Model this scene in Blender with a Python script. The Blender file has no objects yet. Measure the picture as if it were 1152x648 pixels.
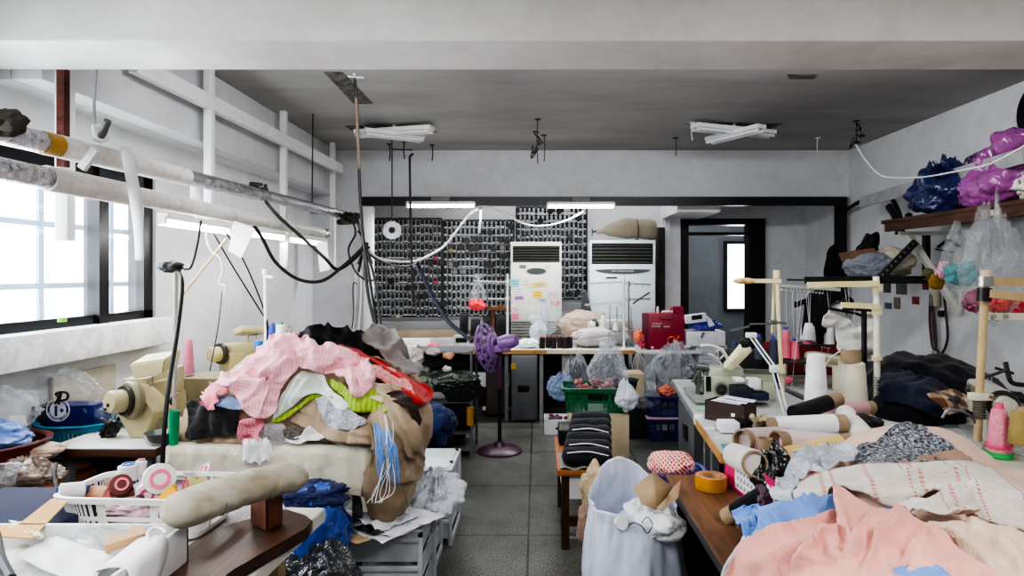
import bpy, bmesh, math, random
from mathutils import Vector as V, Matrix, noise, Euler
from mathutils.bvhtree import BVHTree
from mathutils.geometry import delaunay_2d_cdt
PI = math.pi
F, VX, VY, H = 707.0, 604.0, 308.0, 1.55
COL = bpy.context.scene.collection
RND = random.Random(7)

def at(px, py, Y):
    """world point at depth Y seen at that pixel of the 1152x648 photo"""
    return V(((px - VX) * Y / F, Y, H - (py - VY) * Y / F))
def on(px, py, z):
    """world point at height z seen at that pixel"""
    return at(px, py, (H - z) * F / (py - VY))
def onx(px, py, X):
    return at(px, py, X * F / (px - VX))

# ---------------------------------------------------------------- materials
def s2l(c):
    c = c / 255.0
    return c / 12.92 if c <= 0.04045 else ((c + 0.055) / 1.055) ** 2.4
def rgb(c, k=1.0):
    return (s2l(c[0]) * k, s2l(c[1]) * k, s2l(c[2]) * k, 1)
class NT:
    def __init__(s, name):
        s.m = bpy.data.materials.new(name); s.m.use_nodes = True
        s.t = s.m.node_tree; s.b = s.t.nodes['Principled BSDF']; s.out = s.t.nodes['Material Output']
        s.tc = s.t.nodes.new('ShaderNodeTexCoord')
    def n(s, kind, **kw):
        o = s.t.nodes.new(kind)
        for k, v in kw.items():
            if k in o.inputs: o.inputs[k].default_value = v
            else: setattr(o, k, v)
        return o
    def l(s, a, b): s.t.links.new(a, b)
    def noise(s, scale, detail=4, rough=.6, vec=None):
        o = s.n('ShaderNodeTexNoise'); o.inputs['Scale'].default_value = scale
        o.inputs['Detail'].default_value = detail; o.inputs['Roughness'].default_value = rough
        s.l(vec or s.tc.outputs['Object'], o.inputs['Vector']); return o.outputs['Fac']
    def math(s, op, a, b=None, c=None):
        o = s.n('ShaderNodeMath'); o.operation = op
        for i, x in enumerate((a, b, c)):
            if x is None: continue
            if isinstance(x, (int, float)): o.inputs[i].default_value = x
            else: s.l(x, o.inputs[i])
        return o.outputs[0]
    def ramp(s, fac, stops):
        o = s.n('ShaderNodeValToRGB'); e = o.color_ramp.elements
        while len(e) < len(stops): e.new(.5)
        for i, (p, c) in enumerate(stops): e[i].position = p; e[i].color = c
        s.l(fac, o.inputs[0]); return o.outputs[0]
    def mix(s, fac, a, b):
        o = s.n('ShaderNodeMix'); o.data_type = 'RGBA'
        for i, x in ((0, fac), (6, a), (7, b)):
            if isinstance(x, (int, float, tuple)): o.inputs[i].default_value = x
            else: s.l(x, o.inputs[i])
        return o.outputs[2]
    def bump(s, h, strength=.3, dist=.01):
        o = s.n('ShaderNodeBump'); o.inputs['Strength'].default_value = strength; o.inputs['Distance'].default_value = dist
        s.l(h, o.inputs['Height']); s.l(o.outputs[0], s.b.inputs['Normal'])
    def creases(s, scale=9, strength=1.0, dist=.05, vec=None):
        """soft ridged wrinkles in front of the fine bump"""
        mp = s.n('ShaderNodeMapping'); mp.inputs['Scale'].default_value = (1, .55, .8); mp.inputs['Rotation'].default_value = (0, 0, .5); s.l(vec or s.tc.outputs['Object'], mp.inputs[0])
        h = s.math('ABSOLUTE', s.math('SUBTRACT', s.noise(scale, 3, .5, mp.outputs[0]), .5))
        h = s.math('POWER', s.math('ADD', h, .0005), .7)
        o = s.n('ShaderNodeBump'); o.inputs['Strength'].default_value = strength; o.inputs['Distance'].default_value = dist; s.l(h, o.inputs['Height'])
        for l_ in list(s.t.links):
            if l_.to_node == s.b and l_.to_socket.name == 'Normal': s.l(o.outputs[0], l_.from_node.inputs['Normal'])
    def sep(s, vec=None):
        o = s.n('ShaderNodeSeparateXYZ'); s.l(vec or s.tc.outputs['Object'], o.inputs[0]); return o.outputs
_M = {}
def mat(name, c, rough=.6, metal=0, var=.12, scale=6, bump=0, bs=40, alpha=None, trans=0, emit=0, spec=None, sheen=0):
    if name in _M: return _M[name]
    t = NT(name); b = t.b
    if var:
        f = t.noise(scale, 5, .65)
        lo = tuple(x * (1 - 1.6 * var) for x in rgb(c)[:3]) + (1,); hi = tuple(min(1, x * (1 + var)) for x in rgb(c)[:3]) + (1,)
        t.l(t.ramp(f, [(.3, lo), (.6, hi)]), b.inputs['Base Color'])
    else: b.inputs['Base Color'].default_value = rgb(c)
    b.inputs['Roughness'].default_value = rough; b.inputs['Metallic'].default_value = metal
    if spec is not None: b.inputs['Specular IOR Level'].default_value = spec
    if sheen: b.inputs['Sheen Weight'].default_value = sheen
    if bump: t.bump(t.noise(bs, 4), bump, .01)
    if alpha is not None: b.inputs['Alpha'].default_value = alpha
    if trans: b.inputs['Transmission Weight'].default_value = trans
    if emit: b.inputs['Emission Color'].default_value = rgb(c); b.inputs['Emission Strength'].default_value = emit
    _M[name] = t.m; return t.m
def fabric(name, c, c2=None, kind='plain', scale=90, rough=.95, rot=0):
    """cloth: weave bump, faint mottling, optional stripes / marl / check"""
    if name in _M: return _M[name]
    t = NT(name); b = t.b
    mp = t.n('ShaderNodeMapping'); mp.inputs['Rotation'].default_value = (rot * .3, rot * .5, rot); t.l(t.tc.outputs['Object'], mp.inputs[0]); v = mp.outputs[0]
    base = t.ramp(t.noise(7, 4, .6, v), [(.25, tuple(x * .86 for x in rgb(c)[:3]) + (1,)), (.6, rgb(c))])
    if kind == 'marl':
        f = t.ramp(t.noise(scale, 3, .8, v), [(.42, (0, 0, 0, 1)), (.56, (1, 1, 1, 1))])
        base = t.mix(f, base, rgb(c2))
    elif kind in ('stripe', 'check', 'plaid'):
        x = t.sep(v)
        a = t.math('SINE', t.math('MULTIPLY', x[0], scale))
        fa = t.math('GREATER_THAN', a, .55)
        if kind != 'stripe':
            bq = t.math('SINE', t.math('MULTIPLY', t.math('ADD', x[1], x[2]), scale))
            fa = t.math('MULTIPLY', t.math('ADD', fa, t.math('GREATER_THAN', bq, .55)), .5)
        base = t.mix(fa, base, rgb(c2))
    elif kind == 'boucle':   # broken dashed woven lines on a nubby ground
        x = t.sep(v)
        a = t.math('GREATER_THAN', t.math('SINE', t.math('MULTIPLY', x[0], 190)), .45)
        a2 = t.math('GREATER_THAN', t.math('SINE', t.math('MULTIPLY', x[0], 52)), .35)
        d = t.math('GREATER_THAN', t.math('SINE', t.math('MULTIPLY', t.math('ADD', x[1], x[2]), 520)), -.3)
        base = t.mix(t.math('MULTIPLY', t.math('MULTIPLY', a, a2), t.math('MULTIPLY', d, .8)), base, rgb(c2))
    elif kind == 'rib':
        x = t.sep(v); a = t.math('SINE', t.math('MULTIPLY', x[0], scale))
        base = t.mix(t.ramp(a, [(.1, (0, 0, 0, 1)), (.6, (1, 1, 1, 1))]), base, rgb(c2))
    t.l(base, b.inputs['Base Color'])
    b.inputs['Roughness'].default_value = rough; b.inputs['Specular IOR Level'].default_value = .2
    b.inputs['Sheen Weight'].default_value = .15
    if kind == 'boucle': t.bump(t.noise(130, 3, .8, v), 1.0, .012)
    else: t.bump(t.noise(300, 2, .5, v), .18, .004)
    if not name.startswith(('roll_', 'scorched', 'form_', 'pink_yarn', 'plaid', 'striped')): t.creases(9, .4, .03)
    _M[name] = t.m; return t.m
def film(name, c, alpha=.3, rough=.12, bump=.6, bs=14, glint=.5):
    """clear or milky polythene: mostly see-through with glossy creases"""
    if name in _M: return _M[name]
    t = NT(name); b = t.b
    b.inputs['Base Color'].default_value = rgb(c); b.inputs['Roughness'].default_value = rough
    b.inputs['Specular IOR Level'].default_value = .8; b.inputs['Coat Weight'].default_value = glint
    v = t.n('ShaderNodeTexVoronoi'); v.feature = 'DISTANCE_TO_EDGE'; v.inputs['Scale'].default_value = bs
    mx = t.n('ShaderNodeVectorMath'); mx.operation = 'ADD'
    nz = t.n('ShaderNodeTexNoise'); nz.inputs['Scale'].default_value = 5; t.l(t.tc.outputs['Object'], nz.inputs['Vector'])
    t.l(t.tc.outputs['Object'], mx.inputs[0]); t.l(nz.outputs['Color'], mx.inputs[1]); t.l(mx.outputs[0], v.inputs['Vector'])
    t.bump(v.outputs['Distance'], bump * .5, .03)
    crease = t.ramp(v.outputs['Distance'], [(0, (1, 1, 1, 1)), (.05, (0, 0, 0, 1))])
    lw = t.n('ShaderNodeLayerWeight'); lw.inputs['Blend'].default_value = .35
    a = t.math('ADD', t.math('MULTIPLY', crease, .22 if alpha < .7 else .04), alpha)
    a = t.math('ADD', a, t.math('MULTIPLY', lw.outputs['Facing'], .3)); a = t.math('MINIMUM', a, 1.0)
    t.l(a, b.inputs['Alpha'])
    _M[name] = t.m; return t.m
def wood(name, c, c2, rough=.5, axis=0, scale=3):
    if name in _M: return _M[name]
    t = NT(name)
    mp = t.n('ShaderNodeMapping'); sc = [scale * 6] * 3; sc[axis] = scale * .6; mp.inputs['Scale'].default_value = sc
    t.l(t.tc.outputs['Object'], mp.inputs[0])
    f = t.noise(2.2, 6, .7, mp.outputs[0])
    col = t.ramp(f, [(.3, rgb(c2)), (.62, rgb(c))])
    st = t.ramp(t.noise(4, 4, .6), [(.35, (.55, .5, .45, 1)), (.6, (1, 1, 1, 1))])
    o = t.n('ShaderNodeMix'); o.data_type = 'RGBA'; o.blend_type = 'MULTIPLY'; o.inputs[0].default_value = .6
    t.l(col, o.inputs[6]); t.l(st, o.inputs[7]); t.l(o.outputs[2], t.b.inputs['Base Color'])
    t.b.inputs['Roughness'].default_value = rough; t.bump(f, .15, .004)
    _M[name] = t.m; return t.m

# ---------------------------------------------------------------- mesh builder
def frame(d):
    d = d.normalized(); u = V((0, 0, 1)) if abs(d.z) < .9 else V((1, 0, 0))
    a = d.cross(u).normalized(); return a, d.cross(a).normalized()
def wl(o):
    p = V((0, 0, 0))
    while o is not None: p += o.location; o = o.parent
    return p
class MB:
    def __init__(s): s.bm = bmesh.new()
    def box(s, c, d, rz=0, bev=0, rx=0, ry=0, seg=2):
        m = Matrix.Translation(V(c)) @ Euler((rx, ry, rz)).to_matrix().to_4x4() @ Matrix.Diagonal((d[0], d[1], d[2], 1))
        r = bmesh.ops.create_cube(s.bm, size=1, matrix=m)
        if bev:
            es = list({e for v in r['verts'] for e in v.link_edges})
            bmesh.ops.bevel(s.bm, geom=es, offset=min(bev, .45 * min(d)), segments=seg, affect='EDGES', profile=.5)
        return s
    def bx(s, x0, x1, y0, y1, z0, z1, bev=0):
        return s.box(((x0 + x1) / 2, (y0 + y1) / 2, (z0 + z1) / 2), (abs(x1 - x0), abs(y1 - y0), abs(z1 - z0)), bev=bev)
    def rings(s, rs, cap=True, close=True):
        vs = [[s.bm.verts.new(p) for p in r] for r in rs]
        n = len(vs[0])
        for a, b in zip(vs, vs[1:]):
            for i in range(n if close else n - 1):
                j = (i + 1) % n
                try: s.bm.faces.new((a[i], a[j], b[j], b[i]))
                except ValueError: pass
        if cap and close:
            try: s.bm.faces.new(vs[0][::-1]); s.bm.faces.new(vs[-1])
            except ValueError: pass
        return s
    def cyl(s, p0, p1, r0, r1=None, n=16, cap=True):
        p0, p1 = V(p0), V(p1); r1 = r0 if r1 is None else r1
        a, b = frame(p1 - p0)
        rg = lambda p, r: [p + (a * math.cos(t) + b * math.sin(t)) * r for t in [2 * PI * i / n for i in range(n)]]
        return s.rings([rg(p0, r0), rg(p1, r1)], cap)
    def lathe(s, prof, loc, axis=(0, 0, 1), n=24, cap=True):
        """prof: (radius, height along axis) list"""
        loc = V(loc); ax = V(axis).normalized(); a, b = frame(ax)
        return s.rings([[loc + ax * h + (a * math.cos(2 * PI * i / n) + b * math.sin(2 * PI * i / n)) * max(r, 1e-4) for i in range(n)] for r, h in prof], cap)
    def tube(s, pts, r, n=8, smooth=True, sub=6):
        pts = [V(p) for p in pts]
        if smooth and len(pts) > 2: pts = spline(pts, sub)
        rs = []; a = None
        for i, p in enumerate(pts):
            d = (pts[min(i + 1, len(pts) - 1)] - pts[max(i - 1, 0)])
            if d.length < 1e-7: d = V((0, 0, 1))
            d.normalize()
            if a is None: a, b = frame(d)
            else:
                a = (a - d * a.dot(d)).normalized(); b = d.cross(a)
            rr = r[0] + (r[1] - r[0]) * i / (len(pts) - 1) if isinstance(r, tuple) else r
            rs.append([p + (a * math.cos(2 * PI * k / n) + b * math.sin(2 * PI * k / n)) * rr for k in range(n)])
        return s.rings(rs)
    def bar(s, p0, p1, w, h, up=(0, 0, 1)):
        """rectangular bar from p0 to p1; w across, h along up"""
        p0, p1 = V(p0), V(p1); d = (p1 - p0).normalized(); u = V(up); a = d.cross(u)
        if a.length < 1e-4: a = d.cross(V((1, 0, 0)))
        a.normalize(); u = a.cross(d).normalized()
        q = [(-w / 2, -h / 2), (w / 2, -h / 2), (w / 2, h / 2), (-w / 2, h / 2)]
        return s.rings([[p + a * x + u * y for x, y in q] for p in (p0, p1)])
    def prism(s, poly, vec):
        """extrude a polygon of 3D points along vec"""
        vec = V(vec); return s.rings([[V(p) for p in poly], [V(p) + vec for p in poly]])
    def blob(s, c, r, amp=.1, f=6, seed=0, sub=4, cut=None, crease=0, gather=0):
        m = bmesh.ops.create_icosphere(s.bm, subdivisions=sub, radius=1)
        c, r = V(c), V(r)
        for v in m['verts']:
            d = v.co.copy(); q = d * f * .35 + V((seed * 3.1, seed * 1.7, seed))
            k = 1 + amp * (noise.fractal(q, 1.0, 2.0, 4))
            if crease:
                w1 = noise.voronoi(q * 1.5)[0]; w2 = noise.voronoi(q * 3.6)[0]
                k += crease * 1.5 * ((w1[1] - w1[0]) - .3) * .55 + crease * .5 * ((w2[1] - w2[0]) - .3)
            if gather and d.z > 0:
                qa = math.atan2(d.y, d.x); k += gather * d.z * (2.2 * abs(noise.noise(V((math.cos(qa) * 1.7, math.sin(qa) * 1.7, seed * 1.3)))) - .35 + .8 * noise.noise(V((math.cos(qa) * 5, math.sin(qa) * 5, seed + d.z))))
                d = V((d.x * (1 - .35 * d.z), d.y * (1 - .35 * d.z), d.z))
            p = V((d.x * r.x * k, d.y * r.y * k, d.z * r.z * k)) + c
            if cut is not None and p.z < cut: p.z = cut + (p.z - cut) * .02
            v.co = p
        return s
    def grid(s, fn, nu, nv, closeu=False):
        vs = [[s.bm.verts.new(fn(i / nu, j / nv)) for j in range(nv + 1)] for i in range(nu + (0 if closeu else 1))]
        L = len(vs)
        for i in range(nu):
            for j in range(nv):
                a, b = vs[i], vs[(i + 1) % L]
                s.bm.faces.new((a[j], b[j], b[j + 1], a[j + 1]))
        return s
    def xf(s, m):
        bmesh.ops.transform(s.bm, matrix=m, verts=s.bm.verts); return s
    def build(s, name, m, parent=None, kind=None, flat=False, ang=35, solid=0, sub=0, fix=True):
        bm = s.bm
        if fix: bmesh.ops.recalc_face_normals(bm, faces=bm.faces)
        me = bpy.data.meshes.new(name); vs = bm.verts
        if parent is not None: off = wl(parent)
        elif kind == 'structure': off = V((0, 0, 0))
        else:
            lo = V([min(v.co[i] for v in vs) for i in range(3)]); hi = V([max(v.co[i] for v in vs) for i in range(3)])
            off = V(((lo.x + hi.x) / 2, (lo.y + hi.y) / 2, lo.z))
        for v in vs: v.co -= off
        bm.to_mesh(me); bm.free()
        if not flat:
            me.polygons.foreach_set('use_smooth', [True] * len(me.polygons))
            me.set_sharp_from_angle(angle=math.radians(ang))
        o = bpy.data.objects.new(name, me); COL.objects.link(o); me.materials.append(m)
        if parent is not None: o.parent = parent
        else: o.location = off
        if kind: o['kind'] = kind
        if solid:
            q = o.modifiers.new('s', 'SOLIDIFY'); q.thickness = solid; q.offset = 0
        if sub:
            q = o.modifiers.new('u', 'SUBSURF'); q.levels = sub; q.render_levels = sub
        return o
def spline(pts, sub=6):
    P = [pts[0] * 2 - pts[1]] + pts + [pts[-1] * 2 - pts[-2]]; out = []
    for i in range(1, len(P) - 2):
        a, b, c, d = P[i - 1:i + 3]
        for k in range(sub):
            t = k / sub
            out.append(.5 * ((2 * b) + (c - a) * t + (2 * a - 5 * b + 4 * c - d) * t * t + (3 * b - a - 3 * c + d) * t ** 3))
    out.append(pts[-1]); return out
def tag(o, label, cat, group=None, kind=None):
    o['label'] = label; o['category'] = cat
    if group: o['group'] = group
    if kind: o['kind'] = kind
    return o
def thing(name, loc, label, cat, group=None, rz=0):
    o = bpy.data.objects.new(name, None); COL.objects.link(o); o.location = V(loc); o.empty_display_size = .05
    o.rotation_euler.z = rz
    return tag(o, label, cat, group)
def dup(root, loc, rot=None, label=None, group=None, scale=None):
    def cp(o, par):
        c = o.copy(); COL.objects.link(c); c.parent = par
        for ch in [x for x in KIDS.get(o.name, [])]: cp(ch, c)
        return c
    r = cp(root, None); r.location = V(loc)
    if rot is not None: r.rotation_euler = rot
    if scale is not None: r.scale = (scale,) * 3 if isinstance(scale, (int, float)) else scale
    if label: r['label'] = label
    if group: r['group'] = group
    return r
KIDS = {}
def learn(root):
    KIDS.clear()
    for o in bpy.data.objects:
        if o.parent is not None: KIDS.setdefault(o.parent.name, []).append(o)
    return root
def one(mb, name, m, label, cat, group=None, **k):
    return tag(mb.build(name, m, None, **k), label, cat, group)
def text(body, size, m, parent, loc, rot, name='lettering', ext=.0006, align='CENTER', sx=1):
    c = bpy.data.curves.new(name, 'FONT'); c.body = body; c.size = size; c.extrude = ext; c.align_x = align; c.align_y = 'CENTER'
    o = bpy.data.objects.new('t', c); COL.objects.link(o); dg = bpy.context.evaluated_depsgraph_get(); dg.update()
    me = bpy.data.meshes.new_from_object(o.evaluated_get(dg)); me.name = name; bpy.data.objects.remove(o); me.materials.clear(); me.materials.append(m)
    o = bpy.data.objects.new(name, me); COL.objects.link(o); o.parent = parent
    o.location = V(loc) - wl(parent) if parent else V(loc); o.rotation_euler = rot; o.scale = (sx, 1, 1)
    return o
# ---------------------------------------------------------------- cloth heaps
def mound(shapes, voxel=.02, smooth=6, disp=.015, seed=0, f=7, floor=None, zs=1, clamp=None):
    """closed body from ellipsoids/boxes (world coords) -> bmesh"""
    mb = MB()
    for k, c, r in shapes:
        if k == 'e':
            q = bmesh.ops.create_icosphere(mb.bm, subdivisions=4, radius=1)
            for v in q['verts']: v.co = V(c) + V((v.co.x * r[0], v.co.y * r[1], v.co.z * r[2]))
        else: mb.box(c, r, bev=.04)
    me = bpy.data.meshes.new('t'); mb.bm.to_mesh(me); mb.bm.free()
    o = bpy.data.objects.new('t', me); COL.objects.link(o)
    q = o.modifiers.new('r', 'REMESH'); q.mode = 'VOXEL'; q.voxel_size = voxel
    q = o.modifiers.new('s', 'SMOOTH'); q.iterations = smooth; q.factor = .8
    dg = bpy.context.evaluated_depsgraph_get(); dg.update()
    bm = bmesh.new(); bm.from_object(o, dg)
    bpy.data.objects.remove(o); bpy.data.meshes.remove(me)
    bm.normal_update()
    for v in bm.verts:
        p = V((v.co.x * f, v.co.y * f, v.co.z * f * zs)) + V((seed, seed * 2, 0))
        d = disp * (noise.fractal(p, 1, 2, 3) + .8 * (1 - 2 * abs(noise.noise(p * .9))))
        v.co += v.normal * d
        if floor is not None and v.co.z < floor: v.co.z = floor
        if clamp: clamp(v.co)
    bm.normal_update(); return bm
def inpoly(x, y, P):
    c = False; j = len(P) - 1
    for i in range(len(P)):
        if (P[i][1] > y) != (P[j][1] > y) and x < (P[j][0] - P[i][0]) * (y - P[i][1]) / (P[j][1] - P[i][1]) + P[i][0]: c = not c
        j = i
    return c
CAM = V((0, 0, H))
def garment(name, poly, bvh, off, m, label, cat, seed=1, amp=.014, freq=9, dirn=(1, .3, 0), stretch=3.5, step=2.6, wob=1.2, thick=.004, group=None, Yd=3, smoothit=3, fine=.3, folds=(), parent=None):
    """a cloth lying over a heap: the outline is dropped on the heap surface, then folded and given thickness"""
    out = []
    for i in range(len(poly)):          # rounded wobbly outline
        out.append(V((poly[i][0], poly[i][1], 0)))
    out = spline(out + [out[0]], 5)[:-1]
    ring = []
    for i, p in enumerate(out):
        nxt = out[(i + 1) % len(out)]; L = (nxt - p).length; k = max(1, int(L / step))
        for q in range(k): ring.append(p.lerp(nxt, q / k))
    ring = [(p.x + wob * noise.noise(V((p.x * .09, p.y * .09, seed))), p.y + wob * noise.noise(V((p.x * .09, p.y * .09, seed + 9.)))) for p in ring]
    xs = [p[0] for p in ring]; ys = [p[1] for p in ring]
    pts = list(ring); y = min(ys); row = 0
    while y < max(ys):
        x = min(xs) + (step / 2 if row % 2 else 0)
        while x < max(xs):
            if inpoly(x, y, ring): pts.append((x, y))
            x += step
        y += step * .87; row += 1
    vv, ee, ff = delaunay_2d_cdt([V(p) for p in pts], [], [list(range(len(ring)))], 1, 1e-4)[:3]
    n = len(vv); Yv = [None] * n; N = [None] * n
    for i, p in enumerate(vv):
        d = (at(p.x, p.y, 1) - CAM).normalized()
        h, nn, _, _ = bvh.ray_cast(CAM, d)
        if h is not None: Yv[i] = h.y; N[i] = nn
    nb = [set() for _ in range(n)]
    for a, b in ee: nb[a].add(b); nb[b].add(a)
    for _ in range(60):
        miss = [i for i in range(n) if Yv[i] is None]
        if not miss: break
        new = {}
        for i in miss:
            k = [Yv[j] for j in nb[i] if Yv[j] is not None]
            if k: new[i] = (sum(k) / len(k), V((0, -.3, 1)).normalized())
        if not new: break
        for i, (a, b) in new.items(): Yv[i] = a; N[i] = b
    for i in range(n):
        if Yv[i] is None: Yv[i] = Yd; N[i] = V((0, -1, 0))
    for _ in range(smoothit):
        Yv = [(Yv[i] + sum(Yv[j] for j in nb[i])) / (1 + len(nb[i])) for i in range(n)]
    for _ in range(4): N = [(N[i] + sum((N[j] for j in nb[i]), V())).normalized() for i in range(n)]
    D = V(dirn).normalized(); bm = bmesh.new(); vs = []
    for i, p in enumerate(vv):
        w = at(p.x, p.y, Yv[i])
        al = w.dot(D); q = (w - D * al) * freq + D * al * freq / stretch + V((seed * 5.3, seed, seed * 2.7))
        q = q + V((noise.noise(q * .6), noise.noise(q * .6 + V((4, 4, 4))), 0)) * .8
        sab = lambda n, e: math.sqrt(n * n + e) - e
        f1 = 1 - 2.2 * sab(noise.noise(q), .012); f2 = 1 - 2 * sab(noise.noise(q * 2.3 + V((7, 1, 2))), .01)
        f3 = 1 - 2 * sab(noise.noise(q * 5.1 + V((1, 8, 3))), .01)
        fd = 0
        for (ax_, ay_), (bx_, by_), fw, fh in folds:
            vx, vy = bx_ - ax_, by_ - ay_; L2 = vx * vx + vy * vy; tt = ((p.x - ax_) * vx + (p.y - ay_) * vy) / L2
            tc = max(0, min(1, tt)); dx, dy = p.x - ax_ - vx * tc, p.y - ay_ - vy * tc; dd = math.hypot(dx, dy); sd_ = 1 if dx * vy - dy * vx > 0 else -1
            dd += 1.2 * noise.noise(V((p.x * .05, p.y * .05, seed)))
            fd += fh * (math.exp(-abs(dd) / fw) if sd_ > 0 else math.exp(-(dd / (fw * .45)) ** 2)) * math.sin(PI * (.12 + .76 * tc)) ** .5
        w = w + N[i] * fd
        dr = (w - CAM).normalized(); w = w - dr * (off / max(.4, -N[i].dot(dr)))
        w = w + N[i] * (amp * (1.5 * f1 + fine * 2.4 * f2 + fine * .8 * f3))
        vs.append(bm.verts.new(w))
    for f in ff:
        try: bm.faces.new([vs[k] for k in f])
        except ValueError: pass
    bmesh.ops.delete(bm, geom=[v for v in bm.verts if not v.link_faces], context='VERTS')
    bmesh.ops.recalc_face_normals(bm, faces=bm.faces)
    if sum((f.normal.dot(CAM - f.calc_center_median()) for f in bm.faces)) < 0: bmesh.ops.reverse_faces(bm, faces=bm.faces)
    mb = MB(); mb.bm.free(); mb.bm = bm
    o = mb.build(name, m, parent, fix=False, ang=180)
    q = o.modifiers.new('s', 'SOLIDIFY'); q.thickness = thick; q.offset = -1
    if parent is None: tag(o, label, cat, group)
    return o
def crop(ox, oy, k):
    return lambda *a: [(ox + x / k, oy + y / k) for x, y in a]
def fl_(c, *ls):
    return [(*c(a[:2], a[2:4]), a[4], a[5]) for a in ls]
# ================================================================ camera and light
cd = bpy.data.cameras.new('camera'); cam = bpy.data.objects.new('camera', cd); COL.objects.link(cam)
cam.location = CAM; cam.rotation_euler = (PI / 2, 0, 0); cd.sensor_width = 36; cd.lens = F / 1152 * 36
cd.shift_x = -(VX - 576) / 1152; cd.shift_y = -(324 - VY) / 1152; cd.clip_start = .05
bpy.context.scene.camera = cam
sc = bpy.context.scene
sc.view_settings.view_transform = 'AgX'; sc.view_settings.look = 'AgX - High Contrast'; sc.view_settings.exposure = .05
w = bpy.data.worlds.new('world'); sc.world = w; w.use_nodes = True
w.node_tree.nodes['Background'].inputs[0].default_value = (.8, .88, 1, 1); w.node_tree.nodes['Background'].inputs[1].default_value = .6
def area(name, loc, rot, sx, sy, e, c=(1, 1, 1), spread=None):
    l = bpy.data.lights.new(name, 'AREA'); l.shape = 'RECTANGLE'; l.size = sx; l.size_y = sy; l.energy = e; l.color = c
    if spread: l.spread = spread
    o = bpy.data.objects.new(name, l); COL.objects.link(o); o.location = loc; o.rotation_euler = rot; return o
area('window_daylight', (-2.72, 2.3, 1.75), (0, -PI / 2, 0), 1.0, 3.6, 120, (.93, .97, 1))
area('ceiling_lamp_light', (-.9, .3, 2.80), (0, 0, 0), .4, 1.6, 46, (1, .98, .95))
area('ceiling_lamp_light', (1.6, .3, 2.80), (0, 0, 0), .4, 1.6, 46, (1, .98, .95))
area('tube_light', at(496, 236, 6.70), (0, 0, 0), 1.0, .06, 22, (.97, .98, 1))
area('tube_light', at(653, 236, 6.70), (0, 0, 0), 1.0, .06, 22, (.97, .98, 1))
area('row_tube_light', at(262, 263, 4.05), (0, math.radians(-12), math.radians(6)), .1, 2.4, 12, (.98, .98, 1))
area('back_room_light', (0.6, 7.45, 2.84), (0, 0, 0), 3.0, .3, 16, (.95, .97, 1))
area('far_window_light', (3.2, 9.8, 1.55), (-PI / 2, 0, 0), .35, .9, 9, (.92, .96, 1))
area('far_room_fill', (2.4, 9.0, 2.86), (0, 0, 0), 1.2, .3, 14, (.95, .97, 1))  # fill added under the far ceiling to brighten the wall behind the door
area('header_fill_light', (.5, 3.0, 2.72), (math.radians(62), 0, 0), 4.0, .15, 48, (.97, .98, 1))  # unseen fill added behind the beam to lift the header wall
# ================================================================ room shell
WL, WR, CE, YH, YB, YF = -2.45, 3.41, 2.9, 6.87, 8.0, -2.6
t = NT('plaster_white')
f = t.noise(1.1, 6, .6); g = t.noise(9, 5, .7)
col = t.mix(t.math('MULTIPLY', t.ramp(g, [(.45, (0, 0, 0, 1)), (.8, (1, 1, 1, 1))]), .25), t.ramp(f, [(.3, rgb((196, 197, 199))), (.62, rgb((212, 213, 215)))]), rgb((150, 150, 148)))
t.l(col, t.b.inputs['Base Color']); t.b.inputs['Roughness'].default_value = .75; t.bump(t.noise(40, 5), .12, .01); PL = t.m
t = NT('plaster_peeling')
f = t.ramp(t.noise(5, 7, .75), [(.47, (0, 0, 0, 1)), (.52, (1, 1, 1, 1))])
t.l(t.mix(f, rgb((214, 216, 220)), rgb((236, 237, 238))), t.b.inputs['Base Color']); t.bump(f, .4, .006); t.b.inputs['Roughness'].default_value = .7; PEEL = t.m
t = NT('ceiling_smoked')
mp = t.n('ShaderNodeMapping'); mp.inputs['Scale'].default_value = (.5, 1.6, 1); t.l(t.tc.outputs['Object'], mp.inputs[0])
f = t.noise(1.3, 6, .6, mp.outputs[0])
t.l(t.ramp(f, [(.25, rgb((140, 138, 136))), (.65, rgb((172, 170, 167)))]), t.b.inputs['Base Color']); t.b.inputs['Roughness'].default_value = .8; CEM = t.m
t = NT('beam_cream'); f = t.noise(1.6, 7, .7)
t.l(t.ramp(f, [(.3, rgb((206, 203, 198))), (.6, rgb((232, 230, 227)))]), t.b.inputs['Base Color']); t.b.inputs['Roughness'].default_value = .7; t.bump(t.noise(5, 6), .15, .02); BEAM = t.m
t = NT('terrazzo_floor'); x = t.sep()
def lines(ax, off):
    u = t.math('FRACT', t.math('DIVIDE', t.math('SUBTRACT', x[ax], off), .871))
    d = t.math('MINIMUM', u, t.math('SUBTRACT', 1, u)); return t.math('LESS_THAN', d, .0075)
ln = t.math('MAXIMUM', lines(0, -.05), lines(1, 5.468))
sp = t.n('ShaderNodeTexVoronoi'); sp.inputs['Scale'].default_value = 110; t.l(t.tc.outputs['Object'], sp.inputs['Vector'])
spk = t.ramp(t.noise(120, 3, .8), [(.36, rgb((34, 35, 33))), (.5, rgb((80, 81, 77))), (.62, rgb((150, 150, 144)))])
big = t.ramp(t.noise(1.4, 5, .65), [(.3, (.55, .55, .55, 1)), (.65, (1.0, 1.0, .98, 1))])
o = t.n('ShaderNodeMix'); o.data_type = 'RGBA'; o.blend_type = 'MULTIPLY'; o.inputs[0].default_value = 1; t.l(spk, o.inputs[6]); t.l(big, o.inputs[7])
t.l(t.mix(ln, o.outputs[2], rgb((22, 22, 21))), t.b.inputs['Base Color'])
t.l(t.ramp(t.noise(3, 5), [(.3, (.28, .28, .28, 1)), (.7, (.6, .6, .6, 1))]), t.b.inputs['Roughness']); FLM = t.m
ST = dict(kind='structure')
def st(name, mb, m): return mb.build(name, m, None, 'structure', ang=30)
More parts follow.
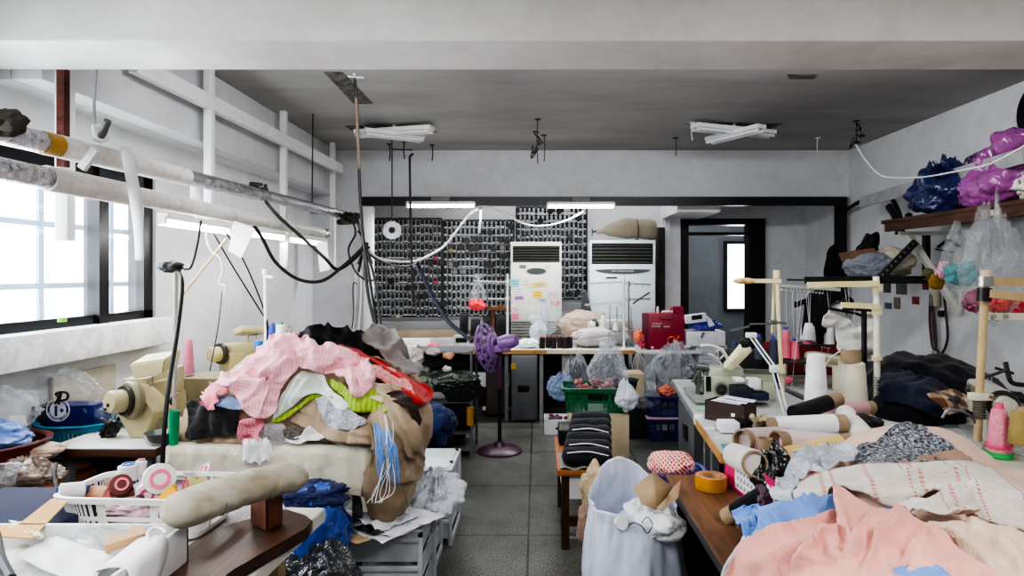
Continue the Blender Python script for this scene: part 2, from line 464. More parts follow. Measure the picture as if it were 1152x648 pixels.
st('floor', MB().bx(-3.4, WR + .2, YF, 12, -.1, 0), FLM)
st('ceiling', MB().bx(-3.4, WR + .2, YF, 12, CE, CE + .1), CEM)
# window wall with opening, sill ledge
wy0, wy1, wz0, wz1 = .7, 4.04, 1.27, 2.17
m = MB(); m.bx(WL - .2, WL, YF, wy0, 0, CE).bx(WL - .2, WL, wy1, 12, 0, CE).bx(WL - .2, WL, wy0, wy1, 0, wz0).bx(WL - .2, WL, wy0, wy1, wz1, CE); st('wall_left', m, PL)
st('trim_1', MB().bx(WL, WL + .1, YF, 4.06, 1.105, 1.27, .01), PEEL)
st('wall_right', MB().bx(WR, WR + .2, YF, 12, 0, CE), PL)
st('wall_rear', MB().bx(-3.4, WR + .2, YF - .1, YF, 0, CE), PL)
st('ceiling_beam', MB().bx(WL, WR, 2.43, 2.78, 2.45, CE, .012), BEAM)
st('ceiling_beam', MB().bx(-2.33, -2.19, 2.78, YH, 2.41, CE, .01).bx(WL, -2.33, 2.78, YH, 2.41, 2.47), PL)
m = MB().bx(WL, WR, YH, YH + .15, 2.38, CE).bx(WL, -1.885, YH, YH + .15, 0, 2.38); st('wall_header', m, PL)
BLK = mat('black_paint', (26, 26, 28), .35, .2, .2)
DK = mat('black_matte', (22, 22, 24), .8)
WPT = mat('white_paint', (226, 227, 228), .45, 0, .05, bump=.08)
STEEL = mat('steel', (165, 166, 168), .32, .9, .1)
# black steel portal under the header
m = MB().bx(-1.90, 3.36, YH - .06, YH, 2.29, 2.385).bx(3.25, 3.36, YH - .06, YH, 0, 2.29); st('trim_2', m, BLK)
st('trim_3', MB().bx(-1.885, -1.79, YH - .04, YH + .06, 0, 2.285, .004), WPT)
for i, z in enumerate((1.9, 1.4)): pass
# back wall with doorway, far room
dx0, dx1, dz = 1.90, 2.82, 2.20
m = MB().bx(-2.45, dx0, YB, YB + .15, 0, CE).bx(dx1, WR, YB, YB + .15, 0, CE).bx(dx0, dx1, YB, YB + .15, dz, CE); st('wall_back', m, PL)
m = MB().bx(dx0 - .07, dx0 + .02, YB - .05, YB + .16, 0, dz + .05).bx(dx1 - .13, dx1 + .07, YB - .05, YB + .16, 0, dz + .05).bx(dx0, dx1, YB - .05, YB + .16, dz - .03, dz + .05)
m.bx(dx0, dx1 - .1, YB, YB + .05, dz - .16, dz - .12); st('door_1', m, BLK)
st('pillar', MB().bx(1.57, 1.80, YB - .12, YB, 0, 2.24).bx(1.60, 1.66, YB - .16, YB - .12, 0, 2.24), WPT)
st('ceiling_beam', MB().bx(1.57, 2.05, YH + .15, YB, 2.24, CE), WPT)
st('trim_4', MB().bx(1.49, 1.57, YB - .3, YB - .1, 0, 2.12), mat('rusty_pipe', (62, 58, 52), .7, .2, .3))
YR = 10.0
GREYW = mat('grey_wall', (120, 124, 128), .8, 0, .1, 2)
fx0, fx1, fz0, fz1 = 3.02, 3.41, 1.0, 2.02
st('wall_far', MB().bx(WL, fx0, YR, YR + .1, 0, CE).bx(fx0, fx1, YR, YR + .1, 0, fz0).bx(fx0, fx1, YR, YR + .1, fz1, CE).bx(fx1, WR + .1, YR, YR + .1, 0, CE), GREYW)
st('wall_partition', MB().bx(1.2, 1.28, YB + .15, YR, 0, CE), GREYW)
SKYM = mat('daylight_pane', (235, 243, 255), .5, 0, 0, emit=5)
m = MB().bx(fx0, fx1, YR + .02, YR + .03, fz0, fz1).build('window_2', SKYM, None, 'structure')
MB().bx(fx0 - .05, fx0, YR - .05, YR, fz0 - .05, fz1 + .05).bx(fx0, fx1, YR - .05, YR, fz0 - .06, fz0).bx(fx0, fx1, YR - .05, YR, fz1, fz1 + .05).build('window_frame', BLK, m)
# near window: frame, sashes, bars outside, glass
m = MB()
for y in (wy0, 2.2, wy1 - .09): m.bx(WL - .12, WL - .02, y, y + .09, wz0, wz1)
m.bx(WL - .12, WL - .02, wy0, wy1, wz0, wz0 + .05).bx(WL - .12, WL - .02, wy0, wy1, wz1 - .09, wz1).bx(WL - .09, WL + .0, 3.52, 3.60, wz0, wz1)
w1 = st('window_1', m, BLK)
GL = mat('window_glass', (235, 245, 250), .05, 0, 0, alpha=.12)
MB().bx(WL - .07, WL - .065, wy0, wy1, wz0, wz1).build('glass_pane', GL, w1)
m = MB()
for y in (1.6, 2.55, 2.95, 3.3, 3.85): m.bx(WL - .18, WL - .165, y, y + .035, wz0, wz1)
for z in (1.47, 1.80): m.bx(WL - .185, WL - .17, wy0, wy1, z, z + .03)
m.build('security_bar', mat('bar_bluegrey', (120, 140, 160), .5), w1)
m = MB().bx(WL - .3, WL - .29, 0, 4.6, 1.15, 2.3)
o = m.build('sky_panel', mat('overcast_light', (236, 243, 250), .5, 0, .06, 3, emit=5), None, 'structure')  # glowing panel added outside the glass as the overcast sky
# hanging posts, rail on the ceiling side
for (px, y0) in ((234, 0), (318.5, 0), (374, 0), (76, 0)):
    Y = 2.10 * F / (VX - px); st('trim_%d' % (5 + int(px) % 97), MB().bx(-2.13, -2.10 + .02, Y, Y + .05, 1.9 if px < 300 else 1.6, CE, .003) if px != 76 else MB().bx(-2.16, -2.10, Y, Y + .05, 1.7, CE, .003), WPT)
m = MB().bar(at(150, 72, 3.3), at(383, 190, 6.5), .05, .09); st('trim_200', m, WPT)
# peeling rust-red post by the window
one(MB().bar(at(71, 78, 2.79), at(71, 188, 2.79), .035, .035), 'timber_post', mat('peeling_red', (84, 42, 34), .8, 0, .5, 20), 'thin peeling rust-red timber post between the beam and the window', 'post')
# ================================================================ ducts, lamps, cables
t = NT('foil'); f = t.noise(30, 5, .8)
t.l(t.ramp(f, [(.3, rgb((60, 61, 66))), (.6, rgb((232, 232, 236)))]), t.b.inputs['Base Color']); t.b.inputs['Metallic'].default_value = .95; t.b.inputs['Roughness'].default_value = .22
t.bump(t.noise(60, 5, .8), .7, .01); FOIL = t.m
WRAP = mat('white_wrap', (214, 211, 206), .45, 0, .14, 10, bump=.4, bs=12)
TAPEY = mat('tape_amber', (176, 132, 44), .35)
RUB = mat('black_cable', (20, 20, 22), .5, 0, .1)
WCB = mat('white_cable', (214, 212, 206), .5, 0, .05)
def duct(p0, p1, r, label, cuts, mats):
    th = thing('insulated_duct', p0, label, 'duct'); d = p1 - p0; L = d.length
    MB().cyl(p0, p1, r * .96, n=24).build('foil_sleeve', FOIL, th)
    for (a, b, kind, rr) in cuts:
        pr = []; k = max(3, int((b - a) * L / .03)); dn = d.normalized()
        rs = []
        u, v = frame(dn)
        for i in range(k + 1):
            s_ = (a + (b - a) * i / k) * L; c = p0 + dn * s_
            rs.append([c + (u * math.cos(q) + v * math.sin(q)) * (r * rr * (1 + .06 * noise.noise(V((s_ * 9, math.cos(q) * 2, math.sin(q) * 2))))) for q in [2 * PI * j / 20 for j in range(20)]])
        MB().rings(rs).build(kind[0], kind[1], th)
    return th
U0, U1 = at(-70, 132, 1.95), at(388, 242, 6.0)
L0, L1 = at(-70, 176, 1.95), at(366, 263, 5.3)
duct(U0, U1, .043, 'upper silver foil-wrapped duct hung under the beam beside the window', [(.10, .118, ('tape_band', TAPEY), 1.05), (.118, .335, ('cloth_wrap', WRAP), 1.06)], None)
duct(L0, L1, .043, 'lower duct wrapped mostly in white film, hung below the foil one', [(.125, .27, ('cloth_wrap', WRAP), 1.16), (.27, .97, ('film_wrap', WRAP), 1.0)], None)
# ring + rod hanger at (120,150)
th = thing('duct_hanger', at(118, 150, 2.75), 'white ring clamp with a grey stub tying the two ducts to the ceiling rod', 'hanger')
MB().tube([at(109, 70, 2.78), at(106, 110, 2.76), at(107, 160, 2.74)], .006).build('hanger_rod', STEEL, th)
MB().cyl(at(112, 158, 2.60), at(121, 136, 2.55), .014).build('pipe_stub', mat('stub_grey', (92, 92, 92), .5), th)
MB().tube([at(105, 142, 2.6), at(108, 155, 2.55), at(118, 158, 2.55), at(123, 149, 2.6), at(115, 141, 2.65), at(105, 142, 2.6)], .0075).build('ring', WPT, th)
MB().bar(at(92, 190, 2.5), at(108, 168, 2.5), .02, .03).build('bracket', WPT, th)
# paper/tape strips
STRIP = mat('white_strip', (222, 222, 224), .6, 0, .05)
def strip(pts, w, label, Y0=None):
    """pts: world centre line; ribbon of width w along Y-ish"""
    pts = spline([V(p) for p in pts], 6); m = MB(); k = len(pts)
    m.grid(lambda u, v: pts[int(u * (k - 1) + .5)] + V(((v - .5) * w, (v - .5) * w * .3 * math.sin(u * 5), 0)), k - 1, 2)
    return one(m, 'hanging_strip', STRIP, label, 'strip', solid=.001)
strip([at(141, 165, 2.62), at(150, 210, 2.64), at(155, 250, 2.66), at(157, 293, 2.68)], .045, 'long white tape strip dangling from the foil duct by the window')
strip([at(220, 208, 3.5), at(222, 230, 3.5), at(224, 246, 3.5)], .06, 'short white cloth strip tied around the ducts behind the long strip')
m = MB(); A = [at(263, 248, 3.6), at(287, 258, 3.6), at(271, 291, 3.6), at(257, 282, 3.6)]
one(m.prism(A, (0, .004, 0)), 'paper_sheet', STRIP, 'white paper sheet clipped under the tube lamp', 'paper')
one(MB().prism([at(356, 272, 4.9), at(368, 272, 4.9), at(371, 303, 4.9), at(360, 306, 4.9)], (0, .004, 0)), 'paper_sheet', STRIP, 'narrow white paper slip hanging by the far end of the tube lamps', 'paper')
# tube lamps under the ducts
TUBE = mat('lit_tube', (255, 253, 248), .4, 0, 0, emit=30)
LB = mat('lamp_body', (225, 226, 228), .4, 0, .04)
def tubelamp(p0, p1, label, group=None, hood=.035):
    th = thing('tube_lamp', (p0 + p1) / 2, label, 'lamp', group); d = (p1 - p0).normalized()
    MB().cyl(p0, p1, .014, n=12).build('tube', TUBE, th)
    MB().bar(p0 - d * .01 + V((0, 0, .035)), p1 + d * .01 + V((0, 0, .035)), .05, .03).build('lamp_housing', LB, th)
    MB().bar(p0 - d * .02 + V((0, 0, .01)), p0 + V((0, 0, .01)), .035, .05).bar(p1 + V((0, 0, .01)), p1 + d * .02 + V((0, 0, .01)), .035, .05).build('lamp_holder', LB, th); return th
g = 'tube lamps in a row below the ducts'
for a, b, ll in (((184, 251, 3.2), (255, 261, 3.95), 'lit white tube lamp beside the window in the row under the ducts'), ((262, 262, 4.05), (318, 268, 4.85), 'lit white tube lamp in the middle of the row under the ducts'), ((324, 270, 4.95), (364, 275, 5.8), 'lit white tube lamp at the far end of the row under the ducts')):
    tubelamp(at(*a), at(*b), ll, g)
g = 'tube lamps fixed to the black portal beam'
for a, b, ll in (((459, 232), (533, 232), 'lit tube lamp on the black beam, the one above the white tape disc'), ((617, 232.5), (690, 232.5), 'lit tube lamp on the black beam above the cooling units')):
    th = tubelamp(at(*a, 6.74), at(*b, 6.74), ll, g)
    c = (at(*a, 6.76) + at(*b, 6.76)) / 2
    MB().box(c + V((0, .0, .075)), (.2, .08, .05), bev=.01).build('ballast_box', mat('ballast', (120, 120, 116), .5), th)
    MB().prism([c + V((-.08, 0, .05)), c + V((.08, 0, .05)), c + V((.12, 0, .015)), c + V((-.12, 0, .015))], (0, .03, 0)).build('reflector', WPT, th)
# crossed unlit ceiling fluorescents
def crosslamp(px, py, w, ang, label):
    Y = (CE - .07 - H) * F / (VY - py); c = at(px, py, Y); th = thing('cross_lamp', c + V((0, 0, .06)), label, 'lamp', 'crossed unlit tube lamps on the ceiling')
    for s_, (a, L, dz) in enumerate(((ang[0], ang[2], 0), (ang[1], ang[3], -.035))):
        d = V((math.cos(a), math.sin(a), 0)) * L / 2
        MB().bar(c - d + V((0, 0, dz + .02)), c + d + V((0, 0, dz + .02)), .11, .035).build('lamp_housing', LB, th)
        n_ = V((-d.y, d.x, 0)).normalized() * .035
        for q in (-1, 1): MB().cyl(c - d * .97 + n_ * q + V((0, 0, dz - .012)), c + d * .97 + n_ * q + V((0, 0, dz - .012)), .014, n=10).build('tube', LB, th)
        MB().box(c + V((.1 if s_ else -.2, 0, dz + .045)), (.1, .08, .03), rz=a).build('mount', mat('mount_dark', (70, 70, 70), .7), th)
    MB().cyl(c + V((0, 0, .02)), c + V((0, 0, .07)), .02).build('stem', STEEL, th)
crosslamp(443, 149, 0, (-.25, .55, .75, .55), 'white crossed unlit tube lamps on the ceiling near the tall pole')
crosslamp(826, 148, 0, (.35, -1.05, .85, .62), 'white crossed unlit tube lamps on the ceiling between two wire hooks')
# dirty ceiling patches
for i, (P, l) in enumerate((([(364, 81), (385, 81), (420, 117), (398, 117)], 'grimy ceiling vent patch beside the top of the tall pole'), ([(388, 142), (478, 141), (492, 149), (400, 150)], 'dark square ceiling patch above the crossed lamp near the pole'), ([(770, 140), (800, 138), (880, 139), (865, 146)], 'dark square ceiling patch above the crossed lamp between wire hooks'), ([(886, 84), (920, 84), (916, 89), (888, 89)], 'small dirty ceiling vent close to the front beam'))):
    Z = CE - .004; q = [on(a, b, Z) for a, b in P]
    th = one(MB().prism(q, (0, 0, .003)), 'ceiling_patch', mat('patch%d' % (i % 2), (88, 86, 82) if i % 2 else (98, 94, 90), .9, 0, .6, 14), l, 'ceiling patch')
# hanging rods and hooks
def rod(pts, r, label, name='hanging_rod', m=RUB, cat='rod', foot=None, group=None):
    th = one(MB().tube(pts, r), name, m, label, cat, group); return th
rod([on(352, 128, CE), at(351, 240, 5.3)], .006, 'thin dark rod hanging from the ceiling beside the window-side beam')
rod([at(350, 239, 5.32), at(353, 239, 5.28), at(358, 239.5, 5.28)], .01, 'little black T-foot at the end of the thin dark rod', 'rod_foot')
rod([on(441, 142, CE), at(441, 258, 5.9)], .006, 'straight thin rod from the crossed lamp down to the white tape disc')
rod([at(465, 173, 5.9), at(461.5, 176, 5.9), at(461, 185, 5.9), at(462, 250, 5.9), at(464, 320, 5.9), at(466, 345, 5.9)], .011, 'black hooked pipe hanging in front of the header wall')
P = lambda *a: [at(x, y, Y) for x, y, Y in a]
rod(P((441, 168, 5.9), (452, 168.5, 5.9), (464, 168.5, 5.9)), .006, 'short horizontal wire between the two hanging rods')
for i, (x, y0, y1, l) in enumerate(((438, 162, 181, 'short black hook bolt between the tall pole and the hooked pipe'), (455, 159, 179, 'short black hook bolt between the two hanging rods'), (486, 163, 181, 'short black hook bolt standing apart beyond the hooked pipe'), (605, 134, 184, 'frayed black wire bunch hanging from the middle of the ceiling'), (612, 152, 182, 'thin loose wire end beside the frayed wire bunch'), (779, 138, 158, 'pale hook wire at the end of the crossed lamp between wire hooks'), (760, 155, 176, 'short black hook wire in front of the crossed lamp'), (920, 155, 172, 'small pale ceiling hook close to the wall corner'), (963, 136, 165, 'tangled wire hook on the ceiling above the cable to the shelf'))):
    Y = min(1.35 * F / (VY - y0), 6.78); a = at(x, y0, Y); b = at(x, y1, Y)
    m = MB().tube([a, a.lerp(b, .5) + V((.008 * (-1) ** i, 0, 0)), b], .006 if i < 3 else .004)
    m.lathe([(.03, 0), (.028, .006), (.006, .012)], a + V((0, 0, -.006)), n=10)
    if i in (3, 8):
        for k in range(6):
            q = a.lerp(b, RND.uniform(.35, 1)); m.tube([q, q + V((RND.uniform(-.06, .06), RND.uniform(-.05, .05), RND.uniform(-.09, .07))), q + V((RND.uniform(-.05, .05), RND.uniform(-.05, .05), RND.uniform(-.05, .05)))], .006)
    one(m, 'ceiling_hook', RUB if i not in (5, 7) else WPT, l, 'hook')
# tall pole with white cross on the ceiling
th = thing('tall_pole', at(434, 432, 4.3), 'tall dark pole leaning from the worktable to the ceiling with a white cross tip', 'pole')
MB().tube([on(399, 88, CE - .01), at(402, 130, 4.33), at(407, 250, 4.3), at(420, 340, 4.3), at(433, 425, 4.3)], (.010, .010), n=8).build('pole', RUB, th)
c = on(399.5, 86, CE - .008); MB().bar(c + V((-.05, 0, 0)), c + V((.05, .03, 0)), .015, .008).bar(c + V((.01, -.06, 0)), c + V((-.01, .06, 0)), .015, .008).build('cross_tip', WPT, th)
MB().cyl(at(400, 95, 4.33), at(404, 190, 4.31), .011, n=10).build('pale_sleeve', mat('sleeve_brown', (120, 100, 88), .6), th)
# white tape reel disc
c = at(441, 259, 5.86); th = thing('tape_reel', c, 'white tape reel disc hanging in front of the spool grid', 'reel')
MB().lathe([(.085, -.006), (.085, .006), (.03, .006), (.03, -.006)], c, (0, 1, 0), 36, cap=False).build('disc', mat('reel_white', (215, 218, 222), .4), th)
MB().lathe([(.03, -.012), (.03, .012), (.0, .012)], c, (0, 1, 0), 20).build('hub', BLK, th)
# cables
def cable(pts, r, m, label, name='cable', group=None): return one(MB().tube(P(*pts), r, n=7), name, m, label, 'cable', group)
cable([(288, 212, 4.3), (310, 240, 4.3), (345, 272, 4.4), (365, 290, 4.4), (380, 303, 4.5), (400, 290, 4.6), (408, 278, 4.7)], .012, RUB, 'thick black cable looping down from the foil duct to the pole bundle')
cable([(283, 250, 4.0), (295, 268, 4.1), (310, 295, 4.2), (335, 314, 4.3), (362, 316, 4.4), (385, 300, 4.5), (408, 279, 4.6)], .012, RUB, 'lower thick black cable sagging from the white duct to the pole bundle')
cable([(395, 245, 5.5), (400, 262, 5.0), (392, 280, 4.8), (397, 300, 4.8), (404, 310, 4.7), (415, 316, 4.7), (425, 313, 4.7)], .008, RUB, 'thin black cable curling beside the pole bundle')
cable([(400, 240, 5.5), (406, 262, 4.9), (409, 279, 4.7), (414, 330, 4.6), (424, 375, 4.5), (432, 418, 4.4)], .012, RUB, 'black cable dropping along the tall pole towards the clothes pile')
cable([(409, 279, 4.7), (418, 300, 4.6), (424, 330, 4.55), (428, 365, 4.5), (434, 420, 4.4)], .010, RUB, 'second black cable dropping along the tall pole')
cable([(410, 276, 4.7), (424, 290, 5.2), (445, 294, 5.8), (470, 293, 6.2), (497, 279, 6.5), (512, 262, 6.6), (527, 243, 6.65), (540, 232, 6.7)], .012, WCB, 'white cable swooping from the pole bundle up to the black beam')
cable([(542, 232, 6.75), (552, 233, 6.75), (568, 240, 6.75), (590, 252, 6.75), (615, 254, 6.75), (640, 247, 6.75), (656, 238, 6.75)], .010, WCB, 'thin white cable sagging under the black beam between the lamps')
cable([(541, 233, 6.74), (540.5, 250, 6.74), (539, 262, 6.74)], .012, mat('blue_grey_cable', (140, 150, 170), .5), 'short grey plug lead hanging from the black beam')
cable([(410, 281, 4.7), (425, 292, 5.0), (450, 300, 5.6), (472, 296, 6.0)], .009, RUB, 'thin black cable running from the bundle towards the hooked pipe')
cable([(470, 296, 5.9), (480, 320, 5.8), (492, 343, 5.7), (505, 362, 5.6), (520, 375, 5.55), (531, 384, 5.5)], .018, mat('navy_hose', (28, 34, 60), .5), 'dark navy hose drooping from the hooked pipe to the fan head')
c = at(409, 279, 4.7)
m = MB()
for k in range(7): m.tube([c + V((RND.uniform(-.05, .05), RND.uniform(-.03, .03), -.12 + .05 * k)), c + V((0, 0, .01 * k)), c + V((RND.uniform(-.07, .07), 0, .12 - .06 * k))], .011)
one(m, 'cable_knot', RUB, 'black taped knot of cables at the tall pole', 'cable knot')
m = MB(); c = at(392, 246, 5.8)
for k in range(9): m.tube([c + V((RND.uniform(-.09, .09), RND.uniform(-.06, .06), RND.uniform(-.05, .06))) for _ in range(4)], .012)
one(m, 'duct_valve', mat('valve_dark', (60, 56, 50), .5, .5), 'dark tangled valve fitting at the far end of the ducts', 'valve')
m = MB(); c = at(291, 213, 4.3)
for k in range(6): m.tube([c + V((RND.uniform(-.06, .06), RND.uniform(-.04, .04), RND.uniform(-.035, .04))) for _ in range(3)], .012)
one(m, 'cable_clamp', mat('valve_dark'if 0 else 'clamp_dark', (50, 48, 46), .5, .4), 'dark clamp where the upper cable leaves the foil duct', 'clamp')
m = MB(); c = at(283, 247, 4.0)
for k in range(5): m.tube([c + V((RND.uniform(-.04, .04), RND.uniform(-.03, .03), RND.uniform(-.03, .035))) for _ in range(3)], .012)
one(m, 'cable_clamp', _M['clamp_dark'], 'dark clamp where the lower cable leaves the white duct', 'clamp')
m = MB(); c = at(6, 138, 2.05)
m.blob(c, (.06, .05, .045), .3, 6, 3, 3); one(m, 'cloth_knot', mat('knot', (70, 66, 60), .8, 0, .3), 'grey rag knotted around the foil duct near the window', 'rag')
cable([(-20, 176, 2.5), (40, 192, 2.8), (75, 199, 3.0), (110, 203, 3.2), (160, 218, 3.5)], .02, mat('brown_strip', (66, 46, 38), .7), 'dark brown batten running under the white duct', 'batten')
# lines above the machines
cable([(226, 248, 3.2), (222, 275, 3.2), (215, 300, 3.2), (207, 303, 3.2)], .006, RUB, 'thin black lead from the tube lamp to the pole clip')
cable([(234, 252, 3.5), (232, 268, 3.5), (238, 283, 3.5), (247, 290, 3.5), (250, 305, 3.5), (246, 318, 3.5), (254, 322, 3.5), (251, 334, 3.5)], .004, WCB, 'white twisted wire dangling under the tube lamp')
cable([(250, 328, 3.7), (245, 370, 3.7), (236, 418, 3.7)], .003, RUB, 'thin thread line rising from the table to the twisted wire')
cable([(240, 262, 3.8), (262, 300, 3.9), (290, 345, 4.0), (298, 358, 4.0)], .005, RUB, 'thin black line slanting to the white stand mast')
cable([(252, 258, 3.8), (275, 295, 3.9), (294, 340, 4.0), (298, 358, 4.0)], .005, RUB, 'second thin black line slanting to the white stand mast')
cable([(298, 352, 4.0), (301, 372, 4.0), (300, 388, 4.0)], .01, RUB, 'short black lead bound to the white stand mast')
cable([(255, 268, 3.7), (238, 290, 3.75), (205, 332, 3.8)], .008, mat('tan_string', (190, 165, 130), .8), 'tan cord slanting down behind the pole')
for x, l in ((399, 'white cable running down the wall near the corner'), (405, 'second white cable running down the wall near the corner')):
    cable([(x, 300, 6.8), (x + 1, 330, 6.8), (x - 2, 372, 6.8)], .009, WCB, l)
cable([(402, 320, 6.7), (398, 318, 6.7), (397, 330, 6.7), (398, 350, 6.7), (396, 370, 6.7)], .006, RUB, 'black coiled wire hanging by the wall corner')
# cables on the right
cable([(963, 163, 4.9), (972, 178, 4.8), (990, 197, 4.6), (1012, 200, 4.4), (1040, 199, 4.0), (1080, 192, 3.6), (1115, 184, 3.2), (1160, 160, 2.9)], .005, WCB, 'thin wire swagged from the ceiling hook over the bags on the shelf')
cable([(951, 237, 6.75), (965, 228, 6.4), (982, 220, 6.1), (996, 219, 5.9), (1005, 226, 5.8), (1011, 238, 5.7), (1014, 250, 5.6)], .02, RUB, 'thick black hose arching from the black post to the wall shelf')
one(MB().bar(at(968, 228, 6.0), at(1152, 175, 3.85), .02, .10), 'wall_conduit', mat('trunk_grey', (160, 160, 162), .6), 'pale cable trunking sloping along the wall above the shelf', 'trunking')
# ================================================================ protos
BEI = mat('machine_beige', (180, 170, 130), .42, 0, .06, bump=.05); BEI2 = mat('machine_beige_dark', (132, 126, 98), .45, 0, .08)
GRN = mat('machine_greenish', (176, 180, 160), .42, 0, .06, bump=.05)
TW = mat('table_white', (214, 214, 208), .4, 0, .08, 5); BRE = wood('edge_brown', (92, 54, 34), (62, 34, 22), .5, 0); ALU = mat('aluminium', (178, 180, 184), .35, .6, .08)
GRY = mat('grey_panel', (112, 115, 118), .5, 0, .1); PLY = wood('plywood_edge', (206, 160, 98), (170, 120, 66), .5, 0)
WALN = wood('walnut', (120, 78, 48), (66, 38, 22), .45, 1, 3)
TAN = mat('cone_paper', (168, 148, 118), .8, 0, .08)
def machine(name, loc, rz, label, body=BEI, flap=True, s=1.0, group='industrial sewing machines'):
    """local frame: bed along x, handwheel at +x end, needle at -x end"""
    th = thing(name, (0, 0, 0), label, 'sewing machine', group)
    MB().box((0, 0, .012), (.50, .18, .024), bev=.004).build('bed', mat('bed_plate', (170, 172, 166), .35, .3, .1), th)
    m = MB().box((.15, 0, .13), (.13, .13, .22), bev=.02).box((-.01, 0, .25), (.42, .115, .10), bev=.02)
    m.box((-.19, 0, .20), (.075, .10, .18), bev=.015); m.build('arm', body, th)
    MB().box((.0, -.061, .255), (.30, .006, .055), bev=.002).build('side_panel', BEI2, th)
    MB().box((-.23, 0, .2), (.008, .085, .15), bev=.003).build('face_plate', ALU, th)
    m = MB().lathe([(.0, 0), (.045, 0), (.072, .006), (.075, .02), (.07, .034), (.045, .036)], (.222, 0, .235), (1, 0, 0), 28); m.build('handwheel', mat('wheel_dark', (58, 56, 52), .4, .3), th)
    m = MB().lathe([(.052, 0), (.052, .05), (.046, .06), (0.0, .061)], (.255, 0, .235), (1, 0, 0), 28).box((.29, -.0, .235), (.055, .06, .075), bev=.012); m.build('motor_cap', body, th)
    MB().cyl((-.19, 0, .12), (-.19, 0, .03), .006).box((-.19, 0, .032), (.03, .02, .006)).cyl((-.205, .012, .12), (-.205, .012, .05), .004).build('needle_bar', STEEL, th)
    MB().lathe([(.022, 0), (.022, .015), (.016, .02), (0, .02)], (-.12, -.062, .25), (0, -1, 0), 20).build('stitch_dial', mat('dial', (60, 60, 60), .4), th)
    MB().cyl((-.1, .02, .3), (-.1, .02, .35), .003).cyl((-.03, .02, .3), (-.03, .02, .34), .003).box((-.06, .02, .345), (.1, .012, .006)).build('thread_guide', STEEL, th)
    if flap: MB().box((.02, .01, .375), (.20, .10, .045), bev=.008, rx=.35, ry=-.12).cyl((.02, .0, .30), (.02, .0, .35), .006).build('top_cover', body, th)
    th.location = loc; th.rotation_euler.z = rz; th.scale = (s, s, s); return th
CM = {}
def cone(loc, label, col, h=.17, r=.04, r1=None, tip=None, base=None, group=None, rot=None, name='thread_cone', cat='thread cone', fab=None):
    """thread wound on a paper cone"""
    loc = V(loc); th = thing(name, loc, label, cat, group); r1 = r * .68 if r1 is None else r1
    k = 'thread_%d_%d_%d' % col
    m = fab or CM.get(k) or CM.setdefault(k, windmat(k, col))
    MB().lathe([(r * .5, h * .02), (r * .96, h * .02), (r, h * .06), ((r + r1) / 2 * 1.01, h * .5), (r1, h * .92), (r1 * .8, h * .95), (r1 * .4, h * .95)], loc, n=22).build('thread', m, th)
    MB().lathe([(r * .55, 0), (r * .6, .003), (r1 * .55, h * 1.06), (r1 * .38, h * 1.06), (r1 * .36, h)], loc, n=18).build('core', tip or TAN, th)
    if base: MB().lathe([(r * .9, 0), (r * 1.05, 0), (r * 1.05, h * .1), (r * .9, h * .11)], loc, n=22).build('base_ring', base, th)
    if rot: th.rotation_euler = rot
    return th
def windmat(name, c):
    t = NT(name); x = t.sep(); s_ = t.math('SINE', t.math('ADD', t.math('MULTIPLY', x[2], 1600), t.math('MULTIPLY', x[0], 400)))
    t.l(t.ramp(t.noise(12, 3), [(.3, tuple(q * .82 for q in rgb(c)[:3]) + (1,)), (.6, rgb(c))]), t.b.inputs['Base Color']); t.b.inputs['Roughness'].default_value = .75
    t.bump(s_, .25, .002); return t.m
def legs(th, x0, x1, y0, y1, z, w=.035, m=None, ins=.05):
    for x in (x0 + ins, x1 - ins):
        for y in (y0 + ins, y1 - ins): MB().bx(x - w / 2, x + w / 2, y - w / 2, y + w / 2, 0, z).build('leg', m or GRY, th)
def table(name, x0, x1, y0, y1, z, label, top=None, edge=None, th_=.035, legm=None, ins=.06, cat='table'):
    th = thing(name, ((x0 + x1) / 2, (y0 + y1) / 2, 0), label, cat)
    MB().bx(x0, x1, y0, y1, z - .004, z, .001).build('tabletop', top or TW, th)
    MB().bx(x0, x1, y0, y1, z - th_ - .004, z - .004, .003).build('edge_board', edge or BRE, th)
    legs(th, x0, x1, y0, y1, z - th_ - .004, m=legm, ins=ins); return th
def lattice_basket(name, c, sx, sy, h, m, label, rz=0, group=None, taper=.86, cat='basket', bars=9):
    """rectangular plastic basket: rim, slatted sides, base"""
    th = thing(name, c, label, cat, group); c = V(c); k = taper
    def ring(z, f, n=28, r=.25):
        out = []
        for i in range(n):
            a = 2 * PI * (i + .5) / n; ca, sa = math.cos(a), math.sin(a); e = .28
            out.append(c + V((math.copysign(abs(ca) ** e, ca) * sx / 2 * f, math.copysign(abs(sa) ** e, sa) * sy / 2 * f, z)))
        return out
    MB().rings([ring(h * .86, 1.0), ring(h * .86, 1.05), ring(h, 1.07), ring(h * 1.01, 1.0), ring(h * .9, .98)], cap=False).build('rim', m, th)
    MB().rings([ring(0, k), ring(.012, k), ring(.012, k * .97)], cap=True).build('base', m, th)
    m2 = MB(); lo, hi = ring(.0, k, 200), ring(h * .9, .985, 200)
    for i in range(0, 200, 2):
        a, b, q, r_ = lo[i], lo[(i + 1) % 200], hi[(i + 1) % 200], hi[i]
        m2.rings([[a, b, b + (c - b) * .006, a + (c - a) * .006], [r_, q, q + (c - q) * .006, r_ + (c - r_) * .006]])
    for z in (.0, .42): 
        f = k + (1 - k) * z; m2.rings([ring(h * z, f * 1.002, 60), ring(h * z + h * .1, f * 1.004, 60), ring(h * z + h * .1, f * .985, 60), ring(h * z, f * .985, 60)], cap=False)
    m2.build('slatted_side', m, th); th.rotation_euler.z = rz; return th
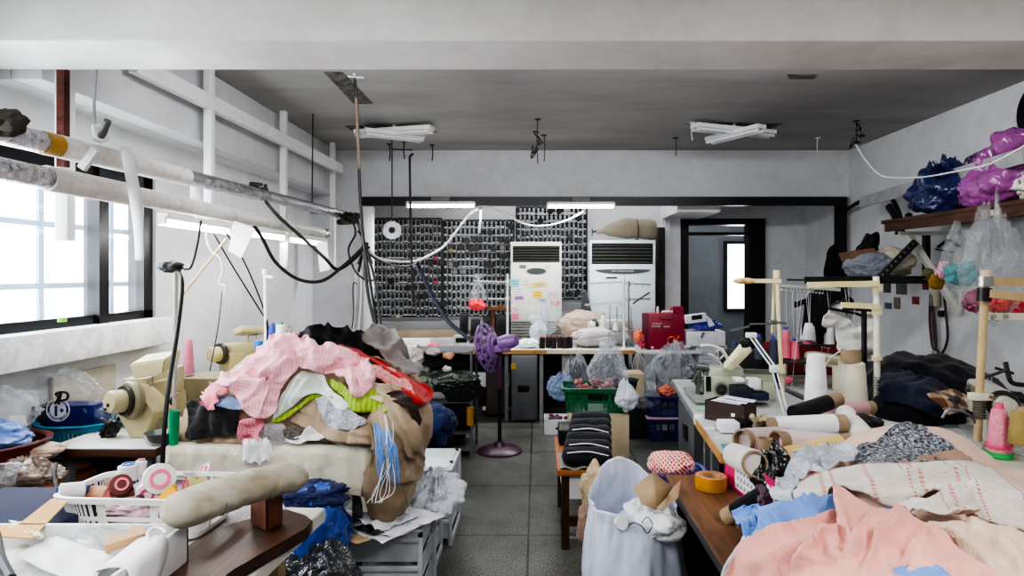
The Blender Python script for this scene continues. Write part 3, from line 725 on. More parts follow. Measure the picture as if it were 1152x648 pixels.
FLM1 = film('clear_film', (215, 222, 228), .06, bs=7); FLM2 = film('milky_film', (222, 228, 238), .62, .3, .5, 10, .3); FLM3 = film('cloudy_film', (205, 212, 220), .16, .2, bs=7)
def bag(name, c, r, m, label, seed=1, amp=.22, crease=.22, f=3.6, group=None, cut=None, solid=0, ears=None, cat='plastic bag', sub=5):
    mb = MB().blob(c, r, amp, f, seed, sub, cut, crease * (.6 if cat == 'plastic bag' else .8), .5 if cat == 'plastic bag' else 0)
    if ears:
        for e, w_ in ears: mb.blob((V(c) + V(e) * .7), w_, .3, 7, seed + 5, 3, None, .3)
    return one(mb, name, m, label, cat, group, ang=60)
# ================================================================ left worktable, machine
T1Z = .80
table('sewing_table', -2.115, -1.64, 2.70, 3.30, T1Z, 'white-topped brown-edged sewing table under the window holding the beige machine')
LT2 = table('sewing_table', -2.25, -1.42, 3.45, 4.6, T1Z, 'sewing table half buried beyond the clothes pile, along the window wall')
# machine nearest window
M1 = thing('sewing_machine', at(165, 492, 2.9), 'beige sewing machine with round motor cap and raised flap, under the window', 'sewing machine')
YM = 2.92
def pp(poly, Y, dv, name, m, bev=0):
    mb = MB().prism([at(x, y, Y) for x, y in poly], dv)
    if bev: bmesh.ops.bevel(mb.bm, geom=list(mb.bm.edges), offset=bev, segments=2, affect='EDGES', profile=.5)
    return mb.build(name, m, M1)
pp([(127, 458), (150, 438), (162, 450), (174, 464), (162, 493), (146, 493)], 2.86, (.03, .10, 0), 'column', BEI, .006)
pp([(174, 464), (190, 489), (181, 494), (162, 493)], 2.90, (.03, .08, 0), 'belt_cover', BEI2, .004)
MB().bar(at(152, 442, 2.98), at(196, 424, 3.45), .10, .13).build('arm', BEI, M1)
MB().bar(at(158, 434, 2.97) , at(184, 427, 3.2), .07, .012).build('arm_lid', BEI, M1)
MB().bar(at(197, 440, 3.44), at(200, 470, 3.44), .06, .10, (0, 1, 0)).build('head', BEI, M1)
A = [at(145, 410, 2.95), at(150, 427, 2.95), at(183, 421, 2.95), at(186, 404, 2.95)]
mb = MB().prism(A, (.02, .10, .035)); bmesh.ops.bevel(mb.bm, geom=list(mb.bm.edges), offset=.006, segments=2, affect='EDGES'); mb.build('top_flap', BEI, M1)
for x_ in (157, 172): MB().cyl(at(x_, 426 - (x_ - 157) * .2, 3.0), at(x_, 436, 3.0), .005).build('flap_hinge', STEEL, M1)
c = at(145, 450, 2.84); ax = V((-.45, -.85, .05)).normalized()
MB().lathe([(.0, .0), (.078, .0), (.086, .012), (.086, .03), (.078, .04), (0, .04)], c - ax * .03, ax, 36).build('handwheel', BEI2, M1)
MB().lathe([(.066, .0), (.066, .02), (.0, .02)], c + ax * .008, ax, 36).build('wheel_hub', mat('wheel_dark', (58, 56, 52), .4, .3), M1)
MB().lathe([(.050, .02), (.050, .075), (.044, .085), (0, .086)], c, ax, 32).build('motor_cap', BEI, M1)
for a, b, r in ((0, -.012, .008), (-.012, -.03, .006)): MB().lathe([(r, 0), (r, .006), (0, .006)], c + ax * .086 + V((a, 0, b)), ax, 14).build('button', BLK, M1)
m = MB()
for k in range(9): m.tube([at(RND.uniform(118, 140), RND.uniform(470, 492), 2.86), at(RND.uniform(112, 140), RND.uniform(470, 494), 2.88), at(RND.uniform(112, 142), RND.uniform(480, 495), 2.9)], .008)
m.lathe([(.028, 0), (.034, .01), (.028, .02)], at(131, 480, 2.86), (-.3, -.9, 0), 20).build('feed_mechanism', mat('mech_dark', (50, 50, 48), .35, .6), M1)
m = MB()
for x in range(6): m.tube([at(176 + 4 * x, 440 + x, 3.2), at(173 + 4.4 * x, 465, 3.15), at(178 + 4 * x, 486, 3.1)], .005)
m.build('lever', STEEL, M1)
m = MB()
for k in range(7): m.cyl(at(RND.uniform(172, 196), RND.uniform(445, 460), 3.12), at(RND.uniform(172, 196), RND.uniform(470, 485), 3.12), .01)
m.build('looper_gear', mat('mech_dark', (50, 50, 48)), M1)
# steel bowl, green tube, pole stand
th = one(MB().lathe([(.03, 0), (.048, .012), (.056, .035), (.060, .055), (.057, .055), (.05, .03), (.02, .008), (0, .008)], (on(179, 500, T1Z)), n=32, cap=False), 'steel_bowl', STEEL, 'small round steel bowl on the white table beside the green cup', 'bowl')
one(MB().lathe([(.017, 0), (.024, .15), (.021, .15), (.014, .006)], on(195.5, 501, T1Z), n=24, cap=False), 'green_cup', mat('cup_green', (40, 160, 110), .4), 'tall slim green plastic cup on the white table edge', 'cup')
th = thing('thread_stand', on(196, 497, T1Z), 'slim grey mast with a dark clip on top, standing by the beige machine', 'thread stand')
B0 = on(196, 490, T1Z); T0 = at(198, 303, B0.y)
MB().cyl(B0, T0, .010, n=14).build('mast', mat('mast_grey', (168, 162, 150), .45), th)
for y in (408, 414, 420, 442): MB().cyl(at(197, y, B0.y), at(197, y + 3, B0.y), .0155, n=14).build('collar', ALU, th)
MB().blob(at(192, 300, B0.y), (.055, .03, .028), .3, 6, 4, 3).build('clip', RUB, th)
MB().tube([at(199, 303, B0.y), at(205, 320, 2.8), at(200, 370, 2.75), at(192, 420, 2.68), at(186, 470, 2.62), at(183, 520, 2.6), at(183, 535, 2.6)], .009).build('cord', RUB, th)
th = cone(at(212, 421, 3.6), 'tall pink thread cone wrapped in clear film, in front of the grey wall', (206, 70, 120), .19, .028, .018, base=mat('ring_violet', (70, 40, 110), .5))
MB().lathe([(.030, 0), (.031, .01), (.020, .20), (0, .205)], at(212, 421, 3.6), n=16).build('wrapper', film('pink_film', (235, 150, 175), .5), th)
# shelf box under these cones
one(MB().bx(-2.02, -1.72, 3.50, 3.75, T1Z, .965), 'thread_box', BEI2, 'beige box under the film-wrapped pink cone', 'box')
machine('sewing_machine', on(268, 436, T1Z) + V((-.02, .2, .0)), math.radians(-118), 'beige sewing machine with raised flap at the far end of the window-side table', s=.95).location = at(282, 430, 4.35)
one(MB().lathe([(.03, 0), (.034, .01), (.034, .07), (.028, .08)], at(236, 440, 3.75), n=20), 'bobbin', mat('teal', (40, 128, 150), .5), 'teal thread bobbin beside the pink ruffled cloth', 'bobbin')
one(MB().bx(-2.1, -1.80, 3.86, 4.1, .86, .90, .01), 'yellow_tray', mat('tray_yellow', (226, 200, 60), .5), 'yellow tray behind the teal bobbin', 'tray')
# right pile-side stand
th = thing('thread_stand', at(300, 405, 4.0), 'white thread stand mast behind the clothes pile', 'thread stand')
MB().cyl(at(300, 420, 4.0), at(298, 306, 4.0), .011).build('mast', WPT, th); MB().cyl(at(298, 308, 4.0), at(298, 303, 4.0), .018).build('cap', WPT, th); MB().bar(at(298, 311, 4.0), at(307, 312, 4.0), .02, .02).build('arm', WPT, th)
th = one(MB().lathe([(.028, 0), (.022, .10), (.008, .13), (0, .13)], at(306.5, 386, 4.0), n=20), 'blue_cone', mat('cone_blue', (38, 60, 160), .5), 'empty dark blue plastic cone behind the pile', 'thread cone')
cone(at(316, 387, 4.0), 'white thread cone with a green tip behind the pile', (238, 238, 238), .13, .034, .03, tip=mat('tip_green', (60, 160, 110)))
cone(at(325, 385, 4.05), 'small white-and-brown thread cone behind the pile', (205, 190, 190), .10, .025, .02)
cone(at(334, 386, 4.05), 'small red thread cone behind the pile', (200, 50, 80), .06, .03, .022)
cone(at(291, 392, 3.95), 'short blue plastic cap by the white stand', (40, 120, 200), .05, .028, .024)
cone(at(199, 470, 3.5), 'dim beige thread cone tucked behind the beige machine', (150, 140, 125), .12, .03)
one(MB().prism([at(212, 492, 2.80), at(221, 466, 2.85), at(232, 474, 2.85), at(224, 496, 2.80)], (.03, .03, 0)), 'card_box', mat('kraft_dark', (128, 112, 70), .8), 'small printed brown carton leaning on the dark cloth', 'box')
bx_ = MB().prism([at(219.5, 476, 2.845), at(224, 468.5, 2.86), at(231, 473, 2.86), at(225, 483, 2.84)], (-.003, -.004, 0)); one(bx_, 'pink_label', mat('label_pink', (214, 90, 150), .6), 'pink printed label on the small brown carton', 'label')
# leaning boards behind, window sill items
one(MB().bx(-2.44, -2.425, 3.15, 3.62, .66, 1.03), 'leaning_board', mat('board_buff', (176, 168, 150), .7, 0, .12), 'buff board leaning on the wall below the window ledge', 'board')
th = thing('spray_bottle', at(68, 362, 3.25), 'clear bottle with green base on the window sill', 'bottle')
b = onx(70, 362, -2.40); MB().lathe([(.018, 0), (.02, .01), (.017, .09), (.008, .115), (.008, .13)], b + V((0, 0, .012)), n=16).build('body', FLM1, th); MB().lathe([(.021, 0), (.021, .02), (0, .02)], b, n=16).build('green_base', mat('base_green', (120, 190, 70)), th)
one(MB().box(onx(50, 358, -2.40) + V((0, 0, .03)), (.05, .08, .06)), 'clear_box', FLM1, 'small clear plastic box on the window sill', 'box')
# ================================================================ baskets by the window wall
th = thing('side_cabinet', (-2.27, 3.2, 0), 'low dark cabinet under the teal basket', 'cabinet'); MB().bx(-2.44, -2.12, 3.0, 3.4, 0, .66, .01).build('body', mat('dark_cab', (60, 52, 48), .6), th); MB().bx(-2.42, -2.14, 2.985, 3.0, .05, .62, .003).build('door', mat('dark_cab2', (74, 62, 54), .6), th)
def round_basket(c, r, h, m, label, sq=1.0, name='plastic_basket', slots=True, cat='basket'):
    th = thing(name, c, label, cat); c = V(c)
    MB().lathe([(r * .98, h * .93), (r * 1.08, h * .97), (r * 1.08, h), (r, h * 1.01), (r * .95, h * .96)], c, n=40, cap=False).build('rim', m, th)
    if slots:
        m2 = MB()
        for i in range(64):
            a = 2 * PI * i / 64; b = a + PI / 64; q = lambda t_, rr, z: c + V((math.cos(t_) * rr, math.sin(t_) * rr, z))
            m2.rings([[q(a, r * .8, .01), q(b, r * .8, .01), q(b, r * .78, .01), q(a, r * .78, .01)], [q(a, r, h * .95), q(b, r, h * .95), q(b, r * .98, h * .95), q(a, r * .98, h * .95)]])
        m2.lathe([(r * .9, h * .4), (r * .93, h * .4), (r * .94, h * .5), (r * .9, h * .5)], c, n=40, cap=False)
        m2.lathe([(r * .97, h * .8), (r * .99, h * .8), (r * 1.0, h * .93), (r * .96, h * .93)], c, n=40, cap=False)
        m2.build('slatted_side', m, th)
    else: MB().lathe([(r * .8, 0), (r * 1.0, h * .95), (r * .97, h * .95), (r * .78, .01)], c, n=40, cap=False).build('side', m, th)
    MB().lathe([(r * .8, 0), (r * .8, .012), (0, .012)], c, n=40).build('base', m, th); return th
TEAL = mat('plastic_teal', (30, 120, 150), .35); MAR = mat('plastic_maroon', (96, 34, 34), .35)
round_basket((-2.225, 3.13, .67), .205, .165, TEAL, 'teal slatted round basket holding the dark blue printed box', name='laundry_basket')
bx = thing('printed_box', at(68, 480, 3.05), 'dark blue box with a white round emblem, standing in the teal basket', 'box')
BL = mat('box_blue', (22, 32, 110), .35, 0, .05); BLD = mat('box_navy', (16, 22, 50), .4)
q0, q1 = at(52, 480, 3.02), at(106, 479, 3.02); q2 = at(106, 456, 3.02); q3 = at(52, 457, 3.02)
MB().prism([q0, q1, q2, q3], (0, .12, 0)).build('body', BL, bx)
MB().prism([at(27, 480, 3.06), q0, q3, at(27, 458, 3.06)], (0, .1, 0)).build('side_panel', BLD, bx)
c = at(65.5, 461, 3.005); WPL = mat('emblem_white', (232, 234, 240), .5)
MB().lathe([(.052, 0), (.056, 0), (.056, .003), (.052, .003)], c, (0, -1, 0), 40, cap=False).build('emblem_ring', WPL, bx)
MB().lathe([(0, 0), (.038, 0), (.038, .003), (0, .003)], c, (0, -1, 0), 40).build('emblem_disc', WPL, bx)
for k, chx in enumerate('TRADITION SINCE'):
    a = math.radians(200 + k * 10); text(chx, .013, WPL, bx, c + V((math.cos(a) * .046, -.005, math.sin(a) * .046)), (PI / 2, -(a + PI / 2) , 0), ext=.001)
m = MB().box(c + V((-.008, -.004, -.005)), (.012, .002, .05)).box(c + V((.02, -.004, -.002)), (.015, .002, .015), ry=.78); m.build('emblem_mark', BL, bx)
bg = bag('plastic_bag', at(76, 442, 3.1), (.16, .09, .10), FLM1, 'clear crumpled bag with a black monogram over the blue printed box', 3, crease=.35)
m = MB().tube([at(62, 454, 2.98), at(66, 447, 2.97), at(63, 443, 2.97), at(70, 441, 2.97), at(76, 443, 2.97), at(75, 449, 2.97), at(67, 451, 2.97)], .006).tube([at(69, 440, 2.97), at(66, 455, 2.97)], .006); o = m.build('monogram', BLK, bg)
bag('plastic_bag', at(114, 462, 3.1), (.07, .08, .05), FLM1, 'clear crumpled bag at the machine end of the teal basket', 5, crease=.4)
# maroon basin with blue plastic, on the vinyl bench
round_basket((-2.27, 2.6, .665), .20, .19, MAR, 'maroon plastic basin piled with pale blue plastic', name='basin', slots=False)
bag('plastic_bag', (-2.29, 2.6, .87), (.17, .16, .06), film('blue_film', (110, 150, 220), .75), 'pale blue crumpled plastic in the maroon basin', 7, crease=.35)
bag('plastic_bag', (-2.30, 2.72, .96), (.14, .12, .09), FLM1, 'clear crumpled plastic heaped on top of the maroon basin', 8, crease=.4)
one(MB().prism([at(10, 468, 2.7), at(27, 468, 2.75), at(28, 480, 2.75), at(12, 481, 2.7)], (0, .01, 0)), 'paper_sheet', STRIP, 'white paper stuck up out of the maroon basin', 'paper')
VIN = mat('vinyl_orange', (176, 102, 58), .4, 0, .12, 4, bump=.1)
th = thing('vinyl_bench', (-2.25, 2.7, 0), 'orange-brown vinyl padded bench beside the window wall', 'bench')
P0 = [(-2.43, 2.3), (-2.08, 2.3), (-2.06, 2.95), (-2.14, 3.03), (-2.43, 3.03)]
mb = MB().prism([(x, y, .585) for x, y in P0], (0, 0, .075)); bmesh.ops.bevel(mb.bm, geom=list(mb.bm.edges), offset=.022, segments=3, affect='EDGES'); mb.build('seat_pad', VIN, th)
MB().prism([(x * 1.0, y, .555) for x, y in P0], (0, 0, .03)).build('seat_base', mat('beige_trim', (170, 160, 140), .5), th)
for x, y in ((-2.38, 2.4), (-2.14, 2.4), (-2.38, 2.92), (-2.16, 2.92)): MB().cyl((x, y, 0), (x, y, .555), .014).build('leg', RUB, th)
bag('plastic_bag', at(34, 532, 2.42), (.12, .09, .05), film('brown_film', (140, 122, 108), .7), 'grey-brown crumpled bag lying on the vinyl bench', 9, crease=.4)
bag('cloth_bundle', at(42, 507, 2.65), (.11, .08, .035), fabric('beige_pink_cloth', (205, 180, 165)), 'folded beige cloth below the maroon basin', 10, crease=.2, cat='cloth')
th = thing('clear_tub', at(8, 545, 2.1), 'clear plastic tub on the vinyl bench edge', 'tub'); MB().lathe([(.04, 0), (.052, .07), (.058, .075), (.05, .07), (.038, .004)], at(2, 548, 2.3), n=24, cap=False).build('body', FLM3, th)
# ================================================================ ivory-covered table with the clothes heap
IV = fabric('ivory_cloth', (214, 208, 190)); T2Z = .80
table('covered_table', -1.60, -.74, 2.74, 3.40, T2Z - .006, 'table hidden beneath the ivory cloth and the clothes pile')
def cloth_cover(x0, x1, y0, y1, z, drops, m, label, seed=1):
    """flat top with hanging folds on front and right sides"""
    mb = MB(); per = [(x0, y1), (x0, y0), (x1, y0), (x1, y1)]; pts = []
    for i in range(3):
        a, b = V(per[i]), V(per[i + 1]); n = int((b - a).length / .012); d = (b - a).normalized(); nr = V((d.y, -d.x))
        for k in range(n): pts.append((a + d * ((b - a).length * k / n), nr, i))
    pts.append((V(per[3]), V((1, 0)), 2)); cx, cy = (x0 + x1) / 2, (y0 + y1) / 2
    def fn(u, v):
        p, nr, i = pts[int(u * (len(pts) - 1) + .5)]
        if v < .25:
            k = v / .25; q = V((cx + (p.x - cx) * (.6 + .4 * k), cy + (p.y - cy) * (.6 + .4 * k))); return V((q.x, q.y, z + .003 + .003 * noise.noise(V((q.x * 8, q.y * 8, seed)))))
        k = (v - .25) / .75; dr = drops(p.x, p.y); s_ = p.x * 1.3 + p.y
        w_ = (.010 + .03 * k) * (noise.noise(V((s_ * 9, seed, k * .6))) + .3) + .006 * noise.noise(V((s_ * 30, k * 3, seed)))
        q = p + nr * (.004 + max(-.002, w_) + .012 * min(1, k * 6)); return V((q.x, q.y, z + .002 - dr * k))
    mb.grid(fn, len(pts) - 1, 30); mb.bx(x0 + .17, x1 - .17, y0 + .13, y1 - .05, z + .0005, z + .003)
    return one(mb, 'table_cloth', m, label, 'tablecloth', ang=180)
cloth_cover(-1.61, -.725, 2.73, 3.38, T2Z, lambda x, y: (.17 + .03 * math.sin(x * 9) if x < -.75 else .22) + (.06 if x > -.9 else 0), IV, 'ivory cloth draped over the table under the clothes pile', 3)
BE = fabric('beige_twill', (172, 152, 128)); 
sh = [('e', (-1.15, 3.12, .82), (.47, .30, .37)), ('e', (-.80, 3.0, .78), (.26, .26, .30)), ('e', (-.665, 2.86, .66), (.10, .14, .24)), ('e', (-.62, 2.9, .86), (.12, .18, .13)), ('e', (-1.48, 3.0, .82), (.20, .22, .14)), ('e', (-.86, 3.3, .86), (.27, .2, .27)), ('e', (-1.0, 2.92, .83), (.38, .12, .10)), ('e', (-1.35, 2.95, .85), (.2, .2, .2))]
def cl(c):
    if c.x < -.735 and c.z < T2Z + .006: c.z = T2Z + .006
hb = mound(sh, .02, 8, .026, 3, 11, zs=.35, clamp=cl)
HB = BVHTree.FromBMesh(hb); mb = MB(); mb.bm.free(); mb.bm = hb
one(mb, 'beige_garment', BE, 'bulky beige twill garments bunched as the core of the clothes pile', 'clothes', ang=180)
G = crop(200, 340, 3.24); gp = 'garments heaped on the ivory-covered table'
def gm(name, pts, off, m, label, seed, cat='garment', **k): return garment(name, G(*pts), HB, off, m, label, cat, seed, group=gp, **k)
gm('black_garment', [(440, 150), (455, 125), (510, 100), (580, 103), (670, 122), (705, 160), (760, 215), (700, 205), (640, 190), (560, 180), (500, 170)], .03, fabric('black_knit', (20, 20, 23)), 'crumpled black garment along the crest of the clothes pile', 2, amp=.02)
gm('grey_hoodie', [(665, 130), (700, 110), (745, 105), (800, 125), (835, 170), (850, 215), (880, 265), (830, 275), (780, 235), (720, 190), (680, 160)], .055, fabric('grey_sweat', (140, 138, 136)), 'grey sweatshirt bunched at the far edge of the clothes pile', 3, amp=.025)
gm('red_garment', [(540, 170), (600, 172), (660, 185), (740, 215), (820, 265), (900, 310), (930, 350), (880, 380), (830, 350), (780, 290), (720, 245), (640, 215), (560, 195)], .03, fabric('red_cloth', (186, 44, 44)), 'red garment sloping down the far side of the pile', 4, amp=.008, dirn=(1, 0, -.6), stretch=6, folds=fl_(G, (570, 175, 910, 345, 5, .03), (590, 195, 870, 370, 4, .02)))
gm('black_bag', [(35, 380), (95, 345), (150, 360), (215, 395), (222, 440), (200, 486), (120, 492), (50, 500), (40, 440)], .02, fabric('charcoal', (38, 36, 38)), 'dark charcoal garment at the machine end of the pile', 5, amp=.016)
gm('light_blue_garment', [(145, 352), (200, 350), (240, 365), (235, 395), (185, 392), (150, 380)], .035, fabric('light_blue', (150, 178, 225)), 'pale blue cloth peeking from under the pink ruffled garment', 6)
gm('white_garment', [(205, 265), (250, 225), (300, 205), (320, 160), (360, 140), (380, 175), (340, 230), (270, 270)], .025, fabric('white_cotton', (228, 230, 236)), 'white cotton garment behind the pink ruffled one', 7)
gm('beige_trousers', [(380, 420), (430, 365), (500, 345), (560, 420), (640, 460), (720, 400), (800, 365), (850, 430), (880, 520), (888, 630), (850, 650), (780, 655), (760, 580), (700, 520), (640, 515), (560, 500), (480, 470)], .022, BE, 'beige twill trousers hanging off the corner of the covered table', 8, amp=.014, dirn=(.3, 0, -1), stretch=4, folds=fl_(G, (430, 375, 590, 480, 6, .025), (520, 485, 780, 525, 5, .03), (765, 370, 865, 600, 5, .04), (800, 400, 885, 560, 5, .03), (700, 440, 790, 640, 5, .03), (640, 470, 740, 500, 4, .02), (745, 420, 820, 640, 4, .03)))
gm('taupe_garment', [(700, 545), (760, 560), (800, 640), (830, 760), (760, 775), (690, 770), (670, 720), (690, 640)], .01, fabric('taupe_twill', (138, 120, 98)), 'darker taupe cloth hanging beneath the beige trousers', 9, amp=.02, dirn=(.2, 0, -1), stretch=5)
gm('brown_garment', [(745, 340), (810, 330), (850, 370), (880, 430), (860, 450), (820, 390), (770, 370)], .035, fabric('dark_brown', (56, 40, 38)), 'dark brown garment below the red one', 10)
gm('rose_garment', [(695, 235), (760, 245), (800, 270), (840, 310), (862, 345), (800, 340), (745, 300), (700, 270)], .035, fabric('dusty_rose', (205, 110, 115), (230, 170, 165), 'marl', 60), 'dusty rose patterned garment beside the red one', 11)
gm('cream_garment', [(705, 290), (760, 300), (812, 310), (800, 345), (770, 350), (740, 380), (700, 350)], .045, fabric('cream', (220, 200, 178)), 'cream cloth with a fold beside the lime knit', 12)
gm('lime_garment', [(535, 285), (600, 300), (645, 345), (700, 310), (765, 400), (700, 402), (640, 398), (600, 350)], .04, fabric('lime', (168, 196, 72), (140, 170, 55), 'rib', 300), 'lime green ribbed garment at the middle of the pile', 13)
gm('lime_garment', [(345, 440), (375, 405), (420, 390), (480, 345), (540, 335), (560, 350), (490, 358), (430, 405), (380, 440)], .042, _M['lime'], 'strip of lime green hem below the mint-white cloth', 14)
gm('mint_garment', [(350, 435), (365, 370), (410, 300), (455, 255), (525, 268), (560, 320), (625, 375), (600, 400), (545, 350), (480, 340), (420, 388)], .05, fabric('mint_white', (214, 224, 218)), 'mint-white soft garment under the pink ruffles', 15, amp=.012, folds=fl_(G, (455, 265, 365, 425, 5, .03), (520, 272, 560, 340, 4, .02), (480, 280, 420, 370, 4, .02)))
gm('grey_marl_sheet', [(500, 358), (540, 345), (575, 350), (640, 400), (690, 437), (620, 466), (552, 450), (525, 400)], .05, fabric('grey_marl', (205, 206, 212), (150, 152, 160), 'marl', 110), 'grey marled jersey piece lying on the beige trousers', 16, amp=.006, thick=.006)
gm('grey_knit', [(290, 445), (350, 440), (395, 450), (415, 500), (390, 540), (350, 560), (345, 600), (320, 560), (330, 500), (300, 490)], .03, fabric('grey_speckle', (196, 192, 192), (150, 145, 148), 'marl', 130), 'grey speckled knit dangling over the table front', 17)
gm('dark_speckle_knit', [(385, 452), (440, 458), (470, 475), (440, 492), (400, 490)], .045, fabric('dark_speckle', (120, 112, 104), (60, 58, 56), 'marl', 130), 'small dark speckled knit tucked under the beige trousers', 18)
gm('white_lace', [(395, 500), (440, 490), (480, 458), (505, 470), (545, 495), (490, 505), (440, 525), (410, 515)], .05, fabric('bright_white', (236, 236, 238)), 'bright white flared piece lying at the pile front', 19)
gm('white_ruffle', [(243, 510), (290, 500), (325, 515), (350, 560), (352, 600), (245, 600), (240, 560)], .045, fabric('bright_white', (236, 236, 238)), 'white gathered cloth hanging over the ivory table front', 20, amp=.02, dirn=(0, 0, 1), stretch=8, freq=22)
gm('pink_garment', [(290, 415), (315, 430), (290, 470), (275, 512), (235, 512), (225, 470), (240, 430)], .055, fabric('pink_gingham', (236, 130, 150), (250, 180, 190), 'check', 500), 'rose gingham frill hanging from the pink ruffled garment', 21, amp=.02, freq=20)
gm('pink_ruffled_garment', [(150, 320), (190, 275), (245, 255), (290, 205), (320, 170), (375, 142), (430, 138), (480, 150), (505, 188), (560, 178), (630, 208), (690, 228), (712, 280), (700, 325), (660, 358), (625, 345), (610, 300), (560, 275), (500, 262), (450, 252), (410, 285), (380, 330), (350, 405), (300, 420), (262, 415), (240, 370), (205, 330), (190, 330)], .065, fabric('pink_gingham2', (244, 172, 186), (252, 214, 220), 'check', 480), 'large pale pink gingham ruffled garment on top of the pile', 22, amp=.02, freq=9, fine=.5, stretch=2.5, step=2, folds=fl_(G, (300, 215, 430, 155, 6, .03), (290, 285, 480, 205, 5, .03), (330, 310, 600, 215, 5, .025), (475, 150, 505, 260, 5, .03), (560, 200, 705, 265, 5, .03), (250, 370, 400, 195, 5, .03), (285, 410, 380, 260, 4, .025), (610, 215, 650, 350, 4, .02), (180, 290, 290, 240, 4, .02), (230, 300, 330, 215, 4, .02)))
gm('pink_frill', [(100, 370), (108, 335), (130, 315), (165, 308), (195, 325), (185, 350), (150, 352), (148, 392), (125, 396), (105, 392)], .06, fabric('pink_gingham', (0, 0, 0)), 'deeper pink smocked cuff at the end of the ruffled garment', 23, amp=.02, freq=26)
gm('pink_frill', [(650, 245), (700, 240), (712, 290), (690, 335), (655, 358), (635, 340), (665, 300)], .085, _M['pink_gingham2'], 'gathered pale pink frill beside the rose garment', 24, amp=.02, freq=24)
m = MB()
for k in range(26):
    x0 = 416 + RND.uniform(0, 14); x1 = 432 + RND.uniform(-6, 18); y1 = 512 + RND.uniform(-14, 36)
    m.tube([at(x0, 466 + RND.uniform(-2, 3), 2.78), at((x0 + x1) / 2 + RND.uniform(-2, 2), 485, 2.66), at(x1 - 3, 505, 2.60), at(x1, y1, 2.60)], .0028, n=5)
one(m, 'blue_fringe', fabric('fringe_blue', (110, 150, 210)), 'bundle of loose blue strings hanging down the beige trousers', 'fringe', ang=180)
m = MB()
for k in range(7):
    x0 = 428 + RND.uniform(0, 10); m.tube([at(x0, 452, 2.8), at(x0 + 6, 480, 2.64), at(x0 + RND.uniform(-2, 12), 515, 2.60), at(x0 + RND.uniform(-14, 10), 552, 2.58), at(x0 - RND.uniform(0, 20), 566, 2.56)], .0014, n=5)
one(m, 'string', STRIP, 'loose pale strings trailing over the beige trousers', 'string', ang=180)
# blue bag under the table
BLUEB = film('blue_bag', (30, 72, 160), .88, .22, .5, 5)
bag('plastic_bag', at(354, 600, 2.58), (.145, .17, .20), BLUEB, 'big blue plastic bag stuffed under the ivory-covered table', 12, crease=.2, amp=.2, cat='bag')
bag('dark_fur_bundle', at(352, 556, 2.6), (.15, .12, .05), fabric('navy_fur', (30, 38, 78)), 'dark navy fleecy cloth on top of the blue bag', 13, crease=.3, cat='cloth')
bag('plastic_bag', at(362, 640, 2.45), (.16, .12, .10), film('dark_clear', (70, 72, 76), .7), 'dark clear plastic at the foot of the blue bag', 14, crease=.4)
# ================================================================ ironing table in the front
WT = mat('worn_white', (220, 217, 208), .5, 0, .14, 3, bump=.05)
TZ = .75
th = thing('ironing_table', (-1.2, 1.7, 0), 'worn white tabletop carrying the white box, basket and sleeve board', 'table')
pl = [(-1.75, 1.0), (-.80, 1.0), (-.722, 2.15), (-1.75, 2.20)]
mb = MB().prism([(x, y, TZ - .045) for x, y in pl], (0, 0, .045)); bmesh.ops.bevel(mb.bm, geom=list(mb.bm.edges), offset=.004, segments=2, affect='EDGES'); mb.build('tabletop', WT, th)
MB().bx(-1.7, -.87, 1.1, 2.08, TZ - .12, TZ - .046).build('apron', mat('apron_tan', (150, 128, 98), .7), th)
for x, y in ((-1.65, 1.15), (-.9, 1.15), (-.85, 2.02), (-1.65, 2.05)): MB().bx(x - .03, x + .03, y - .03, y + .03, 0, TZ - .12).build('leg', mat('apron_tan', (0, 0, 0)), th)
# newspaper
t = NT('newsprint'); x = t.sep(); a = t.math('GREATER_THAN', t.math('SINE', t.math('MULTIPLY', x[1], 620)), .1); b_ = t.math('GREATER_THAN', t.noise(90, 2), .47)
cgap = t.math('LESS_THAN', t.math('ABSOLUTE', t.math('SINE', t.math('MULTIPLY', x[0], 36))), .95)
t.l(t.mix(t.math('MULTIPLY', t.math('MULTIPLY', a, b_), cgap), rgb((208, 208, 206)), rgb((120, 120, 124))), t.b.inputs['Base Color']); NEWS = t.m
one(MB().prism([on(*q, TZ + .001) for q in ((212, 612), (240, 570), (318, 566), (322, 574), (262, 606), (215, 640))], (0, 0, .0015)), 'newspaper', NEWS, 'newspaper sheet lying under the sleeve board and basket', 'newspaper')
# sleeve board
DW = wood('scorched_wood', (92, 60, 40), (34, 22, 16), .4, 1, 4); DW2 = wood('post_wood', (124, 72, 46), (78, 42, 26), .5, 2, 4)
SB = thing('sleeve_board', (-.85, 1.75, TZ + .003), 'padded ironing sleeve board on a scorched dark wood base', 'sleeve board')
zb = TZ + .04; base = [on(x, y, zb) for x, y in ((322, 572), (345, 579), (352, 585), (346, 594), (262, 640), (235, 662), (175, 690), (150, 660), (215, 610), (262, 588))]
mb = MB().prism(base, (0, 0, -.036)); bmesh.ops.bevel(mb.bm, geom=list(mb.bm.edges), offset=.004, segments=2, affect='EDGES'); mb.build('base_board', DW, SB)
p0 = on(281, 590, zb); p1 = on(300, 599, zb); p2 = on(319, 588, zb); p3 = p0 + (p2 - p1)
mb = MB().prism([p0, p1, p2, p3], (0, 0, .135)); bmesh.ops.bevel(mb.bm, geom=list(mb.bm.edges), offset=.005, segments=2, affect='EDGES'); mb.build('post', DW2, SB)
CV = fabric('scorched_canvas', (172, 167, 153), (146, 136, 116), 'marl', 5); zc = .935
A, B_ = on(184, 582, zc), on(342, 533, zc); d = (B_ - A); L = d.length; d.normalize(); nr = V((-d.y, d.x, 0))
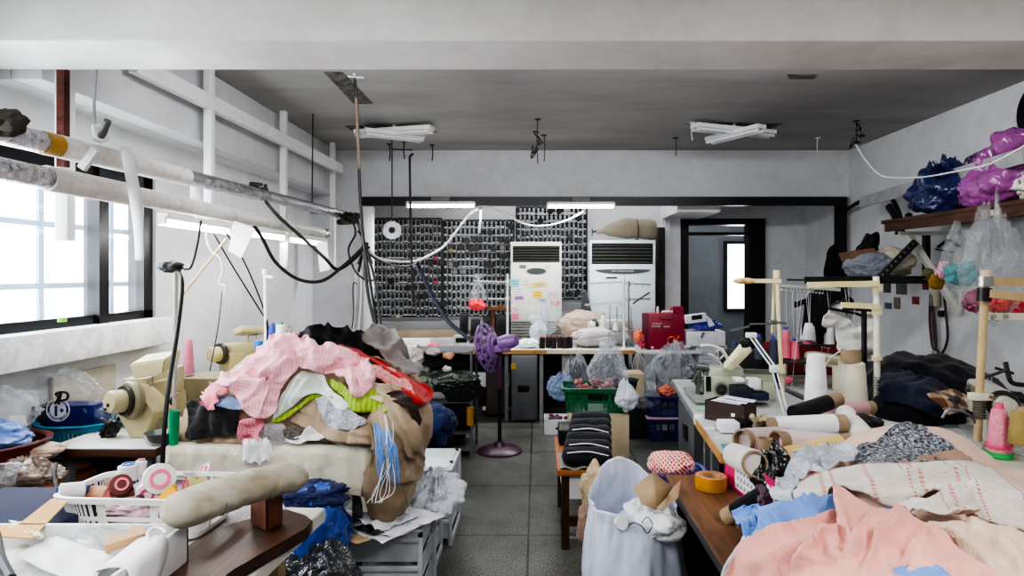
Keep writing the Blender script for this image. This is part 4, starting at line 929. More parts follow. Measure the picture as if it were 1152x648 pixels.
def pad(u, v):
    a = 2 * PI * v; s_ = u; wdt = .074 * min(1, (1 - (1 - min(1, s_ / .16)) ** 2) ** .5 + .02) * min(1, (1 - (1 - min(1, (1 - s_) / .16)) ** 2) ** .5 + .02) * (1.0 - .08 * s_)
    hh = wdt * .62; w_ = 1 + .05 * noise.noise(V((s_ * 14, math.cos(a) * 2, math.sin(a) * 2))) + (.06 * max(0, -math.sin(a)) * abs(noise.noise(V((s_ * 30, 1, 0)))))
    return A + d * (L * s_) + nr * (math.cos(a) * wdt * w_) + V((0, 0, math.sin(a) * hh * w_ + .012 * math.sin(s_ * PI)))
mb = MB(); rs = [[pad(i / 60, j / 36) for j in range(36)] for i in range(61)]; mb.rings(rs).build('padded_arm', CV, SB, ang=180)
m = MB()
for s_ in (.62, .70, .3): m.tube([pad(s_, .52 + .1 * k / 3) + V((0, 0, -.001)) for k in range(-1, 5)], .0022, n=5)
m.build('cover_crease', mat('crease_dark', (140, 132, 116), .9), SB)
# white basket of spools
WP = mat('plastic_white', (228, 226, 222), .35, 0, .04)
BC = V((-1.20, 1.97, .765))
bk = lattice_basket('spool_basket', BC, .46, .25, .125, WP, 'white slatted basket full of thread spools behind the sleeve board', rz=math.radians(-3))
PK = mat('plug_pink', (236, 110, 150), .4)
def spool(c, ax, r, h, body, ends, label, hole=None, nm='thread_spool'):
    c = V(c); ax = V(ax).normalized(); th = thing(nm, c, label, 'spool', 'spools in the white slatted basket')
    MB().lathe([(r * .55, 0), (r, .004), (r * .98, h - .004), (r * .55, h)], c, ax, 26).build('thread', body, th)
    MB().lathe([(r * .56, -.002), (r * .60, -.006), (r * .60, .0), (r * .6, h), (r * .62, h + .004), (r * .42, h + .004), (r * .40, h * .5), (r * .4, -.006)], c, ax, 24).build('core', ends, th); return th
wt = windmat('wind_white', (232, 232, 234)); br_ = windmat('wind_brown', (110, 66, 52)); tn = windmat('wind_tan', (176, 128, 98)); bl_ = windmat('wind_blue', (40, 80, 170)); pk = windmat('wind_pale', (226, 200, 210))
zt = .87
spool(on(178, 538, zt + .03), (.55, -.8, .25), .046, .085, wt, PK, 'big white spool with a pink core, on top of the basket heap')
spool(on(166, 552, zt), (.5, -.85, .1), .032, .07, pk, mat('plug_rose', (176, 60, 96), .4), 'white spool with a dark rose core, below the biggest spool')
spool(on(128, 549, zt), (.7, -.6, .35), .032, .08, br_, PK, 'brown spool with a pink core in the basket')
spool(on(103, 556, zt - .01), (.95, -.3, .1), .026, .085, tn, PK, 'tan spool lying at the basket front corner')
spool(on(97, 551, zt + .01), (-.8, -.6, .1), .026, .07, wt, mat('plug_navy', (30, 50, 120), .4), 'white spool with a navy core at the basket corner')
spool(on(144, 541, zt - .01), (0, 0, 1), .030, .055, wt, mat('plug_blue', (40, 90, 190), .4), 'white spool with a blue collar standing at the back of the basket')
spool(on(156, 538, zt - .01), (.1, .1, 1), .018, .06, wt, PK, 'slim white spool with a pink tip beside the blue-collared one')
spool(on(229, 546, zt - .01), (-.5, -.8, .3), .028, .06, windmat('wind_yel', (206, 204, 140)), PK, 'pale green-yellow spool with a pink rim near the sleeve board')
spool(on(246, 535, zt - .02), (-.5, -.6, .5), .026, .06, pk, PK, 'pale spool with pink rim at the far end of the basket')
spool(on(185, 566, zt - .03), (.9, -.4, .2), .024, .08, pk, WP, 'pale lilac spool lying along the front rim')
spool(on(200, 553, zt - .02), (.3, -.8, .4), .022, .06, windmat('wind_lil', (200, 160, 190)), WP, 'small lilac spool behind the yellow sachet')
spool(on(120, 560, zt - .02), (.9, .3, .1), .022, .09, br_, WP, 'brown spool low at the front of the basket')
q = [on(175, 562, zt + .0), on(205, 562, zt + .0), on(192, 545, zt + .035)]
one(MB().prism(q, (.004, .012, -.004)), 'sachet', mat('sachet_yellow', (226, 170, 30), .4), 'yellow triangular sachet among the spools', 'sachet')
m = MB()
for k in range(5): m.tube([on(205 + 3 * k, 530, .88), on(209 + 3 * k, 536, .90), on(207 + 3.5 * k, 543, .87)], .0022, n=5)
one(m, 'wire_clip', STEEL, 'bunch of thin wire clips at the back of the basket', 'clips')
one(MB().prism([on(150, 545, .885), on(160, 540, .895), on(163, 555, .88), on(154, 566, .875)], (.004, 0, -.008)), 'black_snips', BLK, 'black handle tool poking up among the spools', 'tool')
one(MB().blob(BC + V((0, 0, .055)), (.19, .085, .04), .3, 6, 3, 4, BC.z + .012, .2), 'thread_tangle', mat('tangle', (186, 160, 168), .9, 0, .5, 30), 'tangle of leftover thread filling the bottom of the white basket', 'thread', kind='stuff')
# white open box with scraps
bx2 = thing('open_box', (-1.25, 1.5, TZ + .001), 'open white box full of paper and film scraps, front corner of the table', 'box')
X0, X1, Y0, Y1, zl, zh = -1.66, -.925, 1.22, 1.67, TZ + .002, .888; OW = mat('box_white', (226, 227, 230), .5, 0, .04)
MB().bx(X0, X1, Y0, Y1, zl, zl + .006).bx(X1 - .012, X1, Y0, Y1, zl, zh, .003).bx(X0, X0 + .012, Y0, Y1, zl, zh).bx(X0, X1, Y1 - .012, Y1, zl, zh, .003).bx(X0, X1, Y0, Y0 + .012, zl, zh).build('shell', OW, bx2)
mb = MB(); mb.grid(lambda u, v: V((X0 + .015 + (X1 - X0 - .03) * u, Y0 + .015 + (Y1 - Y0 - .03) * v, .825 + .03 * noise.fractal(V((u * 7, v * 5, 1)), 1, 2, 4) + .02 * abs(noise.noise(V((u * 14, v * 9, 4)))))), 60, 40)
one(mb, 'paper_scrap', mat('scrap_white', (226, 230, 226), .6, 0, .08, 20), 'layer of crumpled white paper and film offcuts inside the open box', 'scraps', kind='stuff', ang=180)
def plate(poly, z, zs, name, m, label, cat, th_=.0015, n=14, amp=.006, seed=1):
    """slightly warped sheet; poly in picture order on plane z, zs = per-corner lift"""
    q = [on(x, y, z) + V((0, 0, h)) for (x, y), h in zip(poly, zs)]
    mb = MB(); a, b, c, d = q
    mb.grid(lambda u, v: (a * (1 - u) + b * u) * (1 - v) + (d * (1 - u) + c * u) * v + V((0, 0, amp * noise.noise(V((u * 4, v * 4, seed))))), n, n)
    return one(mb, name, m, label, cat, solid=th_, ang=180)
plate([(15, 624), (62, 602), (128, 624), (98, 665)], .865, (0, 0, 0, 0), 'white_paper', mat('paper_bright', (238, 238, 240), .6, 0, 0), 'large folded white sheet on top of the scraps', 'paper')
KR = mat('kraft_orange', (206, 160, 92), .7, 0, .06); KR2 = mat('kraft_pink', (198, 160, 122), .7, 0, .08)
m = MB().prism([on(x, y, .885) + V((0, 0, h)) for x, y, h in ((-8, 592, 0), (18, 593, 0), (58, 562, .0), (76, 565, .0), (36, 607, 0), (-8, 604, 0))], (0, 0, .003))
one(m, 'card_pattern', KR, 'L-shaped orange kraft card pattern lying over the open box rim', 'card')
m = MB().prism([on(x, y, .87) for x, y in ((118, 623), (124, 608), (140, 611), (150, 599), (168, 607), (140, 616))], (0, 0, .02))
one(m, 'card_scrap', KR2, 'crumpled pinkish kraft scrap in the corner of the open box', 'card')
bag('film_scrap', on(115, 606, .86), (.09, .05, .03), FLM1, 'clear glossy film crumpled at the back of the open box', 20, crease=.5)
m = MB()
for k in range(10): m.tube([on(RND.uniform(10, 48), RND.uniform(585, 606), .87 + RND.uniform(0, .02)) for _ in range(4)], .002, n=5)
one(m, 'thread_curl', mat('thread_cream', (222, 226, 204), .8), 'pale curled threads beside the kraft pattern', 'threads', kind='stuff')
pts = [on(175, 596, .875), on(168, 598, .905), on(176, 594, .915), on(186, 597, .905), on(180, 606, .895)]
pts = [V((-1.02, 1.60, .87)), V((-1.0, 1.58, .885)), V((-.955, 1.57, .897)), V((-.918, 1.56, .893)), V((-.908, 1.54, .85)), V((-.905, 1.47, .78))]
pts = spline(pts, 8); mb = MB(); k_ = len(pts); mb.grid(lambda u, v: pts[int(u * (k_ - 1) + .5)] + V((.0, -(.15) * v, -.01 * v)), k_ - 1, 4)
one(mb, 'tape_strip', mat('strip_bright', (236, 236, 238), .6, 0, 0), 'wide white tape strip flopping over the wall of the open box', 'strip', solid=.001, ang=180)
one(MB().tube([on(168, 608, .895), on(166, 600, .90), on(173, 594, .905), on(182, 595, .905), on(187, 600, .90)], .004), 'white_loop', _M['strip_bright'], 'small white paper loop at the rim of the open box', 'strip')
one(MB().bx(-1.78, -1.36, 1.78, 2.1, TZ + .002, .84, .01), 'navy_box', mat('navy_cloth', (34, 38, 66), .8), 'navy covered box behind the open white box', 'box')
one(MB().tube([on(-6, 600, .9), on(0, 628, .9), on(12, 652, .9)], .012), 'cable', RUB, 'thick black cable at the front corner of the open box', 'cable')
one(MB().tube([at(63, 522, 2.4), at(61, 530, 2.35), at(63, 545, 2.3), at(67, 558, 2.2)], .008), 'bench_strap', RUB, 'thin black rod in front of the vinyl bench', 'rod')
# ================================================================ drawer carts and papers
DG = mat('drawer_grey', (188, 192, 196), .4, 0, .05); DGT = mat('drawer_top', (206, 212, 216), .35, 0, .05); FROST = film('frosted', (196, 206, 214), .7, .4, .2)
def cart(x0, x1, y0, y1, z, label, n=3):
    th = thing('drawer_cart', ((x0 + x1) / 2, (y0 + y1) / 2, 0), label, 'drawer cart'); w = .022
    for x in (x0, x1 - w):
        for y in (y0, y1 - w): MB().bx(x, x + w, y, y + w, 0, z, .004).build('corner_post', DG, th)
    MB().bx(x0, x1, y0, y1, z, z + .014, .005).bx(x0 + .02, x1 - .02, y0 + .02, y1 - .02, z + .012, z + .02, .004).build('top', DGT, th)
    h = (z - .04) / n
    for k in range(n):
        z0 = .03 + k * h
        d_ = MB().bx(x0 + .02, x1 - .02, y0 + .004, y0 + .016, z0 + .008, z0 + h - .012, .003).bx(x0 + .02, x1 - .02, y1 - .02, y1 - .01, z0 + .02, z0 + h - .02).bx(x0 + .022, x0 + .03, y0 + .01, y1 - .02, z0 + .02, z0 + h - .03).bx(x1 - .03, x1 - .022, y0 + .01, y1 - .02, z0 + .02, z0 + h - .03).bx(x0 + .02, x1 - .02, y0 + .01, y1 - .02, z0 + .016, z0 + .022).build('drawer', DG, th)
        MB().bx(x0 + .015, x1 - .015, y0 - .008, y0 + .01, z0 + h - .03, z0 + h - .008, .003).build('handle', DG, d_)
    MB().bx(x0, x1, y0 + .0, y0 + .012, z - .02, z).build('rail', DG, th); MB().bx(x1 - .012, x1, y0, y1, z - .02, z).build('rail', DG, th); MB().bx(x1 - .012, x1, y0, y1, .0, .03).build('rail', DG, th)
    for y in (y0 + .12, y1 - .06): MB().bx(x1 - .03, x1 - .01, y, y + .02, z + .012, z + .026, .002).build('latch', BLK, th)
    return th
cart(-.915, -.50, 2.74, 3.14, .42, 'pale grey drawer cart whose top is covered with papers')
cart(-.80, -.485, 3.58, 4.02, .42, 'pale grey drawer cart farther along the aisle under the pile')
cart(-.80, -.53, 3.17, 3.55, .30, 'low pale grey drawer cart between the two others', 2)
t = NT('pattern_paper'); x = t.sep(); f = t.math('GREATER_THAN', t.noise(26, 4, .7), .60)
t.l(t.mix(t.math('MULTIPLY', f, .5), rgb((226, 228, 234)), rgb((120, 130, 160))), t.b.inputs['Base Color']); PAT = t.m
PW = mat('paper_white', (226, 227, 232), .6, 0, .03)
plate([(372, 602), (402, 612), (482, 592), (452, 572)], .444, (0, 0, .01, 0), 'kraft_sheet', mat('kraft_tan', (196, 170, 132), .7), 'brown kraft sheet at the bottom of the papers', 'paper', amp=.01)
plate([(376, 588), (430, 612), (502, 584), (440, 566)], .452, (0, 0, .02, 0), 'pattern_sheet', PW, 'large white sheet spread over the drawer cart', 'paper', amp=.016, seed=2)
plate([(402, 596), (446, 604), (488, 588), (452, 574)], .462, (0, 0, .01, .01), 'pattern_sheet', PAT, 'white pattern sheet with faint pencil marks on the cart', 'paper', amp=.014, seed=4)
plate([(400, 586), (428, 598), (474, 582), (446, 568)], .475, (0.015, 0, .01, 0), 'pattern_sheet', PAT, 'topmost curled pattern sheet with pencil marks', 'paper', amp=.02, seed=6)
one(MB().prism([on(x, y, .47) for x, y in ((397, 594), (412, 590), (432, 599), (420, 601))], (0, 0, .004)), 'black_card', BLK, 'black card slid between the pattern sheets', 'card')
bag('plastic_bag', at(491, 555, 3.15), (.13, .20, .09), FLM2, 'milky plastic bag opened beside the drawer carts', 31, crease=.2, amp=.35)
# ================================================================ cluttered wire rack beyond the pile
RKM = mat('rack_steel', (112, 114, 118), .45, .6, .15)
rk = thing('wire_rack', (-.78, 5.45, 0), 'small steel rack crammed with dark cloth and bags behind the pile', 'rack')
for x in (-1.08, -.55):
    for y in (5.28, 5.72): MB().cyl((x, y, 0), (x, y, .9), .013).build('post', RKM, rk)
for z in (.06, .2, .46, .88): MB().bx(-1.08, -.55, 5.28, 5.72, z, z + .014).build('shelf', RKM, rk)
DKG = fabric('dark_green_bag', (44, 54, 44), (90, 100, 90), 'marl', 20)
for c, r, m_, l, s_ in ((at(505, 428, 5.35), (.26, .16, .10), film('green_black_film', (48, 60, 52), .9, .25, .8, 12), 'dark green glossy bag on the top of the steel rack', 41), (at(500, 405, 5.5), (.22, .15, .07), fabric('charcoal', (0, 0, 0)), 'black crumpled cloth on the steel rack', 42), (at(473, 408, 5.5), (.13, .12, .11), fabric('cream_stone', (176, 172, 160)), 'pale stone-coloured bundle at the pile end of the rack', 43), (at(490, 462, 5.45), (.24, .17, .10), fabric('navy_dark', (24, 28, 48)), 'navy cloth bundle on the middle of the steel rack', 44), (at(517, 468, 5.45), (.14, .14, .12), fabric('black_knit', (0, 0, 0)), 'black bundle on the lower part of the steel rack', 45), (at(470, 440, 5.2), (.14, .14, .12), fabric('camo', (60, 72, 58), (150, 150, 132), 'marl', 14), 'mottled green and grey bundle between the pile and the steel rack', 48), (at(458, 402, 5.0), (.13, .12, .09), fabric('chalk', (196, 192, 184)), 'chalky white cloth beyond the grey sweatshirt', 49), (at(520, 440, 5.3), (.17, .10, .09), fabric('black_knit', (0, 0, 0)), 'black cloth drooping from the steel rack shelf', 50), (at(495, 490, 5.4), (.22, .15, .06), _M['navy_dark'], 'dark bundle on the bottom shelf of the steel rack', 46)):
    bag('cloth_bundle', c, r, m_, l, s_, crease=.3, cat='bundle')
bag('navy_jeans', at(488, 478, 4.6), (.17, .2, .15), fabric('navy_denim', (34, 46, 86)), 'dark blue denim bundle between the pile and the steel rack', 47, crease=.3, cat='bundle')
for k, (x, y, w_, c, l) in enumerate(((505, 400, .05, (196, 150, 120), 'small tan scrap on the rack'), (488, 396, .06, (180, 172, 168), 'small grey scrap on the rack'), (503, 415, .04, (220, 220, 214), 'white tag on the dark green bag'), (470, 396, .05, (210, 90, 110), 'small pink scrap by the rack'))):
    one(MB().blob(at(x, y, 5.28), (w_, .04, w_ * .6), .3, 5, k, 3, None, .3), 'fabric_scrap', mat('scrap%d' % k, c, .9), l, 'scrap', 'loose scraps on the steel rack')
one(MB().cyl(at(529, 478, 5.2), at(529, 458, 5.2), .03, n=16), 'tape_roll', mat('amber_roll', (150, 110, 40), .4), 'amber roll standing in the side of the steel rack', 'roll')
# ================================================================ purple fan
FP = mat('fan_purple', (128, 92, 146), .35, 0, .05); FPD = mat('fan_plum', (70, 40, 62), .35)
fn = thing('pedestal_fan', (-.325, 5.48, 0), 'purple pedestal fan with round base standing in the aisle', 'fan')
MB().lathe([(.195, 0), (.195, .012), (.17, .03), (.06, .05), (.035, .09), (0, .09)], (-.325, 5.48, 0), n=40).build('base', FPD, fn)
MB().cyl((-.325, 5.48, .06), (-.325, 5.48, .60), .016).build('pole', BLK, fn); MB().cyl((-.325, 5.48, .55), (-.325, 5.48, .88), .024).build('sleeve', FPD, fn)
hc = at(566, 388, 5.48); ax = V((-.86, .38, -.22)).normalized()
hc = at(574, 384, 5.42)
MB().lathe([(0, -.07), (.045, -.065), (.058, -.03), (.066, .03), (.06, .10), (0, .10)], hc, ax, 24).box(hc + V((-.03, 0, -.05)), (.07, .07, .08), bev=.02).build('motor', FP, fn)
fc = at(549, 391, 5.50); m = MB(); a, b = frame(ax); R = .215
def dome(r): return ax * (.055 * (1 - (r / R) ** 2))
for k in range(48):
    t_ = 2 * PI * k / 48; e = a * math.cos(t_) + b * math.sin(t_); e2 = a * math.cos(t_ + .15) + b * math.sin(t_ + .15)
    m.tube([fc + e * .05 + dome(.05), fc + e * .13 + dome(.13), fc + e2 * R], .0018, n=5, sub=3)
for r_, s_ in ((R, 0), (.14, 1), (.05, 1)): m.lathe([(r_ - .004, -.004), (r_ + .004, -.004), (r_ + .004, .004), (r_ - .004, .004)], fc + dome(r_) * s_, ax, 48, cap=False)
m.build('guard', FP, fn)
m = MB().lathe([(.0, 0), (.05, 0), (.045, .02), (0, .025)], fc + ax * .05, ax, 24)
m.build('guard_badge', FP, fn)
m = MB()
for k in range(5):
    t0 = 2 * PI * k / 5
    def bl2(u, v, t0=t0):
        r_ = .03 + .14 * u; an = t0 + (v - .5) * 1.0 * (.5 + u * .6) + .3 * u; return fc - ax * (.0 - (v - .5) * .05) + (a * math.cos(an) + b * math.sin(an)) * r_
    m.grid(bl2, 8, 8)
m.lathe([(.035, -.03), (.035, .03), (0, .035)], fc, ax, 20); m.build('blades', mat('fan_blade', (150, 120, 165), .3), fn, solid=.002)
m = MB(); NS = 72
def shp(r_, t_): return fc - ax * (.10 * (1 - (r_ / R) ** 1.6)) + (a * math.cos(t_) + b * math.sin(t_)) * r_
for i_, (r0_, r1_) in enumerate(((.05, .085), (.085, .12), (.12, .13), (.13, .165), (.165, .175), (.175, .203), (.203, R))):
    for k in range(NS):
        if i_ in (3, 5) and k % 6 >= 3: continue
        t0_, t1_ = 2 * PI * k / NS, 2 * PI * (k + 1) / NS; m.bm.faces.new([m.bm.verts.new(p) for p in (shp(r0_, t0_), shp(r1_, t0_), shp(r1_, t1_), shp(r0_, t1_))])
m.build('rear_shell', FP, fn, solid=.004)
MB().box((-.325, 5.45, .90), (.09, .08, .06), bev=.012).build('control_box', FP, fn)
# ================================================================ spool grid on the back wall
WIRE = mat('wire_black', (24, 24, 26), .5); SPB = mat('spool_black', (18, 18, 20), .55, 0, .1); SPW = mat('spool_white', (210, 212, 216), .5, 0, .05)
GY = 7.84
def sp_mesh(sc_=1):
    mb = MB(); mb.lathe([(.013, .0), (.0155, .004), (.0155, .066), (.013, .07)], (0, 0, 0), n=10)
    n0 = len(mb.bm.faces); mb.lathe([(.013, -.012), (.017, -.010), (.017, .0), (.0, .001)], (0, 0, 0), n=10); mb.lathe([(.010, .069), (.010, .074), (0, .075)], (0, 0, 0), n=10)
    mb.bm.faces.ensure_lookup_table()
    for f_ in mb.bm.faces[n0:]: f_.material_index = 1
    o = mb.build('thread_spool', SPB); o.data.materials.append(SPW); return o
SP0 = sp_mesh(); spots = []
panels = (((421, 497), (246, 356), 'grid panel by the white post'), ((499, 578), (248, 355), 'grid panel behind the red bag'), ((581, 660), (233, 336), 'tall grid panel above the first cooling unit'))
for i, ((x0, x1), (y0, y1), nm) in enumerate(panels):
    th = thing('wire_grid', at((x0 + x1) / 2, y1, GY), 'black wire ' + nm, 'wire grid', None); m = MB()
    a, b = at(x0, y0, GY), at(x1, y1, GY); w_, h_ = b.x - a.x, a.z - b.z
    n = int(w_ / .055); k = int(h_ / .05)
    for q in range(n + 1): m.bar((a.x + w_ * q / n, GY, b.z), (a.x + w_ * q / n, GY, a.z), .006, .006, (0, 1, 0))
    for q in range(k + 1): m.bar((a.x, GY, b.z + h_ * q / k), (b.x, GY, b.z + h_ * q / k), .006, .006)
    m.build('mesh', WIRE, th)
    m = MB(); 
    for p, q in (((a.x, GY, a.z), (b.x, GY, a.z)), ((a.x, GY, b.z), (b.x, GY, b.z)), ((a.x, GY, a.z), (a.x, GY, b.z)), ((b.x, GY, a.z), (b.x, GY, b.z))): m.bar(p, q, .02, .02, (0, 1, 0))
    m.build('frame', WIRE, th)
    nx = int(w_ / .052); nz = int(h_ / .094)
    for r in range(nz):
        for c in range(nx):
            spots.append((i, V((a.x + (c + .5) * w_ / nx, GY - .03, b.z + .015 + r * h_ / nz))))
SPL = ['small black thread spool on the wire grid by the white post', 'small black thread spool on the wire grid behind the red bag', 'small black thread spool on the tall wire grid above the cooling unit']
RND.shuffle(spots); hid = lambda p: 1.15 > 1e9
vis = [s_ for s_ in spots]; first = True; nC = 0; rest = MB()
for i, p in vis:
    if RND.random() < .04: continue
    if nC < 300:
        o = SP0 if first else SP0.copy()
        if not first: COL.objects.link(o)
        first = False; o.location = p; tag(o, SPL[i], 'spool', 'black spools hung on grid panel %s' % ('one', 'two', 'three')[i]); nC += 1
    else:
        rest.lathe([(.013, -.012), (.017, -.010), (.017, .0), (.0, .001)], p, n=8).lathe([(.010, .069), (.010, .074), (0, .075)], p, n=8)
nr_ = len(rest.bm.faces); done = 0
for i, p in vis[nC:]: rest.lathe([(.013, .0), (.0155, .004), (.0155, .066), (.013, .07)], p, n=8)
rest.bm.faces.ensure_lookup_table()
for f_ in rest.bm.faces[:nr_]: f_.material_index = 1
o = one(rest, 'thread_spools', SPB, 'mass of further small black and white spools filling the wire grids', 'spools', kind='stuff'); o.data.materials.append(SPW)
BG = MB().lathe([(.035, -.02), (.038, -.015), (.038, .015), (.035, .02), (.01, .02), (.008, .012)], (0, 0, 0), (0, 1, 0), 18).build('thread_reel', SPB)
bigs = [(619, 241), (629, 241), (651, 249), (608, 252), (641, 270), (652, 274), (574, 258), (551, 265), (541, 264), (533, 273), (540, 273), (525, 274), (563, 273), (570, 274), (508, 281), (519, 281), (497, 299), (513, 301), (547, 301), (552, 302), (466, 310), (493, 309), (459, 327), (466, 327), (475, 326), (471, 337), (478, 336), (440, 320), (500, 345), (644, 320), (650, 332), (641, 334), (484, 298), (572, 290), (566, 292), (530, 283), (536, 283), (555, 283)]
for k, (x, y) in enumerate(bigs):
    o = BG if k == 0 else BG.copy()
    if k: COL.objects.link(o)
    o.location = at(x, y, GY - .06)
    tag(o, 'round black thread reel facing out on the wire grid', 'reel', 'round black reels hung face-out on the grids')
for k, (x, y, c, l) in enumerate(((490, 291, (120, 30, 50), 'dark red spool on the first wire grid, the upper one'), (491, 318, (130, 40, 60), 'dark red spool on the first wire grid, the lower one'), (508, 282, (120, 100, 60), 'khaki spool on the second wire grid'), (448, 356, (150, 150, 120), 'small pale tape roll at the foot of the first wire grid'))):
    one(MB().lathe([(.026, 0), (.026, .05), (.012, .052)], at(x, y, GY - .08), (0, -1, 0), 16), 'thread_spool', mat('sp%d' % k, c, .6), l, 'spool')
# ================================================================ floor-standing cooling units
ACW = mat('unit_white', (206, 206, 198), .45, 0, .08, 3); ACB = mat('unit_bluewhite', (200, 210, 216), .3, 0, .05); SLT = mat('slot_black', (20, 20, 20), .6)
def ac(x0, x1, top, y0, y1, grill, disp, m_, label, low):
    a = at(x0, top, y0); b = at(x1, top, y0); zt_ = a.z; th = thing('cooling_unit', ((a.x + b.x) / 2, (y0 + y1) / 2, 0), label, 'air conditioner')
    Z = lambda py: H - (py - VY) * y0 / F
    MB().bx(a.x, b.x, y0 + .05, y1, 0, zt_, .015).bx(a.x, b.x, y0, y0 + .06, Z(low[0]), Z(grill[1]) , .012).bx(a.x, a.x + .025, y0, y0 + .05, Z(grill[1]), zt_, .005).bx(b.x - .025, b.x, y0, y0 + .05, Z(grill[1]), zt_, .005).bx(a.x, b.x, y0 - .005, y0 + .05, Z(grill[0]), zt_, .006).bx(a.x, b.x, y0, y0 + .05, 0, Z(low[1])).build('cabinet', m_, th)
    MB().bx(a.x + .02, b.x - .02, y0 + .03, y0 + .052, Z(grill[1]), Z(grill[0])).build('vent_recess', SLT, th)
    m = MB(); n = 6
    for k in range(n): z = Z(grill[1]) + (Z(grill[0]) - Z(grill[1])) * (k + .5) / n; m.box(((a.x + b.x) / 2, y0 + .022, z), (b.x - a.x - .05, .03, .005), rx=.3)
    m.build('vent_louvre', mat('louvre', (84, 84, 80), .4), th)
    m = MB(); n = 7
    for k in range(n): z = Z(low[1]) + (Z(low[0]) - Z(low[1])) * (k + .5) / n; m.box(((a.x + b.x) / 2, y0 + .03, z), (b.x - a.x - .01, .04, .022), rx=.4)
    m.build('intake_slats', mat('slat_grey', (150, 150, 142), .5), th)
    cx = (a.x + b.x) / 2; cz = Z(disp[1]); r = disp[2] * y0 / F; h_ = disp[3] * y0 / F; mb = MB()
    mb.rings([[V((cx + r * math.cos(q) , y0 - .002 - dz_, cz + h_ * math.sin(q) * (1 if disp[4] or math.sin(q) < 0 else .15))) for q in [2 * PI * i / 40 for i in range(40)]] for dz_ in (0, .008)]); dp = mb.build('display_panel', mat('disp_grey', (74, 76, 76), .25), th)
    return th, a, b, Z
th, a, b, Z = ac(574.5, 632, 272, 7.45, 7.78, (277, 295), (603, 305, 11, 3.6, True), ACW, 'older off-white cooling unit with coloured stickers', (362, 386))
cx_ = (a.x + b.x) / 2
notes = ((579, 318, 10, 9, (120, 190, 200), 'turquoise'), (606, 320, 18, 5, (232, 196, 110), 'orange strip'), (592, 318, 9, 9, (222, 216, 200), 'pale'), (605, 331, 10, 8, (236, 190, 30), 'yellow square'), (584, 335, 10, 3.5, (170, 110, 180), 'violet strip'), (622, 331, 12, 7, (216, 170, 206), 'lilac'), (580, 348, 9, 5, (236, 190, 200), 'pale pink'), (580, 356, 9, 7, (232, 130, 160), 'pink square'), (610, 338, 9, 4, (160, 180, 200), 'blue-grey'), (583, 327, 9, 8, (214, 218, 210), 'white printed'), (588, 300, 8, 4, (130, 130, 124), 'grey tag'), (615, 300, 7, 5, (226, 222, 214), 'white tag'), (624, 341, 10, 5, (226, 90, 110), 'red-pink'))
for k, (x, y, w_, h_, c, nm) in enumerate(notes):
    p = at(x, y, 7.445); mb = MB().box(p, (w_ * .0105, .003, h_ * .0105), ry=RND.uniform(-.08, .08)); s_ = one(mb, 'sticker', mat('note_%d' % k, c, .6, 0, .02), '%s paper note stuck on the older cooling unit' % nm, 'sticker')
    m = MB()
    for q in range(2):
        m.box(p + V((RND.uniform(-.01, .01), -.002, (q - .5) * h_ * .004)), (w_ * .007, .001, .006))
    m.build('scribble', mat('ink', (60, 60, 80), .8), s_)
text('Winia', .03, mat('ink', (0, 0, 0)), th, V((cx_, 7.44, Z(314))), (PI / 2, 0, 0)) if 0 else None
th, a, b, Z = ac(663.5, 737.5, 270, 7.35, 7.72, (274, 297), (700, 303.5, 31, 4.5, False), ACB, 'wider bluish-white cooling unit with glossy front', (392, 396))
text('AIR CONDITIONER', .03, mat('text_pale', (190, 192, 190), .5), th, V(((a.x + b.x) / 2 , 7.336, Z(305))), (PI / 2, 0, 0))
MB().box(((a.x + b.x) / 2 - .13, 7.345, Z(312.5)), (.13, .004, .014)).build('vent_label', BLK, th)
# dress form lying on top
t_ = thing('dress_form', at(704, 269, 7.5), 'brown sewing dress-form torso lying on top of the wider cooling unit', 'dress form')
ca, cb = at(671, 260, 7.5), at(737.5, 257, 7.5); FM = fabric('form_linen', (128, 120, 104))
prof = [(0, 0), (.028, .002), (.035, .05), (.03, .065), (.055, .10), (.085, .16), (.10, .22), (.125, .30), (.135, .36), (.128, .44), (.122, .50), (.13, .56), (.135, .66), (.12, .70), (0, .703)]
def tors(i, j):
    r, h_ = prof[i]; q = 2 * PI * j / 32; p = ca.lerp(cb, h_ / .703); return p + V((0, math.cos(q) * r * .95, math.sin(q) * r * .92)) + V((0, 0, -.012 + .03 * math.sin(h_ * 5)))
mb = MB().rings([[tors(i, j) for j in range(32)] for i in range(len(prof))]); mb.build('torso', FM, t_, ang=60)
mb = MB().lathe([(.128, -.006), (.131, 0), (.128, .006)], ca.lerp(cb, .68) + V((0, 0, -.006)), (cb - ca), 36, cap=False); mb.build('seam_band', mat('seam_dark', (50, 44, 38), .8), t_)
MB().cyl(ca + V((.01, 0, 0)), ca + V((-.05, -.0, -.01)), .012).cyl(ca + V((-.05, 0, .03)), ca + V((-.05, 0, -.06)), .006).build('neck_knob', RUB, t_)
one(MB().prism([at(x, y, 7.3) for x, y in ((651, 372), (655, 334), (660, 328), (666, 352), (668, 374))], (0, .05, 0)), 'grey_cloth', fabric('cloth_slate', (72, 74, 78)), 'dark slate cloth hanging between the two cooling units', 'cloth')
